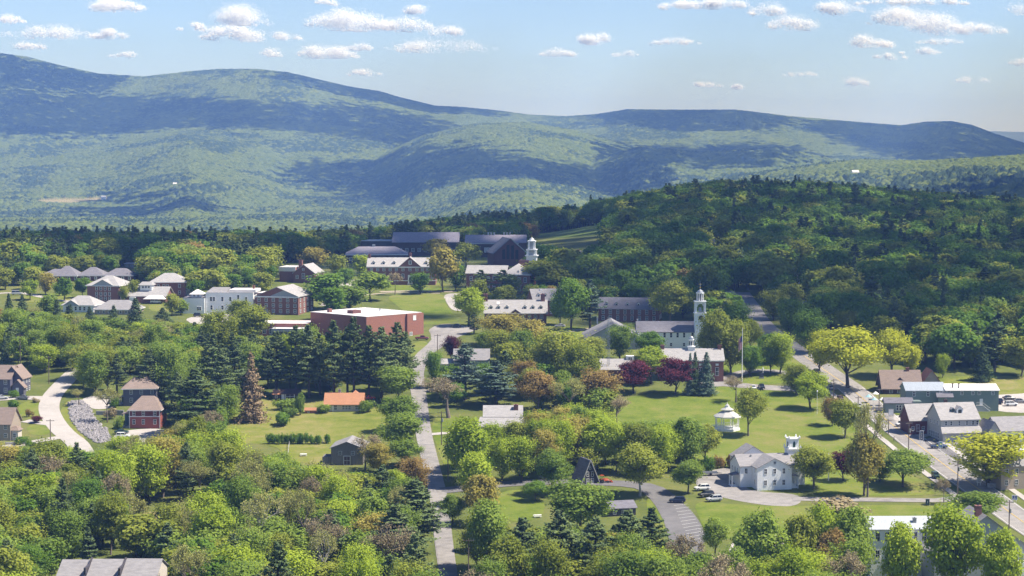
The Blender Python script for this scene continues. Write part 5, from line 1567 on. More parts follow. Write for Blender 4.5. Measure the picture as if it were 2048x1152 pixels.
T('olive', 1410, 850, 925, 52, 'olive tree at the left edge of the lower green', 2)
T('maple', 1375, 835, 940, 66, 'bright green tree left of the lower green', 2); T('lime', 1330, 850, 945, 60, 'yellow-green tree behind the birch clump')
T('whitebark', 1280, 890, 992, 88, 'white-barked tree on the car park island'); T('maple', 1376, 920, 987, 56, 'green tree at the car park beside three cars', 0)
T('redshrub', 1436, 910, 936, 26, 'left one of two reddish round trees behind meeting house'); T('redshrub', 1470, 908, 936, 26, 'right one of two reddish round trees behind meeting house'); T('darkshrub', 1415, 912, 946, 34, 'dark green bush behind the car park')
T('brownshrub', 1680, 998, 1024, 112, 'wide brown leafless thicket on the lower lawn'); T('maple', 1960, 985, 1050, 110, 'wide low green bush at the street corner', 4)
T('green', 1578, 596, 676, 60, 'big dark tree overhanging the right side of the shaded street'); T('green', 1618, 618, 706, 62, 'dark tree right of the shaded street above the bend'); T('olive', 1548, 578, 640, 50, 'olive tree at the top right of the shaded street'); T('green', 1474, 606, 684, 52, 'dark tree left of the shaded street behind the steeple'); T('olive', 1500, 640, 712, 40, 'olive tree at the left edge of the shaded street'); T('green', 1536, 668, 728, 40, 'deep green tree at the left edge of the street bend')
# college grounds
T('maple', 742, 544, 602, 68, 'bright green round tree on the quad edge'); T('maple', 700, 572, 622, 74, 'low spreading bright tree below the quad path'); T('green', 652, 546, 618, 82, 'large round green tree left of the quad'); T('green', 690, 537, 574, 36, 'small dark round tree at the college path')
T('green', 840, 545, 588, 42, 'round green tree in front of the dormered hall'); T('bare', 790, 545, 590, 28, 'thin bare tree in front of the dormered hall'); T('gold', 886, 497, 584, 52, 'tall golden tree right of the dormered hall', 2)
T('gold', 872, 478, 522, 46, 'golden tree behind the dormered hall'); T('olive', 934, 486, 540, 50, 'olive tree between the sports hall and arts centre'); T('gold', 626, 495, 540, 50, 'golden tree behind the gabled brick hall')
T('lime', 724, 510, 552, 34, 'yellow-green tree at the left end of the dormered hall'); T('olive', 672, 510, 560, 40, 'olive tree left of the dormered hall'); T('lime', 490, 532, 572, 34, 'bright yellow-green tree behind the white hall')
T('lime', 938, 576, 652, 54, 'two-toned tree right of the quad lawn', 2); T('pine', 948, 625, 668, 30, 'dark pine by the turning circle'); T('pine', 962, 540, 602, 44, 'left one of two pines before the cupola hall'); T('pine', 1006, 540, 608, 56, 'right one of two pines before the cupola hall'); T('olive', 1022, 550, 600, 40, 'olive tree right of the cupola hall pines')
T('green', 1142, 558, 662, 62, 'tall two-toned tree standing before the dormered houses', 2); T('olive', 1092, 522, 586, 90, 'wide olive tree right of the cupola hall'); T('bluepine', 1180, 560, 660, 50, 'dark bluish pine in front of the church houses')
T('green', 1284, 530, 602, 56, 'round dark green tree above the long brick house', 0); T('olive', 1340, 560, 652, 70, 'broad olive tree behind the steeple church', 0); T('rust', 1372, 538, 600, 46, 'brownish tree left of the steeple top')
T('green', 1236, 540, 608, 50, 'deep green tree left of the round dark green one'); T('olive', 1405, 530, 616, 60, 'olive tree behind the steeple top'); T('green', 1120, 590, 650, 36, 'green tree beside the church houses')
T('gold', 92, 545, 590, 34, 'golden brown tree on the left college lawn'); T('lime', 118, 566, 592, 24, 'small yellow-green tree on the left college lawn'); T('green', 165, 555, 596, 30, 'green tree left of the pediment dormitory')
T('olive', 247, 572, 606, 20, 'slim dark tree right of the pediment dormitory'); T('olive', 405, 540, 592, 60, 'olive tree right of the left dormitories'); T('maple', 362, 600, 630, 26, 'small bright tree left of the white hall')
for i, (x, t, b, w) in enumerate([(18, 588, 640, 24), (45, 590, 640, 30), (115, 600, 662, 36), (140, 610, 664, 40), (180, 616, 664, 36), (228, 612, 668, 36), (272, 598, 680, 56), (325, 616, 650, 42)]):
    T('spruce', x, t, b, w, '%s spruce from the left along the slope below the dormitories' % ['first', 'second', 'third', 'fourth', 'fifth', 'sixth', 'seventh', 'eighth'][i], group='spruces below the dormitories')
for k, x, t, b, w, lab in [('olive', 432, 540, 598, 46, 'olive tree behind the square lantern of the white hall'), ('green', 462, 548, 590, 40, 'green tree behind the middle of the white hall'), ('olive', 528, 545, 596, 42, 'olive tree between the white hall and gabled brick hall'), ('green', 665, 574, 640, 54, 'dark green tree behind the left end of the gymnasium'), ('olive', 268, 560, 603, 24, 'small olive tree between pediment dormitory and commons'), ('green', 392, 560, 602, 34, 'green tree right of the right dormitory'),
                          ('lime', 60, 560, 600, 34, 'yellow-green tree on the far left lawn'), ('green', 128, 556, 602, 32, 'dark tree before the long dark dormitory'), ('olive', 345, 588, 632, 30, 'olive tree on the grass below the right dormitory'), ('maple', 100, 590, 640, 40, 'bright tree left of the pale blue pediment hall'), ('olive', 478, 600, 668, 50, 'olive tree before the right half of the white hall'), ('green', 912, 528, 582, 34, 'green tree right of the tall golden tree')]:
    T(k, x, t, b, w, lab)
# left side
T('maple', 190, 700, 790, 58, 'bright green tree on the bank right of the lane bend'); T('olive', 216, 692, 782, 52, 'olive tree left of the slate-blue house'); T('lime', 166, 728, 776, 40, 'small yellow-green tree at the inner lane bend'); T('pine', 234, 708, 788, 40, 'dark pine close to the slate-blue house'); T('maple', 145, 690, 742, 46, 'bright tree over the top of the lane')
T('maple', 455, 770, 850, 50, 'bright green tree at the left meadow edge'); T('pine', 300, 700, 800, 60, 'dark pine behind the slate-blue house'); T('maple', 345, 690, 800, 66, 'bright tree right of the slate-blue house')
T('olive', 175, 690, 760, 70, 'olive tree at the bend of the lane'); T('lime', 90, 690, 745, 56, 'yellow-green tree left of the lane top'); T('budding', 215, 775, 845, 50, 'pale budding sapling on the stone bank'); T('budding', 158, 778, 812, 30, 'small budding tree at the top of the stone bank')
for x, t, b, w, k, lab in [(58, 818, 834, 16, 'redshrub', 'pinkish ornamental shrub left of the lane'), (72, 832, 846, 22, 'copper', 'dark mounded little tree left of the lane'), (30, 800, 818, 30, 'darkshrub', 'dark hedge bush before the dark house'), (45, 872, 888, 28, 'darkshrub', 'dark bush before the tan house'), (25, 780, 796, 18, 'darkshrub', 'bush at the porch of the dark house'), (70, 795, 805, 16, 'brownshrub', 'brown shrub by the lane driveway'), (60, 880, 896, 22, 'darkshrub', 'bush right of the tan house porch'), (100, 892, 906, 22, 'brownshrub', 'brownish shrub at the lower driveway'), (230, 790, 815, 26, 'darkshrub', 'bushes beside the slate-blue house porch'), (222, 815, 838, 26, 'brownshrub', 'brown shrub on the bank below slate-blue house'), (240, 832, 858, 22, 'shrub', 'green shrub left of the red house')]:
    T(k, x, t, b, w, lab)
# meadow shrubs and hedge
for x, t, b, w, k, lab in [(566, 798, 820, 46, 'shrub', 'broad bright shrub in front of the dark garage'), (600, 785, 830, 26, 'shrub', 'tall rounded shrub right of the broad bright shrub'), (568, 826, 852, 40, 'darkshrub', 'dark green bush alone on the meadow'), (583, 815, 834, 32, 'shrub', 'pale shrub behind the dark meadow bush'), (646, 808, 826, 34, 'shrub', 'rounded shrub at the left corner of the orange cottage'), (735, 800, 824, 32, 'shrub', 'rounded shrub at the right corner of the orange cottage'), (448, 828, 858, 24, 'darkshrub', 'dark bush at the left meadow border')]:
    T(k, x, t, b, w, lab)
for i in range(11):
    T('darkshrub', 538 + i * 9.6 + RNG.uniform(-1, 1), 868 + RNG.uniform(-3, 2), 888, 15, 'dark bush in the clipped row along the lower meadow edge', group='hedge bushes along the meadow')
T('darkshrub', 653, 868, 886, 16, 'dark bush left of the barn roof'); T('bare', 730, 868, 940, 70, 'budding brown tree over the barn'); T('gold', 755, 885, 945, 54, 'golden budding tree right of the barn')
# foreground giants
T('pine', 830, 960, 1112, 116, 'huge pine overhanging the lower road', 0); T('pine', 790, 1010, 1150, 100, 'huge dark pine left of the one over the road', 1); T('pine', 765, 930, 1040, 56, 'slim pine above the huge road pines', 2)
T('pine', 735, 960, 1050, 54, 'pine left of the slim pine', 3); T('lime', 790, 940, 1030, 46, 'bright green cone between the two slim pines', 2); T('rust', 830, 915, 1000, 60, 'reddish budding tree at the lower road edge')
T('pine', 1045, 1035, 1195, 96, 'leftmost of the four front pines', 0); T('pine', 1120, 1020, 1190, 96, 'second of the four front pines', 1); T('pine', 1256, 1020, 1180, 90, 'third of the four front pines', 2); T('pine', 1303, 1015, 1170, 80, 'fourth of the four front pines', 3); T('pine', 1190, 1035, 1200, 90, 'shaggy dark pine between the front pines')
T('maple', 1155, 962, 1075, 122, 'big round tree in front of the A-frame chalet', 0); T('green', 1072, 962, 1002, 48, 'small spreading tree on the front lawn', 4); T('maple', 1105, 900, 990, 66, 'green tree left of the A-frame chalet', 0)
T('lime', 935, 836, 972, 78, 'tall bright tree right of the road', 2); T('gold', 962, 950, 1050, 66, 'golden tree right of the lower road', 2); T('maple', 975, 1000, 1150, 70, 'tall bright green tree right of the lower road', 2); T('lime', 950, 905, 1010, 60, 'yellow-green tree above the golden roadside tree', 2)
T('maple', 905, 990, 1050, 44, 'green bush tree at the lower roadside')
T('maple', 1430, 1036, 1112, 44, 'small bright tree at the end of the car park', 2); T('bare', 1365, 1070, 1190, 80, 'twiggy grey tree below the car park')
T('maple', 1520, 1022, 1205, 92, 'tall green tree on the front edge of the lawn', 2); T('olive', 1598, 1030, 1200, 70, 'olive tree right of the tall green lawn-edge tree', 2); T('lime', 1648, 1010, 1190, 76, 'yellow-green tree below the brown thicket', 0); T('maple', 1700, 1014, 1200, 84, 'green tree left of the metal-roofed house', 2)
T('rust', 1665, 1060, 1210, 60, 'thin reddish tree below the brown thicket'); T('lime', 1802, 1046, 1220, 68, 'yellow-green tree before the metal-roofed house', 2); T('lime', 1905, 1012, 1215, 116, 'large yellow-green tree right of the metal-roofed house', 0); T('lime', 2000, 1060, 1230, 70, 'budding bright tree before the blue-grey gable', 2); T('maple', 1460, 1095, 1230, 76, 'green tree left of the paved court', 0)
T('lime', 725, 1130, 1260, 90, 'yellow tree at the bottom of the wood', 0); T('budding', 370, 995, 1085, 90, 'wide flat-topped budding tree over the dry clearing', 0); T('birch', 520, 985, 1130, 90, 'tall pale bare tree in the lower wood', 1); T('birch', 650, 1060, 1190, 66, 'pale barked tree in the middle of the lower wood', 2)
T('pine', 155, 885, 1010, 46, 'tall pine below the lane end', 3); T('pine', 175, 960, 1060, 50, 'pine below the tall lane pine', 2); T('olive', 95, 882, 1000, 80, 'round golden olive tree under the lane', 0); T('pine', 15, 1080, 1210, 70, 'dark pine at the lower left corner', 1)

# ---------------------------------------------------------------- woods: filled in between, one tree at a time
BOXES = []
for b_ in BUILDINGS:
    bb = []
    for ch in b_.e.children:
        for c in ch.bound_box:
            m = Matrix.Rotation(b_.e.rotation_euler.z, 4, 'Z')
            bb.append(b_.p + m @ (Vector(c) + ch.location))
    q = [PROJ(v) for v in bb]
    BOXES.append((min(v[0] for v in q), max(v[0] for v in q), min(v[1] for v in q), max(v[1] for v in q), min(v.y for v in bb), min(v.x for v in bb), max(v.x for v in bb), max(v.y for v in bb)))
ROADXY = []
for pts, w in ((MAIN_ROAD, 4.5), (STREET, 8), ([(175, 925), (155, 888), (128, 866), (108, 842), (98, 818), (104, 794), (124, 770), (146, 748)], 5), ([(880, 982), (1000, 969), (1100, 964), (1200, 966), (1285, 972), (1325, 995), (1352, 1030), (1375, 1120)], 6)):
    ROADXY += [(x, y, w) for x, y, _ in ribbon_poly(pts, 1.0)]
ROADXY = np.array(ROADXY)
TXY = [(t[0].location.x, t[0].location.y, t[0].scale.x * 4.2) for t in TREES if KIND[t[4]][0] != 'shrub']

def pip(x, y, poly):
    c = False; j = len(poly) - 1
    for i in range(len(poly)):
        a, b = poly[i], poly[j]
        if (a[1] > y) != (b[1] > y) and x < (b[0] - a[0]) * (y - a[1]) / (b[1] - a[1]) + a[0]:
            c = not c
        j = i
    return c
CLEARINGS = [[(250, 1020), (330, 1008), (440, 1012), (430, 1112), (280, 1112)], [(100, 1140), (330, 1140), (340, 1300), (90, 1300)], [(1725, 1060), (1765, 1060), (1765, 1300), (1725, 1300)], [(1825, 1060), (1862, 1060), (1862, 1300), (1825, 1300)],
             [(410, 810), (780, 790), (790, 870), (700, 940), (560, 935), (450, 900)], [(225, 790), (335, 850), (340, 885), (225, 890), (120, 800)]]
def wood(poly, n, mix, hrange, wr, topline, seed, region, spacing=0.62, protect=0.25):
    rng = random.Random(seed)
    g = [P(a, b) for a, b in poly]
    x0, x1 = min(p.x for p in g), max(p.x for p in g); y0, y1 = min(p.y for p in g), max(p.y for p in g)
    made = 0
    for _ in range(n * 60):
        if made >= n: break
        x, y = rng.uniform(x0, x1), rng.uniform(y0, y1)
        p = Vector((x, y, hz(x, y)))
        px, py = PROJ(p)
        if not pip(px, py, poly) or any(pip(px, py, c) for c in CLEARINGS): continue
        kind = rng.choices([m[0] for m in mix], [m[1] for m in mix])[0]
        h = rng.uniform(*hrange); w = rng.uniform(*wr)
        if KIND[kind][0] == 'pine': h *= 1.2; w *= .85
        if KIND[kind][0] == 'spruce': w *= .6
        s = SCL(p)
        lim = np.interp(px, [t[0] for t in topline], [t[1] for t in topline]) + rng.uniform(0, 14)
        hm = (py - lim) / s
        if hm < 5: continue
        if h > hm: h = hm; w = min(w, h * .9)
        rr = w * 0.5
        if any((x - a) ** 2 + (y - b) ** 2 < ((r + rr) * spacing) ** 2 for a, b, r in TXY): continue
        if (np.hypot(ROADXY[:, 0] - x, ROADXY[:, 1] - y) < ROADXY[:, 2] + rr * .55).any(): continue
        bad = False
        for (bx0, bx1, bt, bb_, by, wx0, wx1, wy1) in BOXES:
            if wx0 - 2 < x < wx1 + 2 and by - 2 < y < wy1 + 2: bad = True; break
            if y < by and bx0 - rr * s * .5 < px < bx1 + rr * s * .5 and py - h * s < bb_ - (bb_ - bt) * protect and py > bt: bad = True; break
        if bad: continue
        t = put_tree(kind, p, h, w, group='trees ' + region, shape=rng.choice([2, 3, 5, 6, 7, 3, 5, 6, 0]) if KIND[kind][0] == 'broad' else None)
        t['region'] = region
        TXY.append((x, y, rr)); made += 1
    return made
MIXF = [('lime', .30), ('olive', .16), ('maple', .20), ('gold', .03), ('bare', .04), ('budding', .17), ('pine', .06), ('green', .05)]
cnt = []
cnt.append(wood([(-60, 930), (60, 902), (150, 912), (235, 905), (330, 885), (400, 860), (450, 880), (470, 905), (560, 940), (640, 955), (760, 950), (850, 970), (858, 1010), (852, 1330), (-60, 1330)], 112, MIXF, (12, 19), (7.5, 11.5), [(-60, 895), (60, 885), (130, 890), (225, 892), (240, 872), (330, 862), (370, 830), (420, 820), (460, 880), (560, 905), (640, 930), (720, 945), (850, 950)], 11, 'in the lower left wood'))
cnt.append(wood([(-50, 660), (40, 650), (110, 655), (230, 648), (340, 650), (420, 690), (440, 760), (430, 870), (340, 860), (335, 800), (235, 748), (160, 742), (110, 742), (30, 720), (-50, 720)], 48, [('maple', .40), ('lime', .22), ('olive', .18), ('budding', .08), ('pine', .10), ('bare', .04)], (10, 17), (7, 11), [(-50, 606), (60, 604), (110, 622), (200, 640), (300, 634), (420, 640)], 12, 'on the slope behind the lane houses'))
cnt.append(wood([(905, 930), (985, 902), (1060, 890), (1150, 880), (1240, 880), (1300, 900), (1390, 905), (1400, 940), (1330, 955), (1230, 952), (1150, 955), (1000, 962), (930, 975)], 34, [('lime', .5), ('gold', .18), ('olive', .14), ('maple', .18)], (13, 18), (7.5, 10.5), [(900, 842), (1000, 850), (1060, 812), (1180, 806), (1240, 850), (1300, 832), (1400, 850)], 13, 'in the yellow-green rows'))
cnt.append(wood([(915, 1080), (1000, 1072), (1100, 1075), (1200, 1070), (1330, 1085), (1345, 1330), (915, 1330)], 32, [('pine', .34), ('lime', .2), ('olive', .2), ('maple', .2), ('bare', .06)], (11, 17), (7, 10), [(900, 1020), (960, 1030), (1010, 1062), (1100, 1050), (1200, 1040), (1330, 1060)], 14, 'in the front centre wood'))
cnt.append(wood([(1350, 1165), (1450, 1165), (1700, 1170), (2060, 1170), (2100, 1330), (1350, 1330)], 34, [('maple', .4), ('lime', .36), ('olive', .14), ('bare', .10)], (11, 19), (7, 10.5), [(1340, 1086), (1440, 1108), (1480, 1112), (1560, 1110), (1640, 1070), (1720, 1050), (1800, 1085), (1880, 1060), (1960, 1070), (2060, 1100)], 15, 'in the front right wood'))
cnt.append(wood([(1215, 600), (1400, 585), (1480, 600), (1500, 660), (1480, 690), (1420, 690), (1400, 640), (1330, 640), (1200, 600)], 7, [('green', .4), ('olive', .4), ('pine', .2)], (12, 17), (9, 12), [(1200, 540), (1500, 560)], 16, 'behind the steeple church', protect=.5))
cnt.append(wood([(1080, 545), (1220, 540), (1400, 530), (1500, 560), (1480, 600), (1330, 600), (1210, 600), (1150, 570), (1080, 560)], 12, [('green', .42), ('olive', .36), ('pine', .1), ('rust', .12)], (12, 17), (9, 13), [(1080, 510), (1200, 500), (1500, 500)], 17, 'on the shaded slope above the church', protect=.5))
cnt.append(wood([(1560, 640), (1640, 600), (1800, 590), (2060, 590), (2100, 755), (1960, 752), (1840, 738), (1720, 700), (1640, 690)], 26, [('green', .40), ('olive', .27), ('pine', .20), ('spruce', .08), ('bare', .05)], (13, 20), (9, 13), [(1560, 560), (1700, 545), (2060, 540)], 18, 'at the foot of the shaded wood'))
cnt.append(wood([(20, 545), (90, 540), (150, 575), (160, 590), (20, 590), (-60, 585), (-60, 548)], 6, [('green', .3), ('olive', .4), ('gold', .1), ('lime', .2)], (9, 13), (7, 10), [(-60, 525), (160, 535)], 19, 'at the left college lawn', protect=.5))
cnt.append(wood([(390, 560), (550, 548), (552, 575), (500, 572), (420, 598), (392, 600)], 6, [('green', .3), ('olive', .5), ('lime', .2)], (9, 13), (7, 10), [(390, 525), (550, 520)], 20, 'behind the white hall', protect=.5))
cnt.append(wood([(860, 735), (1000, 735), (1090, 770), (1180, 790), (1210, 840), (1090, 850), (1060, 800), (920, 800), (905, 760)], 8, [('green', .25), ('olive', .35), ('rust', .15), ('maple', .25)], (9, 13), (7, 10), [(860, 720), (1200, 735)], 21, 'in the gardens right of the road', protect=.5))
cnt.append(wood([(1010, 690), (1170, 690), (1200, 740), (1180, 760), (1010, 740), (985, 715)], 10, [('olive', .5), ('maple', .3), ('lime', .2)], (9, 13), (7, 10), [(1000, 665), (1200, 680)], 22, 'in the town centre gardens', protect=.5))
cnt.append(wood([(380, 640), (480, 690), (640, 690), (830, 690), (820, 790), (640, 790), (440, 800), (380, 720)], 22, [('pine', .6), ('maple', .2), ('olive', .2)], (13, 19), (7, 10), [(380, 645), (480, 668), (640, 655), (830, 680)], 23, 'around the pine grove', protect=.45))
print('woods', cnt, 'trees', len(TREES))

# unique wording for the woodland trees: kind + nearest landmark + rank
MARKS = [('the weathered barn', 694, 900), ('the red house', 289, 840), ('the lane end', 150, 900), ('the terrace roofs', 215, 1120), ('the dry clearing', 330, 1060), ('the tall pale bare tree', 520, 1050), ('the huge road pine', 838, 1040), ('the tan house', 0, 870),
         ('the dark sided house', 0, 760), ('the slate-blue house', 281, 780), ('the browned spruce', 503, 780), ('the A-frame chalet', 1175, 945), ('the chimney house', 1004, 840), ('the white-barked tree', 1280, 950), ('the curved car park', 1370, 1040), ('the metal-roofed house', 1806, 1100), ('the blue-grey gable', 1980, 1090), ('the paved court', 1580, 1100),
         ('the steeple', 1399, 640), ('the long brick house', 1262, 620), ('the cupola hall', 1020, 560), ('the huge yellow tree', 1695, 720), ('the sage green inn', 1905, 790), ('the red-roofed barn', 1857, 750), ('the street bend', 1600, 700), ('the long dark dormitory', 176, 548), ('the white hall', 459, 600), ('the dormer house', 1031, 620), ('the big olive tree', 1112, 720), ('the gymnasium', 730, 650), ('the lower left corner', 0, 1150), ('the lower road', 890, 1100), ('the lower right corner', 2040, 1150), ('the barn meadow', 610, 900), ('the rounded road maples', 800, 830), ('the conifer by the field', 1965, 725)]
ORD = ['nearest', 'second nearest', 'third nearest', 'fourth nearest', 'fifth nearest', 'sixth nearest', 'seventh nearest', 'eighth nearest', 'ninth nearest', 'tenth nearest', 'eleventh nearest', 'twelfth nearest', 'thirteenth nearest', 'fourteenth nearest', 'fifteenth nearest', 'sixteenth nearest']
buck = {}
for t in TREES:
    if t[0].get('label'): continue
    x, y = t[1], t[2] * .4 + t[3] * .6
    m = min(MARKS, key=lambda q: (q[1] - x) ** 2 + ((q[2] - y) * 1.3) ** 2)
    dx, dy = x - m[1], y - m[2]
    side = ('left of' if dx < 0 else 'right of') if abs(dx) > abs(dy) * 1.2 else ('behind' if dy < 0 else 'in front of')
    buck.setdefault((KIND[t[4]][4], m[0], side), []).append((dx * dx + dy * dy, t))
for (w, m, side), l in buck.items():
    l.sort(key=lambda a: a[0])
    for i, (_, t) in enumerate(l):
        t[0]['label'] = '%s %s %s%s' % (w, side, m, '' if len(l) == 1 else ', %s' % ORD[min(i, 15)])

# ---------------------------------------------------------------- the far woods nobody could count
def proto(fam, leaf, bark, i):
    me = SHAPE[fam][i % len(SHAPE[fam])][2]
    o = bpy.data.objects.new('woodland_tree', me)
    for k, m in enumerate((LEAF[leaf], bark)):
        o.material_slots[k].link = 'OBJECT'; o.material_slots[k].material = m
    return o
WCOL = bpy.data.collections.new('woodland_kinds')
PK = []
for j, (fam, leaf) in enumerate([('broad_mid', 'green'), ('broad_mid', 'green'), ('broad_mid', 'olive'), ('broad_mid', 'olive'), ('broad_mid', 'rust'), ('broad_mid', 'maple'), ('pine_mid', 'pine'), ('pine_mid', 'spruce'), ('spruce_mid', 'spruce')]):
    o = proto(fam, leaf, M_BARKD, j); o.name = 'kind_%02d' % j
    WCOL.objects.link(o); PK.append((o, SHAPE[fam][j % len(SHAPE[fam])]))
def woods_object(name, pts, idx, scl, rot):
    me = bpy.data.meshes.new(name)
    me.vertices.add(len(pts)); me.vertices.foreach_set('co', np.asarray(pts, np.float32).reshape(-1))
    for nm, typ, arr in (('kind_index', 'INT', np.asarray(idx, np.int32)), ('turn', 'FLOAT', np.asarray(rot, np.float32))):
        a = me.attributes.new(nm, typ, 'POINT'); a.data.foreach_set('value', arr)
    a = me.attributes.new('size', 'FLOAT_VECTOR', 'POINT'); a.data.foreach_set('vector', np.asarray(scl, np.float32).reshape(-1))
    o = bpy.data.objects.new(name, me); COL.objects.link(o)
    ng = bpy.data.node_groups.new('scatter_woods', 'GeometryNodeTree')
    ng.interface.new_socket('Geometry', in_out='INPUT', socket_type='NodeSocketGeometry')
    ng.interface.new_socket('Geometry', in_out='OUTPUT', socket_type='NodeSocketGeometry')
    gi = ng.nodes.new('NodeGroupInput'); go = ng.nodes.new('NodeGroupOutput')
    iop = ng.nodes.new('GeometryNodeInstanceOnPoints'); ci = ng.nodes.new('GeometryNodeCollectionInfo')
    ci.inputs['Collection'].default_value = WCOL; ci.inputs['Separate Children'].default_value = True; ci.inputs['Reset Children'].default_value = True
    iop.inputs['Pick Instance'].default_value = True
    def attr(nm, typ):
        n = ng.nodes.new('GeometryNodeInputNamedAttribute'); n.data_type = typ; n.inputs['Name'].default_value = nm; return n
    ai = attr('kind_index', 'INT'); at_ = attr('turn', 'FLOAT'); as_ = attr('size', 'FLOAT_VECTOR')
    cx = ng.nodes.new('ShaderNodeCombineXYZ')
    L = ng.links.new
    L(gi.outputs[0], iop.inputs['Points']); L(ci.outputs[0], iop.inputs['Instance'])
    L(ai.outputs['Attribute'], iop.inputs['Instance Index']); L(at_.outputs['Attribute'], cx.inputs['Z'])
    L(cx.outputs[0], iop.inputs['Rotation']); L(as_.outputs['Attribute'], iop.inputs['Scale']); L(iop.outputs[0], go.inputs[0])
    md = o.modifiers.new('scatter', 'NODES'); md.node_group = ng
    o['kind'] = 'stuff'
    return o
def fill(polyZ, density, weights, hrange, seed, avoid, front=70, see=(), wr=0.74):
    """Scatter over a region given as (column, distance) outline."""
    rng = np.random.default_rng(seed)
    g = [pz_(a, Z) for a, Z in polyZ]
    x0, x1 = min(p[0] for p in g), max(p[0] for p in g); y0, y1 = min(p[1] for p in g), max(p[1] for p in g)
    n = int((x1 - x0) * (y1 - y0) / density)
    q = rng.uniform((x0, y0), (x1, y1), (n, 2))
    keep = np.array([pip(a, b, g) for a, b in q])
    q = q[keep]
    z = height(q[:, 0], q[:, 1])
    zc = q[:, 1] * CP - (z - CAMZ) * SP
    ix = 1024 + FPX * q[:, 0] / zc; iy = 576 - FPX * (q[:, 1] * SP + (z - CAMZ) * CP) / zc
    ok = np.ones(len(q), bool)
    for poly in avoid:
        ok &= ~np.array([pip(a, b, poly) and (c < 1590 or c > 1900) for a, b, c in zip(ix, iy, q[:, 1])])
    for (bx0, bx1, bt, bb_, by, wx0, wx1, wy1) in BOXES:
        ok &= ~((q[:, 0] > wx0 - 4) & (q[:, 0] < wx1 + 4) & (q[:, 1] > by - 4) & (q[:, 1] < wy1 + 4))
        ok &= ~((q[:, 1] < by) & (q[:, 1] > by - front) & (ix > bx0 - 10) & (ix < bx1 + 10))
    tx = np.array([(a, b) for a, b, r in TXY])
    d = np.array([np.min((tx[:, 0] - a) ** 2 + (tx[:, 1] - b) ** 2) for a, b in q])
    ok &= d > 30
    for rx, ry, rw in ROADXY[::2]:
        ok &= (q[:, 0] - rx) ** 2 + (q[:, 1] - ry) ** 2 > (rw + 5) ** 2
    q, z = q[ok], z[ok]; n = len(q)
    pat = _vnoise(q[:, 0] / 70, q[:, 1] / 110, seed) * .6 + _vnoise(q[:, 0] / 25, q[:, 1] / 40, seed + 1) * .4
    w = np.array(weights, float)
    P_ = np.repeat(w[None, :], n, 0); P_[:, 6:] *= np.clip((pat[:, None] - .35) * 5, .15, 4)
    P_ /= P_.sum(1, keepdims=True)
    u = rng.random(n)[:, None]; idx = (np.cumsum(P_, 1) < u).sum(1).clip(0, len(w) - 1)
    h = rng.uniform(*hrange, n)
    S = np.zeros((n, 3)); 
    for k in range(len(w)):
        m = idx == k; sh = PK[k][1]
        hh = h * (1.18 if k >= 6 else 1.0); ww = h * (0.42 if k == 8 else 0.52 if k >= 6 else wr) * rng.uniform(.85, 1.2, n)
        S[m, 0] = S[m, 1] = (ww / sh[4])[m]; S[m, 2] = (hh / sh[3])[m]
    if see:
        zc = q[:, 1] * CP - (z - CAMZ) * SP
        ix = 1024 + FPX * q[:, 0] / zc; iy = 576 - FPX * (q[:, 1] * SP + (z - CAMZ) * CP) / zc
        hp = S[:, 2] * np.array([PK[k][1][3] for k in idx]) * FPX / zc
        ok = np.ones(n, bool)
        for poly in see:
            for t in (.2, .45, .7, 1.0):
                ok &= ~np.array([pip(a, b - c * t, poly) and d_ < 1590 for a, b, c, d_ in zip(ix, iy, hp, q[:, 1])])
        return np.column_stack([q, z])[ok], idx[ok], S[ok], rng.uniform(0, 6.28, n)[ok]
    return np.column_stack([q, z]), idx, S, rng.uniform(0, 6.28, n)
def pz_(px, Z): return ((px - 1024) / FPX * Z, Z)
AVO = [[(1062, 480), (1062, 462), (1100, 452), (1150, 446), (1240, 446), (1235, 476), (1090, 482)], [(1400, 515), (1405, 490), (1430, 462), (1455, 462), (1445, 490), (1432, 515)], [(1945, 500), (1945, 484), (2045, 482), (2055, 498)], [(1055, 540), (1055, 515), (1230, 515), (1230, 545)]]
Wt = [.25, .23, .12, .09, .0, .13, .08, .05, .05]
SEE = [[(1062, 480), (1062, 466), (1100, 456), (1150, 450), (1215, 450), (1210, 472), (1090, 480)], [(1405, 505), (1412, 480), (1432, 464), (1450, 464), (1440, 490), (1425, 512)], [(1960, 497), (1960, 487), (2040, 485), (2045, 496)], [(1500, 626), (1512, 620), (1560, 668), (1590, 700), (1575, 704), (1540, 676)], [(1580, 548), (1604, 548), (1604, 566), (1580, 566)], [(1610, 606), (1630, 606), (1630, 618), (1610, 618)]]
R1 = fill([(-330, 1060), (60, 1075), (130, 1120), (280, 1120), (300, 1010), (540, 1030), (560, 1180), (700, 1230), (1080, 1210), (1080, 1960), (820, 1640), (600, 1450), (-330, 1400)], 75, [.18, .18, .13, .11, .03, .03, .18, .10, .08], (13, 18), 71, AVO, 60, SEE, .85)
R2 = fill([(1060, 1010), (1200, 960), (1420, 930), (1500, 960), (1640, 900), (1900, 885), (2380, 860), (2380, 1900), (1500, 1900), (1250, 1850), (1060, 1960), (1075, 1300)], 92, Wt, (13, 21), 72, AVO, 60, SEE, .78)
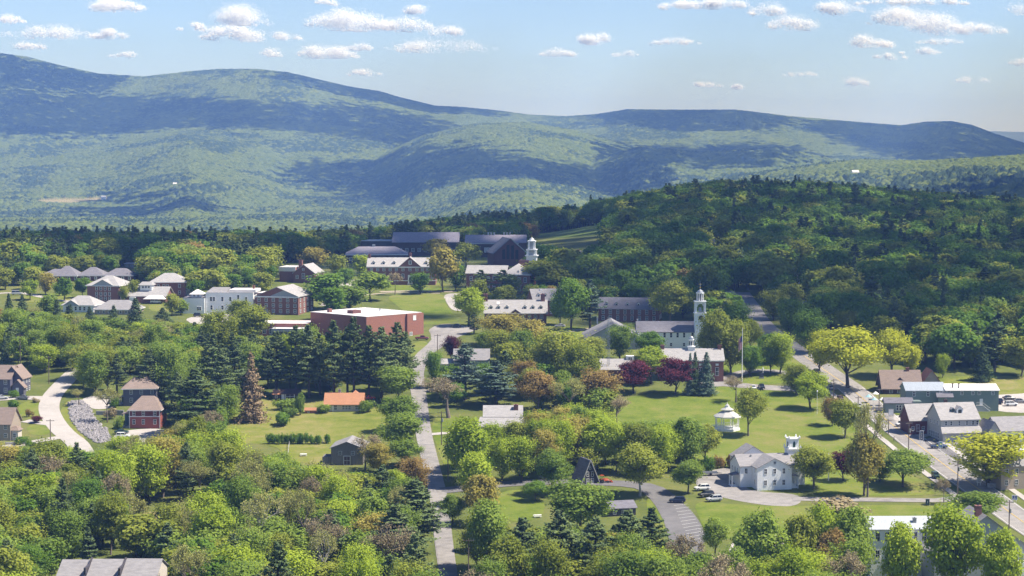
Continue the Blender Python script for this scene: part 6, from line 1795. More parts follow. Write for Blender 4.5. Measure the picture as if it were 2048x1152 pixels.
def near_fill(poly, density, weights, hrange, seed, topline, front=22):
    Z = [P(a, min(b, 1290)) for a, b in poly]
    g = [((p.x / p.y) * FPX + 1024, p.y) for p in Z]
    pts, idx, S, rot = fill(g, density, weights, hrange, seed, CLEARINGS + AVO, front, SEE)
    zc = pts[:, 1] * CP - (pts[:, 2] - CAMZ) * SP
    ix = 1024 + FPX * pts[:, 0] / zc; iy = 576 - FPX * (pts[:, 1] * SP + (pts[:, 2] - CAMZ) * CP) / zc
    hm = (iy - np.interp(ix, [t[0] for t in topline], [t[1] for t in topline])) * zc / FPX
    h = S[:, 2] * np.array([PK[k][1][3] for k in idx])
    f = np.clip(hm / h, 0, 1); ok = hm > 4
    S = S * f[:, None]
    return pts[ok], idx[ok], S[ok], rot[ok]
Wn = [.10, .05, .16, .12, .01, .40, .07, .04, .05]
R3 = near_fill([(-60, 935), (60, 908), (150, 918), (235, 910), (330, 892), (400, 866), (460, 890), (560, 945), (640, 960), (760, 955), (850, 980), (852, 1285), (-60, 1285)], 34, Wn, (7, 12), 73, [(-60, 905), (235, 900), (330, 872), (420, 840), (460, 890), (640, 940), (850, 960)])
R4 = near_fill([(-50, 655), (110, 652), (340, 648), (420, 690), (440, 760), (430, 870), (340, 865), (335, 800), (235, 745), (110, 740), (-50, 718)], 36, Wn, (6, 11), 74, [(-50, 615), (100, 625), (420, 650)])
R5 = near_fill([(915, 1075), (1330, 1085), (1345, 1285), (915, 1285)], 36, [.1, .05, .15, .1, .05, .25, .15, .1, .05], (6, 11), 75, [(900, 1040), (1330, 1075)])
R6 = near_fill([(1350, 1170), (2080, 1172), (2080, 1285), (1350, 1285)], 36, Wn, (6, 11), 76, [(1340, 1110), (2080, 1110)])
R7 = near_fill([(1560, 640), (1640, 600), (1800, 590), (2060, 590), (2100, 750), (1960, 748), (1840, 730), (1720, 690), (1640, 680)], 70, Wt, (12, 18), 77, [(1560, 540), (2100, 540)])
R8 = near_fill([(1080, 545), (1220, 540), (1400, 530), (1500, 560), (1500, 600), (1480, 690), (1420, 690), (1400, 640), (1330, 640), (1210, 600), (1150, 570)], 80, Wt, (10, 15), 78, [(1080, 500), (1500, 500)])
R9 = near_fill([(905, 935), (1000, 905), (1240, 885), (1390, 910), (1400, 940), (1230, 955), (930, 978)], 60, [.05, .05, .2, .1, .05, .5, .0, .0, .05], (5, 9), 79, [(905, 850), (1400, 850)])
Wc = [.18, .10, .25, .17, .04, .20, .03, .02, .01]
R10 = near_fill([(-60, 535), (90, 528), (280, 522), (560, 520), (560, 575), (480, 590), (400, 605), (300, 600), (160, 600), (60, 592), (-60, 590)], 95, Wc, (8, 12), 81, [(-60, 500), (600, 500)], 75)
R11 = near_fill([(862, 740), (900, 690), (985, 690), (1180, 690), (1230, 740), (1220, 850), (1080, 860), (1060, 800), (940, 800), (880, 840), (866, 800)], 75, Wc, (7, 12), 82, [(860, 690), (960, 700), (1000, 680), (1240, 690)])
R12 = near_fill([(300, 640), (430, 665), (640, 690), (830, 690), (825, 770), (640, 785), (440, 790), (340, 760)], 70, [.1, .05, .1, .1, 0, .25, .25, .1, .05], (8, 13), 83, [(300, 640), (480, 672), (610, 672), (830, 672)])
R13 = near_fill([(960, 560), (1060, 590), (1200, 600), (1260, 660), (1130, 650), (1100, 645), (950, 610)], 120, Wc, (8, 12), 84, [(950, 530), (1260, 560)])
for r_ in (R1, R2, R3, R4, R5, R6, R7, R8, R9, R10, R11, R12, R13):
    woods_object('woodland', *r_)
print('woodland points', len(R1[0]), len(R2[0]))
# ---------------------------------------------------------------- vehicles
M_TYRE = mat('tyre_rubber', (0.02, 0.02, 0.02), 0.9, 0.2, 4)
M_RIM = mat('wheel_metal', (0.35, 0.35, 0.36), 0.35, 0.05, 2, metal=0.8)
M_CARG = mat('car_window_glass', (0.018, 0.022, 0.028), 0.08, 0.1, 1)
M_LAMP = mat('headlamp_glass', (0.72, 0.72, 0.70), 0.15, 0.05, 1)
M_TAIL = mat('tail_lamp_red', (0.35, 0.02, 0.02), 0.25, 0.05, 1)
M_TRIM = mat('black_trim', (0.03, 0.03, 0.032), 0.6, 0.1, 1)
def paint(name, c):
    if name in MATS: return MATS[name]
    m, nt, o = nodes_of(name)
    b = N(nt, 'ShaderNodeBsdfPrincipled')
    b.inputs['Base Color'].default_value = col4(c); b.inputs['Roughness'].default_value = 0.35
    b.inputs['Coat Weight'].default_value = 0.6; b.inputs['Coat Roughness'].default_value = 0.08
    nt.links.new(b.outputs[0], o.inputs['Surface']); MATS[name] = m
    return m
PAINT = {'white': (0.78, 0.77, 0.75), 'silver': (0.48, 0.48, 0.49), 'grey': (0.17, 0.17, 0.18), 'dark': (0.025, 0.027, 0.033), 'navy': (0.025, 0.035, 0.075), 'blue': (0.03, 0.07, 0.16), 'red': (0.50, 0.03, 0.03), 'maroon': (0.16, 0.02, 0.03), 'green': (0.03, 0.07, 0.06), 'brown': (0.11, 0.065, 0.06)}
_CAR = {}
def loft(b, rings, m):
    n = len(rings[0]); i0 = len(b.v); k = b.mi(m)
    for r in rings: b.v += [tuple(p) for p in r]
    for a in range(len(rings) - 1):
        for j in range(n):
            j2 = (j + 1) % n
            b.f.append((i0 + a * n + j, i0 + a * n + j2, i0 + (a + 1) * n + j2, i0 + (a + 1) * n + j)); b.m.append(k)
    b.f.append(tuple(i0 + j for j in reversed(range(n)))); b.m.append(k)
    e = i0 + (len(rings) - 1) * n
    b.f.append(tuple(e + j for j in range(n))); b.m.append(k)
def car_parts(kind):
    if kind in _CAR: return _CAR[kind]
    spec = {   # body stations (x, half width, bottom, shoulder, top) and cabin (base x0,x1, roof x0,x1, belt z, roof z, half widths)
        'suv': ([(-2.3, .80, .48, .85, 1.0), (-2.15, .90, .30, .9, 1.08), (-1.0, .93, .26, .9, 1.1), (.6, .93, .26, .9, 1.08), (1.1, .92, .26, .86, 1.04), (2.05, .88, .30, .78, .92), (2.32, .74, .44, .68, .78)], (-2.12, 1.15, -1.85, .45, 1.06, 1.70, .86, .68)),
        'sedan': ([(-2.3, .74, .44, .8, .92), (-2.1, .86, .30, .84, 1.0), (-1.0, .90, .24, .84, .98), (.7, .90, .24, .82, .95), (1.2, .89, .24, .78, .90), (2.1, .84, .28, .68, .78), (2.35, .68, .40, .6, .66)], (-1.7, 1.15, -.95, .35, .94, 1.45, .80, .60)),
        'pickup': ([(-2.8, .88, .50, .9, 1.08), (-2.7, .94, .40, .92, 1.1), (-.7, .96, .36, .95, 1.1), (.9, .96, .34, .95, 1.12), (1.3, .95, .34, .92, 1.1), (2.5, .92, .38, .88, 1.02), (2.8, .80, .5, .8, .9)], (-.75, 1.35, -.6, .7, 1.08, 1.78, .86, .70)),
        'van': ([(-2.6, .84, .46, 1.0, 1.2), (-2.45, .96, .32, 1.0, 1.25), (1.2, .98, .28, 1.0, 1.25), (1.9, .95, .30, .9, 1.1), (2.5, .88, .36, .8, .92)], (-2.45, 1.9, -2.35, 1.0, 1.22, 2.15, .92, .80)),
        'jeep': ([(-1.9, .76, .5, .9, 1.05), (-1.8, .82, .42, .95, 1.1), (.6, .84, .40, .95, 1.1), (.8, .80, .42, .9, 1.08), (1.75, .76, .46, .86, 1.0), (1.9, .70, .52, .8, .92)], (-1.8, .75, -1.75, .5, 1.08, 1.80, .78, .70)),
    }[kind]
    st, cab = spec
    body = MB()
    loft(body, [[(x, -w * .92, zb), (x, -w, zs * .62), (x, -w * .97, zs), (x, -w * .84, zt), (x, w * .84, zt), (x, w * .97, zs), (x, w, zs * .62), (x, w * .92, zb)] for x, w, zb, zs, zt in st], M_WHITE)
    bx0, bx1, rx0, rx1, zb, zr, wb, wr = cab
    cabin = MB()
    B_ = [(bx0, -wb, zb - .03), (bx1, -wb * .94, zb - .05), (bx1, wb * .94, zb - .05), (bx0, wb, zb - .03)]
    T_ = [(rx0, -wr, zr - .05), (rx1, -wr, zr - .05), (rx1, wr, zr - .05), (rx0, wr, zr - .05)]
    cabin.hull(B_, T_, M_CARG, cap=False)
    roof = MB()
    roof.hull([(rx0 - .04, -wr - .03, zr - .06), (rx1 + .04, -wr - .03, zr - .06), (rx1 + .04, wr + .03, zr - .06), (rx0 - .04, wr + .03, zr - .06)], [(rx0 + .1, -wr + .08, zr + .02), (rx1 - .12, -wr + .08, zr + .02), (rx1 - .12, wr - .08, zr + .02), (rx0 + .1, wr - .08, zr + .02)], M_WHITE)
    for i in range(4): roof.bar(B_[i], T_[i], .055, M_WHITE, 4)
    for sg in (-1, 1):
        t = .46; xa = bx0 + (bx1 - bx0) * t; xb = rx0 + (rx1 - rx0) * t
        roof.bar((xa, sg * wb * .98, zb), (xb, sg * wr, zr - .05), .05, M_WHITE, 4)
    if kind == 'pickup':
        body.box(-2.62, -.8, -.72, .72, 1.05, 1.108, M_TRIM)
    wheel = MB()
    r = .37 if kind in ('suv', 'pickup', 'jeep') else .33
    def ring(y, rr): return [(rr * math.cos(6.2832 * k / 14), y, rr * math.sin(6.2832 * k / 14)) for k in range(14)]
    loft(wheel, [ring(-.12, r * .82), ring(-.11, r), ring(.11, r), ring(.12, r * .82)], M_TYRE)
    rim = MB(); loft(rim, [ring(-.135, r * .35), ring(-.125, r * .62), ring(.125, r * .62), ring(.135, r * .35)], M_RIM)
    lamp = MB(); lamp.box(-.05, .05, -.17, .17, -.08, .08, M_LAMP); tail = MB(); tail.box(-.05, .05, -.1, .1, -.16, .16, M_TAIL)
    bump = MB(); bump.box(st[-1][0] - .1, st[-1][0] + .06, -st[-1][1] * .9, st[-1][1] * .9, st[-1][2] - .08, st[-1][2] + .1, M_TRIM)
    ms = {}
    for nm, mb in (('body', body), ('cabin_glass', cabin), ('cabin_roof', roof), ('wheel', wheel), ('rim', rim), ('headlight', lamp), ('tail_light', tail), ('bumper', bump)):
        o = mb.make(nm); ms[nm] = o.data; bpy.data.objects.remove(o)
    _CAR[kind] = (ms, r, st)
    return _CAR[kind]
NAMES = {'suv': 'parked_car', 'sedan': 'parked_car', 'pickup': 'pickup_truck', 'van': 'van', 'jeep': 'off_road_car'}
def street_dir(p):
    d = ribbon_poly(STREET, 1.0)
    i = min(range(1, len(d) - 1), key=lambda j: (d[j][0] - p.x) ** 2 + (d[j][1] - p.y) ** 2)
    return math.degrees(math.atan2(d[i + 1][1] - d[i - 1][1], d[i + 1][0] - d[i - 1][0]))
def car(kind, colour, x, y, heading, label, group='cars and trucks in the village'):
    ms, r, st = car_parts(kind)
    p = P(x, y)
    if heading == 'away': heading = street_dir(p)
    elif heading == 'toward': heading = street_dir(p) + 180
    e = bpy.data.objects.new(NAMES[kind], None); COL.objects.link(e)
    e.location = p + Vector((0, 0, .2)); e.rotation_euler = (0, 0, math.radians(heading))
    e['label'] = label; e['category'] = {'pickup': 'pickup truck', 'van': 'van'}.get(kind, 'car'); e['group'] = group
    pm = paint(colour + '_car_paint', PAINT[colour])
    def add(nm, loc=(0, 0, 0), par=None):
        o = bpy.data.objects.new(nm, ms[nm]); COL.objects.link(o); o.parent = par or e; o.location = loc
        return o
    for nm in ('body', 'cabin_roof'):
        o = add(nm); o.material_slots[0].link = 'OBJECT'; o.material_slots[0].material = pm
    add('cabin_glass'); add('bumper')
    fx, rx = st[-1][0] - .85, st[0][0] + .85
    w = st[2][1] - .1
    for xx in (fx, rx):
        for sg in (-1, 1):
            wh = add('wheel', (xx, sg * w, r)); add('rim', (0, 0, 0), wh)
    for sg in (-1, 1):
        add('headlight', (st[-1][0] - .06, sg * st[-1][1] * .72, st[-1][3]))
        add('tail_light', (st[0][0] + .02, sg * st[0][1] * .85, st[0][3]))
    return e
for a in [
    ('suv', 'white', 1404, 981, 197, 'white car with red side glint, farthest of three beside the meeting house'), ('suv', 'dark', 1412, 994, 203, 'black car between a white and a silver car by the meeting house'), ('suv', 'silver', 1428, 1003, 199, 'silver car nearest of three parked beside the meeting house'),
    ('suv', 'navy', 1355, 1006, 172, 'dark blue car alone at the top of the painted stalls'), ('pickup', 'blue', 1877, 897, 4, 'dark blue pickup truck in front of the grey shop'),
    ('sedan', 'grey', 1851, 926, 'away', 'dark grey car on the street above the green off-road car'), ('jeep', 'green', 1871, 957, 'toward', 'dark green off-road car on the street with its lamps facing us'),
    ('suv', 'brown', 1681, 802, 'toward', 'brownish red car on the street beside the upper green'), ('sedan', 'silver', 1718, 816, 'toward', 'silver car waiting on the street left of the sage green inn'), ('sedan', 'silver', 1661, 779, 'away', 'pale car at the upper bend under the huge yellow tree'),
    ('sedan', 'white', 1507, 779, 268, 'white car facing us on the town hall drive'), ('pickup', 'dark', 1523, 778, 272, 'black truck facing us on the town hall drive'), ('suv', 'dark', 1632, 747, 'away', 'dark car on the shaded street above the bend'),
    ('jeep', 'white', 1802, 853, 200, 'small pale car turning in front of the maroon shop wing'),
    ('suv', 'navy', 2000, 807, 80, 'dark blue car next to the end wall of the inn'), ('sedan', 'dark', 2018, 800, 10, 'dark car at the back of the inn car park'), ('suv', 'white', 2022, 812, 4, 'white car at the front of the inn car park'), ('sedan', 'grey', 2040, 806, 0, 'dark grey car right of the white car at the inn'),
    ('suv', 'white', 246, 876, 2, 'white car parked before the red house'), ('sedan', 'green', 243, 868, 4, 'dark green car half hidden behind the white car at the red house'), ('pickup', 'grey', 216, 797, 176, 'dark grey truck on the paved yard of the slate-blue house'),
    ('sedan', 'red', 738, 800, 12, 'bright red car beside the orange cottage'), ('pickup', 'maroon', 844, 680, 2, 'dark red truck parked at the gymnasium corner'), ('sedan', 'dark', 912, 655, 170, 'dark car at the back of the turning circle'),
    ('sedan', 'red', 419, 643, 10, 'red car in front of the white hall'), ('suv', 'dark', 397, 634, 4, 'dark car against the white hall wing'), ('suv', 'white', 424, 632, 185, 'white car behind the red one at the white hall'), ('van', 'white', 312, 607, 2, 'white van at the commons canopy'),
    ('van', 'silver', 34, 590, 8, 'grey van on the far left college drive'), ('sedan', 'silver', 1120, 655, 170, 'silver car in the shade by the dormer houses'), ('sedan', 'silver', 3, 799, 20, 'silver car cut by the left edge at the dark house'), ('sedan', 'grey', 45, 799, 175, 'dark car in front of the dark sided house'),
    ('sedan', 'white', 1090, 527, 80, 'leftmost of five tiny cars parked behind the cupola hall'), ('suv', 'silver', 1099, 526, 80, 'second of five tiny cars parked behind the cupola hall'), ('sedan', 'dark', 1108, 526, 82, 'middle one of five tiny cars parked behind the cupola hall'), ('suv', 'white', 1118, 525, 80, 'fourth of five tiny cars parked behind the cupola hall'), ('sedan', 'silver', 1127, 525, 82, 'rightmost of five tiny cars parked behind the cupola hall'),
('suv', 'white', 1960, 902, 100, 'white car under the huge yellow-green tree at the shops'), 
]: car(*a)
# a flat trailer and a little orange tractor
def thing(name, label, cat, x, y, rot=0, group=None, dz=0.0):
    e = bpy.data.objects.new(name, None); COL.objects.link(e)
    e.location = P(x, y) + Vector((0, 0, dz)); e.rotation_euler = (0, 0, math.radians(rot)); e['label'] = label; e['category'] = cat
    if group: e['group'] = group
    return e
e = thing('utility_trailer', 'low flat grey trailer standing at the back of the gravel car park', 'trailer', 1422, 951, 4, dz=.2)
q = MB(); q.box(-2.4, 2.0, -.9, .9, .5, .68, M_STEEL); q.box(-2.4, 2.0, -.95, -.88, .69, 1.0, M_STEEL); q.box(-2.4, 2.0, .88, .95, .69, 1.0, M_STEEL); q.make('bed', e)
q = MB(); q.bar((2.0, -.7, .55), (3.4, 0, .5), .06, M_TRIM); q.bar((2.0, .7, .55), (3.4, 0, .5), .06, M_TRIM); q.make('drawbar', e)
for sg in (-1, 1):
    o = bpy.data.objects.new('wheel', car_parts('suv')[0]['wheel']); COL.objects.link(o); o.parent = e; o.location = (-.2, sg * 1.08, .35)
e = thing('tractor', 'small orange tractor beside the A-frame chalet', 'tractor', 1207, 966, 20, dz=.1)
M_ORANGE = paint('orange_machine_paint', (0.62, 0.10, 0.03))
q = MB(); q.hull([(-.2, -.35, .55), (1.5, -.35, .6), (1.5, .35, .6), (-.2, .35, .55)], [(-.2, -.35, 1.3), (1.4, -.32, 1.2), (1.4, .32, 1.2), (-.2, .35, 1.3)], M_ORANGE); q.box(-.9, -.21, -.6, .6, .5, 1.0, M_ORANGE); q.make('body', e)
q = MB()
for x_ in (-.85, -.1):
    for sg in (-1, 1): q.bar((x_, sg * .5, 1.0), (x_, sg * .5, 2.2), .04, M_TRIM)
q.box(-1.0, 0, -.6, .6, 2.2, 2.28, M_ORANGE); q.make('canopy', e)
q = MB(); q.bar((.3, -.55, 1.1), (2.2, -.55, .5), .07, M_ORANGE); q.bar((.3, .55, 1.1), (2.2, .55, .5), .07, M_ORANGE); q.hull([(2.1, -.8, .15), (2.8, -.8, .1), (2.8, .8, .1), (2.1, .8, .15)], [(2.1, -.8, .8), (2.3, -.8, .75), (2.3, .8, .75), (2.1, .8, .8)], M_ORANGE); q.make('loader', e)
for xx, sc in ((-.6, 1.5), (1.2, .85)):
    for sg in (-1, 1):
        o = bpy.data.objects.new('wheel', car_parts('suv')[0]['wheel']); COL.objects.link(o); o.parent = e; o.location = (xx, sg * .7, .37 * sc); o.scale = (sc, 1.3, sc)

# ---------------------------------------------------------------- poles, lamps, flags, signs
POLE_TOPS = {}
def pole(x, ytop, ybase, label, arms=1, transformer=False, key=None, rot=0):
    p = P(x, ybase); h = (ybase - ytop) / SCL(p)
    e = thing('utility_pole', label, 'utility pole', x, ybase, rot, 'utility poles along the roads')
    q = MB(); q.cyl(0, 0, -.8, h, .17, .12, M_WOODP, 8); q.make('pole', e)
    tops = []
    for k in range(arms):
        z = h - .5 - k * 1.1
        q = MB(); q.box(-1.3, 1.3, -.19, -.06, z - .06, z + .08, M_WOODP); c = q.make('crossarm', e)
        for xx in (-1.2, -.55, .55, 1.2):
            i = MB(); i.cyl(xx, -.12, z + .085, z + .3, .05, .035, M_STEEL, 6); i.make('insulator', c)
    if transformer:
        q = MB(); q.cyl(.36, -.1, h - 3.4, h - 2.3, .24, .24, M_STEEL, 10); q.cyl(.36, -.1, h - 2.29, h - 2.2, .26, .1, M_STEEL, 10); q.make('transformer', e)
    POLE_TOPS[key or label] = (p, h, math.radians(rot))
    return e
pole(883, 822, 890, 'pole with two crossarms at the driveway right of the road', 2, True, 'a'); pole(896, 880, 963, 'wooden pole below the driveway on the right road verge', 1, True, 'b'); pole(937, 1076, 1172, 'nearest pole on the right verge at the bottom of the road', 1, False, 'c'); pole(875, 668, 716, 'slim pole at the bend below the turning circle', 1, False, 'd')
pole(1667, 757, 815, 'pole with broad crossarm at the street bend by the pale car', 2, False, 'e', 25); pole(1716, 792, 834, 'pole on the left street edge by the silver car', 1, False, 'f', 25); pole(1758, 776, 826, 'pole before the patio of the sage green inn', 1, False, 'g', 25); pole(1777, 838, 868, 'short pole on the left edge of the street', 1, False, 'h', 25); pole(1817, 843, 908, 'tall pole on the street left of the framed sign', 1, True, 'i', 25)
pole(1915, 918, 992, 'pole with crossarm on the right edge of the street at the corner', 2, True, 'j', 25); pole(2018, 1000, 1060, 'pole with twin transformers at the lower right street edge', 1, True, 'k', 25); pole(98, 712, 768, 'pole on the verge at the top of the lane', 1, False, 'l'); pole(101, 838, 880, 'pole beside the lower lane', 1, False, 'm'); pole(41, 668, 742, 'pole above the dark sided house', 1, False, 'n')
def wires(a, b):
    (p, h, r1), (p2, h2, r2) = POLE_TOPS[a], POLE_TOPS[b]
    q = MB()
    for xx in (-1.2, .55, 1.2):
        A = p + Vector((xx * math.cos(r1), xx * math.sin(r1), h - .2)); C_ = p2 + Vector((xx * math.cos(r2), xx * math.sin(r2), h2 - .2))
        pr = A
        for i in range(1, 9):
            t = i / 8; c = A.lerp(C_, t); c.z -= 3.2 * t * (1 - t) * min(1, (C_ - A).length / 80)
            q.bar(tuple(pr), tuple(c), .022, M_TRIM, 3); pr = c
    o = q.make('power_line'); o['category'] = 'power line'
    return o
for a, b, lab in (('a', 'b', 'wires between the two poles right of the road'), ('b', 'c', 'wires running down to the lowest road pole'), ('d', 'a', 'wires from the bend pole down to the driveway pole'), ('e', 'f', 'wires along the street from the bend'), ('f', 'h', 'wires along the left street edge'), ('h', 'i', 'wires to the tall pole by the framed sign'), ('i', 'j', 'wires along the street to the corner pole'), ('j', 'k', 'wires from the corner pole to the lowest street pole')):
    wires(a, b)['label'] = lab
def lamp_post(x, ytop, ybase, label):
    p = P(x, ybase); h = (ybase - ytop) / SCL(p)
    e = thing('street_lamp', label, 'street lamp', x, ybase, 0, 'white globe lamps')
    q = MB(); q.cyl(0, 0, -.3, h - .5, .07, .05, M_WHITE, 8); q.cyl(0, 0, -.3, .5, .13, .1, M_WHITE, 8); q.make('post', e)
    q = MB(); q.cyl(0, 0, h - .5, h - .3, .12, .3, M_WHITE, 10); q.cyl(0, 0, h - .3, h, .3, .22, M_WHITE, 10); q.cyl(0, 0, h, h + .15, .22, .05, M_WHITE, 10); q.make('globe', e)
lamp_post(1634, 781, 828, 'white globe lamp on the green by the yellow-green tree'); lamp_post(1686, 825, 868, 'white globe lamp at the middle of the street edge'); lamp_post(1893, 800, 822, 'white globe lamp in front of the inn bay')
# flags
M_FLAGR = mat('flag_red', (0.42, 0.05, 0.06), 0.8, 0.08, 2); M_FLAGW = mat('flag_white', (0.72, 0.70, 0.70), 0.8, 0.05, 2); M_FLAGB = mat('flag_blue', (0.03, 0.05, 0.20), 0.8, 0.08, 2)
def flag(x, ytop, ybase, label, w, drop):
    p = P(x, ybase); k = 1 / SCL(p); h = (ybase - ytop) * k
    e = thing('flagpole', label, 'flagpole', x, ybase)
    q = MB(); q.cyl(0, 0, -.4, h, .19, .09, M_WHITE, 10); q.cyl(0, 0, h, h + .3, .16, .02, M_GOLD, 8); q.make('pole', e)
    q = MB(); z1 = h * .86; hh = drop * k; ww = w * k; n = 13
    for i in range(n):          # limp flag: the stripes hang nearly upright along the pole
        x0 = -.12 - ww * i / n; x1 = -.12 - ww * (i + 1) / n
        y0, y1 = .35 * math.sin(i * .9), .35 * math.sin((i + 1) * .9)
        sag0, sag1 = .9 * hh * .35 * (i / n), .9 * hh * .35 * ((i + 1) / n)
        m = M_FLAGR if i % 2 == 0 else M_FLAGW
        zt0, zt1 = z1 - sag0, z1 - sag1
        zm0, zm1 = zt0 - hh * .45, zt1 - hh * .45
        q.hull([(x0, y0, zm0), (x1, y1, zm1), (x1, y1 + .02, zm1), (x0, y0 + .02, zm0)][::-1], [(x0, y0, zt0), (x1, y1, zt1), (x1, y1 + .02, zt1), (x0, y0 + .02, zt0)][::-1], M_FLAGB if i < 6 else m)
        q.hull([(x0, y0, zm0 - hh * .55), (x1, y1, zm1 - hh * .55), (x1, y1 + .02, zm1 - hh * .55), (x0, y0 + .02, zm0 - hh * .55)][::-1], [(x0, y0, zm0 - .01), (x1, y1, zm1 - .01), (x1, y1 + .02, zm1 - .01), (x0, y0 + .02, zm0 - .01)][::-1], m)
    q.make('flag', e)
flag(1484, 655, 765, 'tall white flagpole with limp striped flag on the town hall drive', 7, 26)
flag(1657, 905, 962, 'white flagpole with small flag behind the meeting house trees', 3, 8)
# lattice mast
e = thing('lattice_mast', 'thin steel lattice mast rising before the church side hall', 'mast', 1217, 764)
k_ = 1 / SCL(e.location); h_ = 130 * k_
q = MB(); r_ = .55
c3_ = [(r_ * math.cos(a), r_ * math.sin(a)) for a in (0.5, 2.6, 4.7)]
for a, b in c3_: q.bar((a, b, -.5), (a, b, h_), .045, M_STEEL, 4)
nz_ = int(h_ / 1.1)
for i in range(nz_):
    for j in range(3):
        a, b = c3_[j], c3_[(j + 1) % 3]
        z0, z1 = i * h_ / nz_, (i + 1) * h_ / nz_
        q.bar((a[0], a[1], z0), (b[0], b[1], z1), .025, M_STEEL, 3); q.bar((a[0], a[1], z1), (b[0], b[1], z1), .025, M_STEEL, 3)
q.make('lattice', e)
q = MB(); q.bar((0, 0, h_), (0, 0, h_ + 3), .04, M_STEEL, 4); q.make('antenna', e)
# signs (their lettering cannot be read in the photograph)
M_SIGND = mat('dark_sign_panel', (0.05, 0.055, 0.085), 0.5, 0.05, 1); M_SIGNB = mat('blue_sign_panel', (0.03, 0.06, 0.22), 0.5, 0.05, 1); M_SIGNG = mat('dark_green_sign_panel', (0.02, 0.05, 0.06), 0.5, 0.05, 1); M_SIGNT = mat('teal_sign_panel', (0.05, 0.22, 0.32), 0.5, 0.05, 1)
def sign(x, ybase, z0, z1, w, m, label, frame=M_WHITE, mark=None, posts=2):
    p = P(x, ybase); k = 1 / SCL(p)
    e = thing('sign', label, 'sign', x, ybase)
    q = MB(); q.box(-w / 2 * k, w / 2 * k, -.05, .05, z0 * k, z1 * k, m); pn = q.make('panel', e)
    q = MB(); t = .12
    for b in ((-w / 2 * k - t, -w / 2 * k - .005), (w / 2 * k + .005, w / 2 * k + t)): q.box(b[0], b[1], -.08, .08, z0 * k, z1 * k, frame)
    q.box(-w / 2 * k - t, w / 2 * k + t, -.09, .09, z1 * k + .005, z1 * k + .16, frame); q.box(-w / 2 * k - t, w / 2 * k + t, -.09, .09, z0 * k - .16, z0 * k - .005, frame); q.make('frame', e)
    q = MB()
    for xx in ((-w * .4, w * .4) if posts == 2 else (0,)): q.cyl(xx * k, .16, -.4, z1 * k, .06, .06, frame, 6)
    q.make('post', e)
    if mark:
        q = MB()
        for (a, b, c, d) in mark: q.box(a * w / 2 * k, b * w / 2 * k, -.065, -.052, (z0 + (z1 - z0) * c) * k, (z0 + (z1 - z0) * d) * k, M_WHITE)
        q.make('lettering', pn)
sign(1843, 889, 9, 27, 6, M_SIGND, 'tall dark sign in a white frame before the grey shop', mark=[(-.4, .4, .15, .22), (-.1, .1, .3, .85)])
sign(1782, 834, 4, 15, 9, M_WHITE, 'white board sign on the strip of lawn below the inn', M_GREYW, mark=None)
sign(1881, 905, 10, 21, 6, M_SIGNT, 'teal blue sign on one pole over the planted island', mark=[(-.5, .5, .5, .62), (-.3, .3, .25, .35)], posts=1)
sign(1958, 972, 8, 18, 7, M_GREYW, 'pale notice sign beside the huge yellow-green tree', mark=[(-.6, .6, .25, .3)])
sign(2029, 1006, 7, 15, 9, M_SIGNB, 'blue sign on two white posts at the right edge', mark=[(-.35, .35, .55, .75), (-.6, .6, .2, .3)])
sign(1855, 1012, 3, 13, 6, M_SIGNG, 'dark green sign with white letter at the driveway mouth', M_SIGNG, mark=[(-.3, .3, .6, .75), (-.3, .3, .3, .42)])
e = thing('monument', 'dark stone monument with a pale figure on the grass triangle by the town hall', 'monument', 1523, 757)
k_ = 1 / SCL(e.location)
q = MB(); q.box(-5 * k_, 5 * k_, -2 * k_, 2 * k_, -.3, 3 * k_, M_STONE); q.box(-4 * k_, 4 * k_, -1.5 * k_, 1.5 * k_, 3.01 * k_, 11 * k_, M_SIGND); q.make('block', e)
q = MB(); q.cyl(3 * k_, 4 * k_, 0, 15 * k_, .35, .25, M_STONE, 8); q.cyl(3 * k_, 4 * k_, 15 * k_, 20 * k_, .3, .32, M_WHITE, 8); q.cyl(3 * k_, 4 * k_, 20 * k_, 22.5 * k_, .22, .12, M_WHITE, 8); q.make('figure', e)
# parasols and awnings
def parasol(x, y, w, label, m, m2=None):
    e = thing('parasol', label, 'parasol', x, y, 0, 'parasols on the inn patio'); k = 1 / SCL(e.location)
    q = MB(); q.cyl(0, 0, -.2, 2.4, .04, .04, M_WHITE, 6); q.make('pole', e)
    q = MB(); q.cyl(0, 0, 2.2, 3.1, w * k / 2, .08, m, 8); q.make('canopy', e)
M_TEALC = mat('pale_teal_canvas', (0.30, 0.50, 0.52), 0.8, 0.06, 1)
parasol(1737, 806, 15, 'pale teal parasol on the inn patio', M_TEALC); parasol(1751, 800, 14, 'left white parasol on the inn patio', M_WHITE); parasol(1764, 812, 13, 'white parasol nearest the low inn wing', M_WHITE); parasol(1748, 812, 13, 'second teal parasol in front of the white one', M_TEALC)
e = thing('patio_fence', 'low pale wall around the inn patio', 'fence', 1756, 820); k_ = 1 / SCL(e.location)
q = MB(); q.box(-22 * k_, 22 * k_, -.1, .1, -.3, 1.0, M_CREAM); q.make('panel', e)
for xx in (-22, -8, 8, 22): q = MB(); q.box(xx * k_ - .12, xx * k_ + .12, -.13, .13, -.3, 1.2, M_WHITE); q.make('post', e)
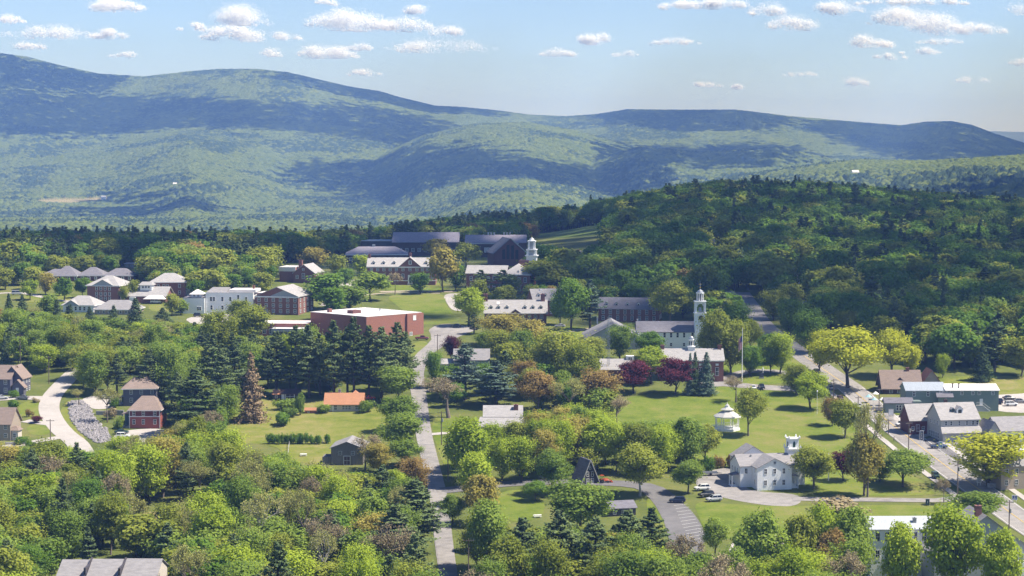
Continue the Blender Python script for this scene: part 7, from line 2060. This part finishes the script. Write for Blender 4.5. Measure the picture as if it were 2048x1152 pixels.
for x, y, w, lab in ((2020, 908, 34, 'left white marquee in front of the right shop'), (2052, 912, 34, 'right white marquee cut by the picture edge')):
    e = thing('marquee', lab, 'marquee', x, y, 8, 'white marquees'); k = 1 / SCL(e.location); W = w * k / 2
    q = MB(); q.hull([(-W, -W, 2.3), (W, -W, 2.3), (W, W, 2.3), (-W, W, 2.3)], [(-.1, -.1, 3.8), (.1, -.1, 3.8), (.1, .1, 3.8), (-.1, .1, 3.8)], M_WHITE); q.box(-W, W, -W - .02, -W, 2.0, 2.3, M_WHITE); q.make('canopy', e)
    for sx in (-1, 1):
        for sy in (-1, 1): q = MB(); q.cyl(sx * W * .97, sy * W * .97, -.2, 2.3, .05, .05, M_WHITE, 6); q.make('leg', e)
# stone bank and walls at the lane
poly = [(136, 806), (160, 800), (178, 812), (190, 838), (216, 862), (222, 882), (196, 888), (160, 866), (140, 838)]
g = [P(a, b).to_2d() for a, b in poly]
rng = np.random.default_rng(77); V, F = [], []
M_ROCK = mat('grey_rubble_stone', (0.27, 0.25, 0.25), 0.95, 0.35, 1.2)
x0, x1 = min(p.x for p in g), max(p.x for p in g); y0, y1 = min(p.y for p in g), max(p.y for p in g)
n = 0
while n < 1500:
    x, y = rng.uniform(x0, x1), rng.uniform(y0, y1)
    if not pip(x, y, [tuple(p) for p in g]): continue
    n += 1
    s = rng.uniform(.25, .75); z = hz(x, y) + s * .3
    i = len(V)
    base = np.array([(1, 0, 0), (0, 1, 0), (-1, 0, 0), (0, -1, 0), (.3, .2, .8), (-.2, -.3, -.8)]) * s * rng.uniform(.7, 1.25, (6, 3))
    a = rng.uniform(0, 6.28); R_ = np.array([[math.cos(a), -math.sin(a), 0], [math.sin(a), math.cos(a), 0], [0, 0, 1]])
    V += [tuple(p) for p in (base @ R_.T + np.array([x, y, z]))]
    F += [(i, i + 1, i + 4), (i + 1, i + 2, i + 4), (i + 2, i + 3, i + 4), (i + 3, i, i + 4), (i + 1, i, i + 5), (i + 2, i + 1, i + 5), (i + 3, i + 2, i + 5), (i, i + 3, i + 5)]
o = link_mesh('rubble', V, F, M_ROCK); o['kind'] = 'stuff'
e = thing('retaining_wall', 'grey stone retaining wall below the paved yard of the slate-blue house', 'wall', 218, 830, -4); k_ = 1 / SCL(e.location)
for i, (a, b, h) in enumerate(((-26, 2, 8), (2.2, 30, 10))):
    q = MB(); q.box(a * k_, b * k_, -.4, .4, -.6, h * k_, M_STONE); q.make('wall_section', e)
e = thing('retaining_wall', 'low grey stone wall along the lower driveway left', 'wall', 45, 889, 6); k_ = 1 / SCL(e.location)
q = MB(); q.box(-34 * k_, 26 * k_, -.3, .3, -.5, 5 * k_, M_STONE); q.make('wall_section', e)
e = thing('retaining_wall', 'dark stone garden wall beside the tan shingled house', 'wall', 2000, 975, 8); k_ = 1 / SCL(e.location)
q = MB(); q.box(-26 * k_, 8 * k_, -.4, .4, -.5, 9 * k_, M_STONE); q.make('wall_section', e)
# rail fence round the barn yard
e = thing('rail_fence', 'pale rail fence around the yard left of the barn', 'fence', 579, 888)
pts = [P(576, 914), P(577, 902), P(579, 888)] + [P(579 + 82 * t, 888 - 1.5 * t) for t in (.2, .4, .6, .8, 1)]
for p in pts:
    q = MB(); d = p - e.location; q.box(d.x - .08, d.x + .08, d.y - .08, d.y + .08, d.z - .3, d.z + 1.35, M_GREYW); q.make('post', e)
for a, b in zip(pts[:-1], pts[1:]):
    q = MB()
    for z in (.65, 1.2): q.bar(tuple(a - e.location + Vector((0, 0, z))), tuple(b - e.location + Vector((0, 0, z))), .05, M_GREYW, 4)
    q.make('rail', e)
for x, y, lab in ((607, 912, 'white picnic bench on the grass below the rail fence'), (1075, 1035, 'pale bench on the front lawn behind the pines')):
    e = thing('bench', lab, 'bench', x, y, 10)
    q = MB(); q.box(-1.1, 1.1, -.4, .4, .68, .75, M_WHITE); q.make('table_top', e)
    for sy in (-.75, .75): q = MB(); q.box(-1.1, 1.1, sy - .14, sy + .14, .4, .46, M_WHITE); q.make('seat', e)
    for sx in (-.8, .8): q = MB(); q.bar((sx, -.8, 0), (sx, .3, .68), .05, M_WHITE, 4); q.bar((sx, .8, 0), (sx, -.3, .68), .05, M_WHITE, 4); q.make('leg', e)
# one walker on the pavement
M_SKIN = mat('skin', (0.45, 0.27, 0.20), 0.6, 0.05, 3); M_SHIRT = mat('pale_peach_shirt', (0.60, 0.44, 0.38), 0.8, 0.08, 3); M_PANT = mat('dark_trousers', (0.035, 0.035, 0.05), 0.8, 0.1, 3); M_HAIR = mat('brown_hair', (0.05, 0.03, 0.02), 0.7, 0.1, 5)
pp_ = P(1788, 884)
J = {'pelvis': (0, 0, .93), 'waist': (0, 0, 1.08), 'chest': (0, .02, 1.32), 'neck': (0, .02, 1.48), 'head': (0, 0, 1.60), 'top': (0, 0, 1.70),
     'hl': (-.10, 0, .90), 'kl': (-.11, -.16, .50), 'al': (-.11, -.12, .09), 'tl': (-.11, -.30, .03), 'hr': (.10, 0, .90), 'kr': (.11, .06, .49), 'ar': (.11, .26, .12), 'tr': (.11, .12, .03),
     'sl': (-.18, .02, 1.40), 'el': (-.24, .12, 1.13), 'wl': (-.24, .04, .90), 'fl': (-.23, -.02, .80), 'sr': (.18, .02, 1.40), 'er': (.24, -.08, 1.13), 'wr': (.24, -.24, .95), 'fr': (.23, -.31, .88)}
R = {'pelvis': .14, 'waist': .125, 'chest': .15, 'neck': .055, 'head': .10, 'top': .075, 'hl': .10, 'kl': .065, 'al': .045, 'tl': .035, 'hr': .10, 'kr': .065, 'ar': .045, 'tr': .035, 'sl': .065, 'el': .045, 'wl': .032, 'fl': .03, 'sr': .065, 'er': .045, 'wr': .032, 'fr': .03}
E = ['pelvis-waist', 'waist-chest', 'chest-neck', 'neck-head', 'head-top', 'pelvis-hl', 'hl-kl', 'kl-al', 'al-tl', 'pelvis-hr', 'hr-kr', 'kr-ar', 'ar-tr', 'chest-sl', 'sl-el', 'el-wl', 'wl-fl', 'chest-sr', 'sr-er', 'er-wr', 'wr-fr']
def skinned(name, J, R, E, root, mats, parent=None, pick=None):
    ks = list(J); me = bpy.data.meshes.new(name)
    me.from_pydata([J[k] for k in ks], [tuple(ks.index(a) for a in e.split('-')) for e in E], [])
    o = bpy.data.objects.new(name, me); COL.objects.link(o)
    md = o.modifiers.new('skin', 'SKIN'); me.skin_vertices or None
    bmx = bmesh.new(); bmx.from_mesh(me); ly = bmx.verts.layers.skin.verify()
    for v, k in zip(bmx.verts, ks):
        v[ly].radius = (R[k], R[k]); v[ly].use_root = (k == root)
    bmx.to_mesh(me); bmx.free()
    o.modifiers.new('sub', 'SUBSURF').render_levels = 2; o.modifiers['sub'].levels = 2
    dg = bpy.context.evaluated_depsgraph_get(); ev = o.evaluated_get(dg); m2 = bpy.data.meshes.new_from_object(ev)
    o.modifiers.clear(); o.data = m2
    m2.materials.clear()
    for m in mats: m2.materials.append(m)
    if pick:
        for p in m2.polygons: p.material_index = pick(p.center)
    m2.polygons.foreach_set('use_smooth', [True] * len(m2.polygons))
    if parent: o.parent = parent
    return o
person = skinned('person', J, R, E, 'pelvis', [M_SKIN, M_SHIRT, M_PANT], pick=lambda c: 2 if c.z < 1.0 and abs(c.x) < .19 else (1 if c.z < 1.44 and (abs(c.x) < .22 or c.z > 1.12) else 0))
person.location = pp_ + Vector((0, 0, .2)); person.rotation_euler = (0, 0, math.radians(-60)); person['label'] = 'person in a pale top and dark trousers walking on the left pavement'; person['category'] = 'person'
q = MB(); q.cyl(0, .02, 1.62, 1.74, .105, .06, M_HAIR, 10); q.box(-.09, .09, .05, .115, 1.5, 1.64, M_HAIR); q.make('hair', person)
q = MB()
for sx in (-.038, .038): q.box(sx - .014, sx + .014, -.102, -.09, 1.605, 1.62, M_HAIR)
q.box(-.012, .012, -.125, -.09, 1.565, 1.60, M_SKIN); q.box(-.03, .03, -.1, -.088, 1.535, 1.545, M_REDS); q.make('face', person)
for sg, w_ in ((-1, Vector(J['fl'])), (1, Vector(J['fr']))):
    for i in range(4):
        q = MB(); a = w_ + Vector((-.012 + .008 * i, -.01 + .006 * i, -.02)); q.bar(tuple(a), tuple(a + Vector((0, -.012, -.05 - .006 * (i in (1, 2))))), .0085, M_SKIN, 5); q.make('finger', person)
    q = MB(); a = w_ + Vector((-.02 * sg, -.02, .03)); q.bar(tuple(a), tuple(a + Vector((-.022 * sg, -.02, -.04))), .010, M_SKIN, 5); q.make('thumb', person)
# ---------------------------------------------------------------- clouds
M_CLOUD, nt, o_ = nodes_of('cloud_white')
df = N(nt, 'ShaderNodeBsdfDiffuse'); df.inputs['Color'].default_value = (0.99, 0.985, 0.98, 1)
tr = N(nt, 'ShaderNodeBsdfTranslucent'); tr.inputs['Color'].default_value = (0.99, 0.985, 0.98, 1)
mx = N(nt, 'ShaderNodeMixShader'); mx.inputs[0].default_value = 0.5
nt.links.new(df.outputs[0], mx.inputs[1]); nt.links.new(tr.outputs[0], mx.inputs[2]); nt.links.new(mx.outputs[0], o_.inputs['Surface'])

def flake_mesh(name, C, NRM, S, m, rng):
    """Many small square flakes: centres C, normals NRM, half sizes S."""
    n = len(C)
    NRM = NRM / np.linalg.norm(NRM, axis=1, keepdims=True)
    r = rng.normal(size=(n, 3))
    U = np.cross(NRM, r); U /= np.linalg.norm(U, axis=1, keepdims=True)
    V = np.cross(NRM, U)
    S = S[:, None]
    co = np.stack([C - U * S - V * S, C + U * S - V * S, C + U * S + V * S, C - U * S + V * S], 1).reshape(-1).astype(np.float32)
    me = bpy.data.meshes.new(name)
    me.vertices.add(n * 4); me.vertices.foreach_set('co', co)
    me.loops.add(n * 4); me.loops.foreach_set('vertex_index', np.arange(n * 4, dtype=np.int32))
    me.polygons.add(n)
    me.polygons.foreach_set('loop_start', np.arange(0, n * 4, 4, dtype=np.int32))
    me.polygons.foreach_set('loop_total', np.full(n, 4, np.int32))
    if m is not None:
        me.materials.append(m)
    me.update(calc_edges=True)
    return me

CLOUDS = [   # column, row of the flat base, width px, height px, density
    (225, 24, 128, 22, 1.0, 'broad flat cloud high above the left mountain shoulder'),
    (12, 46, 60, 16, .6, 'small cloud cut by the left edge of the sky'),
    (220, 76, 64, 17, .9, 'small puffy cloud above the dip of the left ridge'),
    (100, 78, 190, 24, .28, 'long thin veil of cloud over the left mountain'),
    (30, 98, 120, 14, .25, 'faint flat wisp touching the highest left slope'),
    (382, 62, 46, 18, .6, 'little cloud alone between the left clouds and the double cloud'),
    (480, 50, 100, 36, 1.0, 'upper puff of the double cloud over the rounded summit'),
    (465, 83, 108, 32, .9, 'lower puff of the double cloud over the rounded summit'),
    (575, 80, 50, 18, .4, 'faint cloud right beside the double cloud'),
    (540, 112, 36, 16, .6, 'tiny cloud just above the rounded summit'),
    (255, 114, 60, 10, .3, 'thin wisp over the saddle of the ridge'),
    (690, 62, 130, 42, 1.0, 'large cauliflower cloud with bright rounded top'),
    (810, 63, 110, 26, .9, 'flat cloud joined to the right of the cauliflower cloud'),
    (835, 30, 54, 18, .8, 'small bright cloud above the long flat cloud'),
    (890, 72, 56, 22, .7, 'small puff trailing below the flat cloud'),
    (650, 116, 116, 24, .9, 'low elongated cloud below the cauliflower cloud'),
    (720, 100, 60, 12, .5, 'small cloud between the low elongated cloud and veil'),
    (880, 105, 200, 28, .24, 'wide thin veil of cloud above the falling ridge'),
    (650, 12, 40, 14, .6, 'cloud scrap at the top edge over the cauliflower cloud'),
    (730, 152, 60, 14, .35, 'pale cloud low over the descending ridge'),
    (1190, 90, 66, 24, 1.0, 'isolated bright cloud in the middle of the sky'),
    (1118, 114, 70, 16, .5, 'pale cloud left below the isolated bright cloud'),
    (1250, 112, 44, 11, .3, 'very faint cloud right below the isolated bright cloud'),
    (1350, 90, 90, 15, .4, 'thin cloud between the isolated cloud and the big bank'),
    (1420, 18, 210, 18, 1.0, 'long flat cloud at the top edge'),
    (1533, 32, 60, 24, .9, 'puffy cloud under the right end of the top cloud'),
    (1585, 60, 84, 28, .95, 'bright lens shaped cloud left of the big bank'),
    (1670, 30, 110, 25, .9, 'flat cloud hanging over the big bank'),
    (1810, 52, 130, 38, 1.0, 'upper mass of the big cloud bank'),
    (1870, 72, 110, 40, 1.0, 'lower bright mass of the big cloud bank'),
    (1950, 68, 110, 26, .8, 'right tail of the big cloud bank'),
    (1728, 95, 106, 22, .9, 'flat lens shaped cloud below the big bank'),
    (1830, 10, 220, 14, .9, 'dense strip of cloud along the top edge'),
    (1880, 88, 90, 12, .4, 'thin strip below the big cloud bank'),
    (1780, 118, 60, 12, .4, 'small pale cloud under the flat lens cloud'),
    (1410, 175, 52, 14, .6, 'left one of two low clouds over the far ridge'),
    (1486, 178, 34, 15, .6, 'right one of two low clouds over the far ridge'),
    (1708, 172, 56, 16, .65, 'low cloud over the right end of the ridge'),
    (1600, 152, 60, 9, .3, 'thin pale strip between the low clouds'),
    (2036, 130, 34, 13, .7, 'small cloud cut by the right edge'),
    (1945, 165, 60, 14, .3, 'faint low cloud near the right edge'),
    (2040, 30, 26, 26, .6, 'ragged cloud at the upper right corner'),
    (1840, 108, 70, 14, .45, 'broken cloud scraps under the bank'),
]
DCL = 24000.0
for i, (cx, cb, w, h, dens, lab) in enumerate(CLOUDS):
    rng = np.random.default_rng(500 + i)
    d = ray(cx, cb)
    D_ = min(42000.0, max(19000.0, 1500.0 / d.z))
    k = D_ / FPX
    w *= 1.2; h *= 1.2
    n = int((300 + w * h * 1.15) * dens * (1.0 if dens > .5 else 1.3))
    nl = max(3, int(w / 11))
    lx = np.sort(rng.uniform(-0.46, 0.46, nl)) * w
    env = np.clip(1 - (np.abs(lx) / (0.52 * w)) ** 1.7, 0.12, 1)
    lr = h * (0.28 + 0.30 * rng.random(nl)) * env + 2
    lz = (h - lr) * env * rng.uniform(0.35, 1.0, nl)
    ly = rng.uniform(-0.5, 0.5, nl) * h * 1.3
    which = rng.choice(nl, n, p=lr ** 2 / (lr ** 2).sum())
    dirs = rng.normal(size=(n, 3)); dirs /= np.linalg.norm(dirs, axis=1, keepdims=True)
    lit = np.array(SUN_DIR) * 0.8 + np.array([0.0, -0.75, 0.1])
    dirs = np.where((dirs @ lit < -0.1)[:, None], -dirs, dirs)
    rad = lr[which] * np.clip(rng.normal(0.82, 0.26, n), 0.1, 1.7)
    sx = 1.7
    pos = np.stack([lx[which] + dirs[:, 0] * rad * sx, ly[which] + dirs[:, 1] * rad * sx, lz[which] + dirs[:, 2] * rad], 1)
    flat = pos[:, 2] < 0
    pos[flat, 2] = -np.abs(rng.normal(0, 1.3, flat.sum()))
    nrm = dirs * 0.5 + rng.normal(scale=0.15, size=(n, 3)) + np.array([0.6, -0.3, 0.75])
    size = rng.uniform(0.4, 0.95, n) * k
    me = flake_mesh('cloud', pos * k, nrm, size, M_CLOUD, rng)
    ob = bpy.data.objects.new('cloud', me); COL.objects.link(ob)
    ob.location = Vector((0, 0, CAMZ)) + d * D_
    ob['label'] = lab; ob['category'] = 'cloud'; ob['group'] = 'fair weather clouds in the sky'

# clouds high overhead: they are what shades the wooded hill and the mountain flanks
def shade_cloud(poly, alt=1500.0, spacing=70.0, seed=1, thick=0.5):
    rng = np.random.default_rng(seed)
    poly = np.array(poly, float)
    mn, mxx = poly.min(0), poly.max(0)
    def inside(q):
        c = np.zeros(len(q), bool)
        j = len(poly) - 1
        for i in range(len(poly)):
            a, b = poly[i], poly[j]
            t = ((a[1] > q[:, 1]) != (b[1] > q[:, 1])) & (q[:, 0] < (b[0] - a[0]) * (q[:, 1] - a[1]) / (b[1] - a[1] + 1e-9) + a[0])
            c ^= t
            j = i
        return c
    n = int((mxx - mn).prod() / spacing ** 2 * (3.0 if spacing < 30 else 6.0))
    q = rng.uniform(mn, mxx, (n, 2))
    nzv = _vnoise(q[:, 0] / (120 if spacing < 30 else 420), q[:, 1] / (120 if spacing < 30 else 420), seed)
    fe = 28 if spacing < 30 else 70 if spacing < 40 and alt > 1580 else 45
    qi = q + rng.normal(scale=fe, size=q.shape) + (nzv[:, None] - 0.5) * fe * 2.6
    q = q[inside(qi)]
    n = len(q)
    zg = height(q[:, 0], q[:, 1])
    t = (alt - zg) / SUN_DIR.z
    pos = np.stack([q[:, 0] + SUN_DIR.x * t, q[:, 1] + SUN_DIR.y * t, np.full(n, alt) + rng.random(n) * spacing * thick], 1)
    nrm = rng.normal(scale=0.5, size=(n, 3)) + np.array(SUN_DIR)
    me = flake_mesh('cloud', pos, nrm, rng.uniform(0.22, 0.5, n) * spacing, M_CLOUD, rng)
    ob = bpy.data.objects.new('cloud', me); COL.objects.link(ob)
    return ob
def pz(px, Z):
    return ((px - 1024) / FPX * Z, Z)
def pp(px, py):
    p = P(px, py)
    return (p.x, p.y)
SHADE = [
    ([pz(-300, 1095), pz(420, 1110), pz(640, 1120), pz(930, 1150), pz(1060, 1120), pz(1150, 1000), pz(1235, 900), pz(1330, 845), pz(1420, 800), pz(1560, 790), pz(2450, 800), pz(2450, 2500), pz(1500, 2500), pz(1150, 1950), pz(600, 1550), pz(-300, 1500)], 1500, 24, 'broad cloud overhead that shades the wooded hill'),
    ([pp(x, y) for x, y in [(-200, 190), (0, 185), (140, 195), (250, 185), (420, 200), (560, 215), (760, 215), (900, 235), (900, 262), (760, 285), (620, 268), (480, 258), (300, 262), (-200, 285)]], 1600, 38, 'wide cloud overhead shading the left mountain flank'),
    ([pp(x, y) for x, y in [(-200, 90), (0, 108), (130, 135), (260, 155), (180, 182), (60, 175), (-200, 180)]], 1600, 38, 'cloud overhead shading the highest left summit'),
    ([pp(x, y) for x, y in [(400, 139), (520, 140), (640, 160), (740, 178), (870, 209), (1000, 221), (1100, 230), (1000, 232), (850, 224), (720, 195), (600, 155)]], 1600, 38, 'long cloud overhead shading the summit ridge'),
    ([pp(x, y) for x, y in [(560, 335), (760, 318), (950, 330), (1150, 335), (1350, 350), (1340, 362), (1150, 378), (900, 378), (650, 360)]], 1600, 38, 'cloud overhead shading the valley below the lit foothill'),
    ([pp(x, y) for x, y in [(1190, 300), (1290, 290), (1420, 300), (1560, 288), (1650, 310), (1560, 330), (1380, 342), (1220, 338)]], 1600, 38, 'cloud overhead shading the middle foothill'),
    ([pp(x, y) for x, y in [(1120, 232), (1250, 219), (1400, 220), (1520, 228), (1600, 240), (1480, 262), (1350, 262), (1230, 250)]], 1600, 38, 'cloud overhead shading the middle of the ridge'),
    ([pp(x, y) for x, y in [(1600, 240), (1800, 252), (1900, 244), (2000, 268), (2200, 300), (2200, 318), (1800, 312), (1720, 296), (1640, 262)]], 1600, 38, 'cloud overhead shading the right end of the ridge'),
    ([pp(x, y) for x, y in [(1760, 425), (1830, 402), (1950, 380), (2048, 362), (2250, 345), (2250, 425)]], 1550, 42, 'cloud overhead shading the dark hill at the right'),
    ([pp(x, y) for x, y in [(190, 392), (330, 386), (360, 396), (240, 404)]], 1550, 42, 'small cloud overhead shading the valley wood'),
    ([pp(x, y) for x, y in [(150, 420), (300, 412), (430, 418), (400, 432), (230, 438)]], 1550, 42, 'small cloud overhead shading the near valley wood'),
]
for i, (poly, alt, sp, lab) in enumerate(SHADE):
    ob = shade_cloud(poly, alt, sp, 40 + i)
    ob['label'] = lab; ob['category'] = 'cloud'; ob['group'] = 'clouds overhead'

# ---------------------------------------------------------------- air
bm = bmesh.new()
bmesh.ops.create_cube(bm, size=1.0)
X0, X1, Y0, Y1, ZB, ZT = -9000.0, 9000.0, -300.0, 20500.0, -700.0, 550.0
for v in bm.verts:
    v.co = Vector((X0 if v.co.x < 0 else X1, Y0 if v.co.y < 0 else Y1, ZB if v.co.z < 0 else ZT))
me = bpy.data.meshes.new('haze'); bm.to_mesh(me); bm.free()
haze = bpy.data.objects.new('haze', me); COL.objects.link(haze)
haze['kind'] = 'stuff'
m, nt, o_ = nodes_of('haze_air')
pv = N(nt, 'ShaderNodeVolumePrincipled')
pv.inputs['Color'].default_value = (0.24, 0.44, 1.0, 1)
pv.inputs['Density'].default_value = 1.0e-4
pv.inputs['Absorption Color'].default_value = (0.5, 0.5, 0.5, 1)
pv.inputs['Anisotropy'].default_value = 0.0
nt.links.new(pv.outputs[0], o_.inputs['Volume'])
me.materials.append(m)
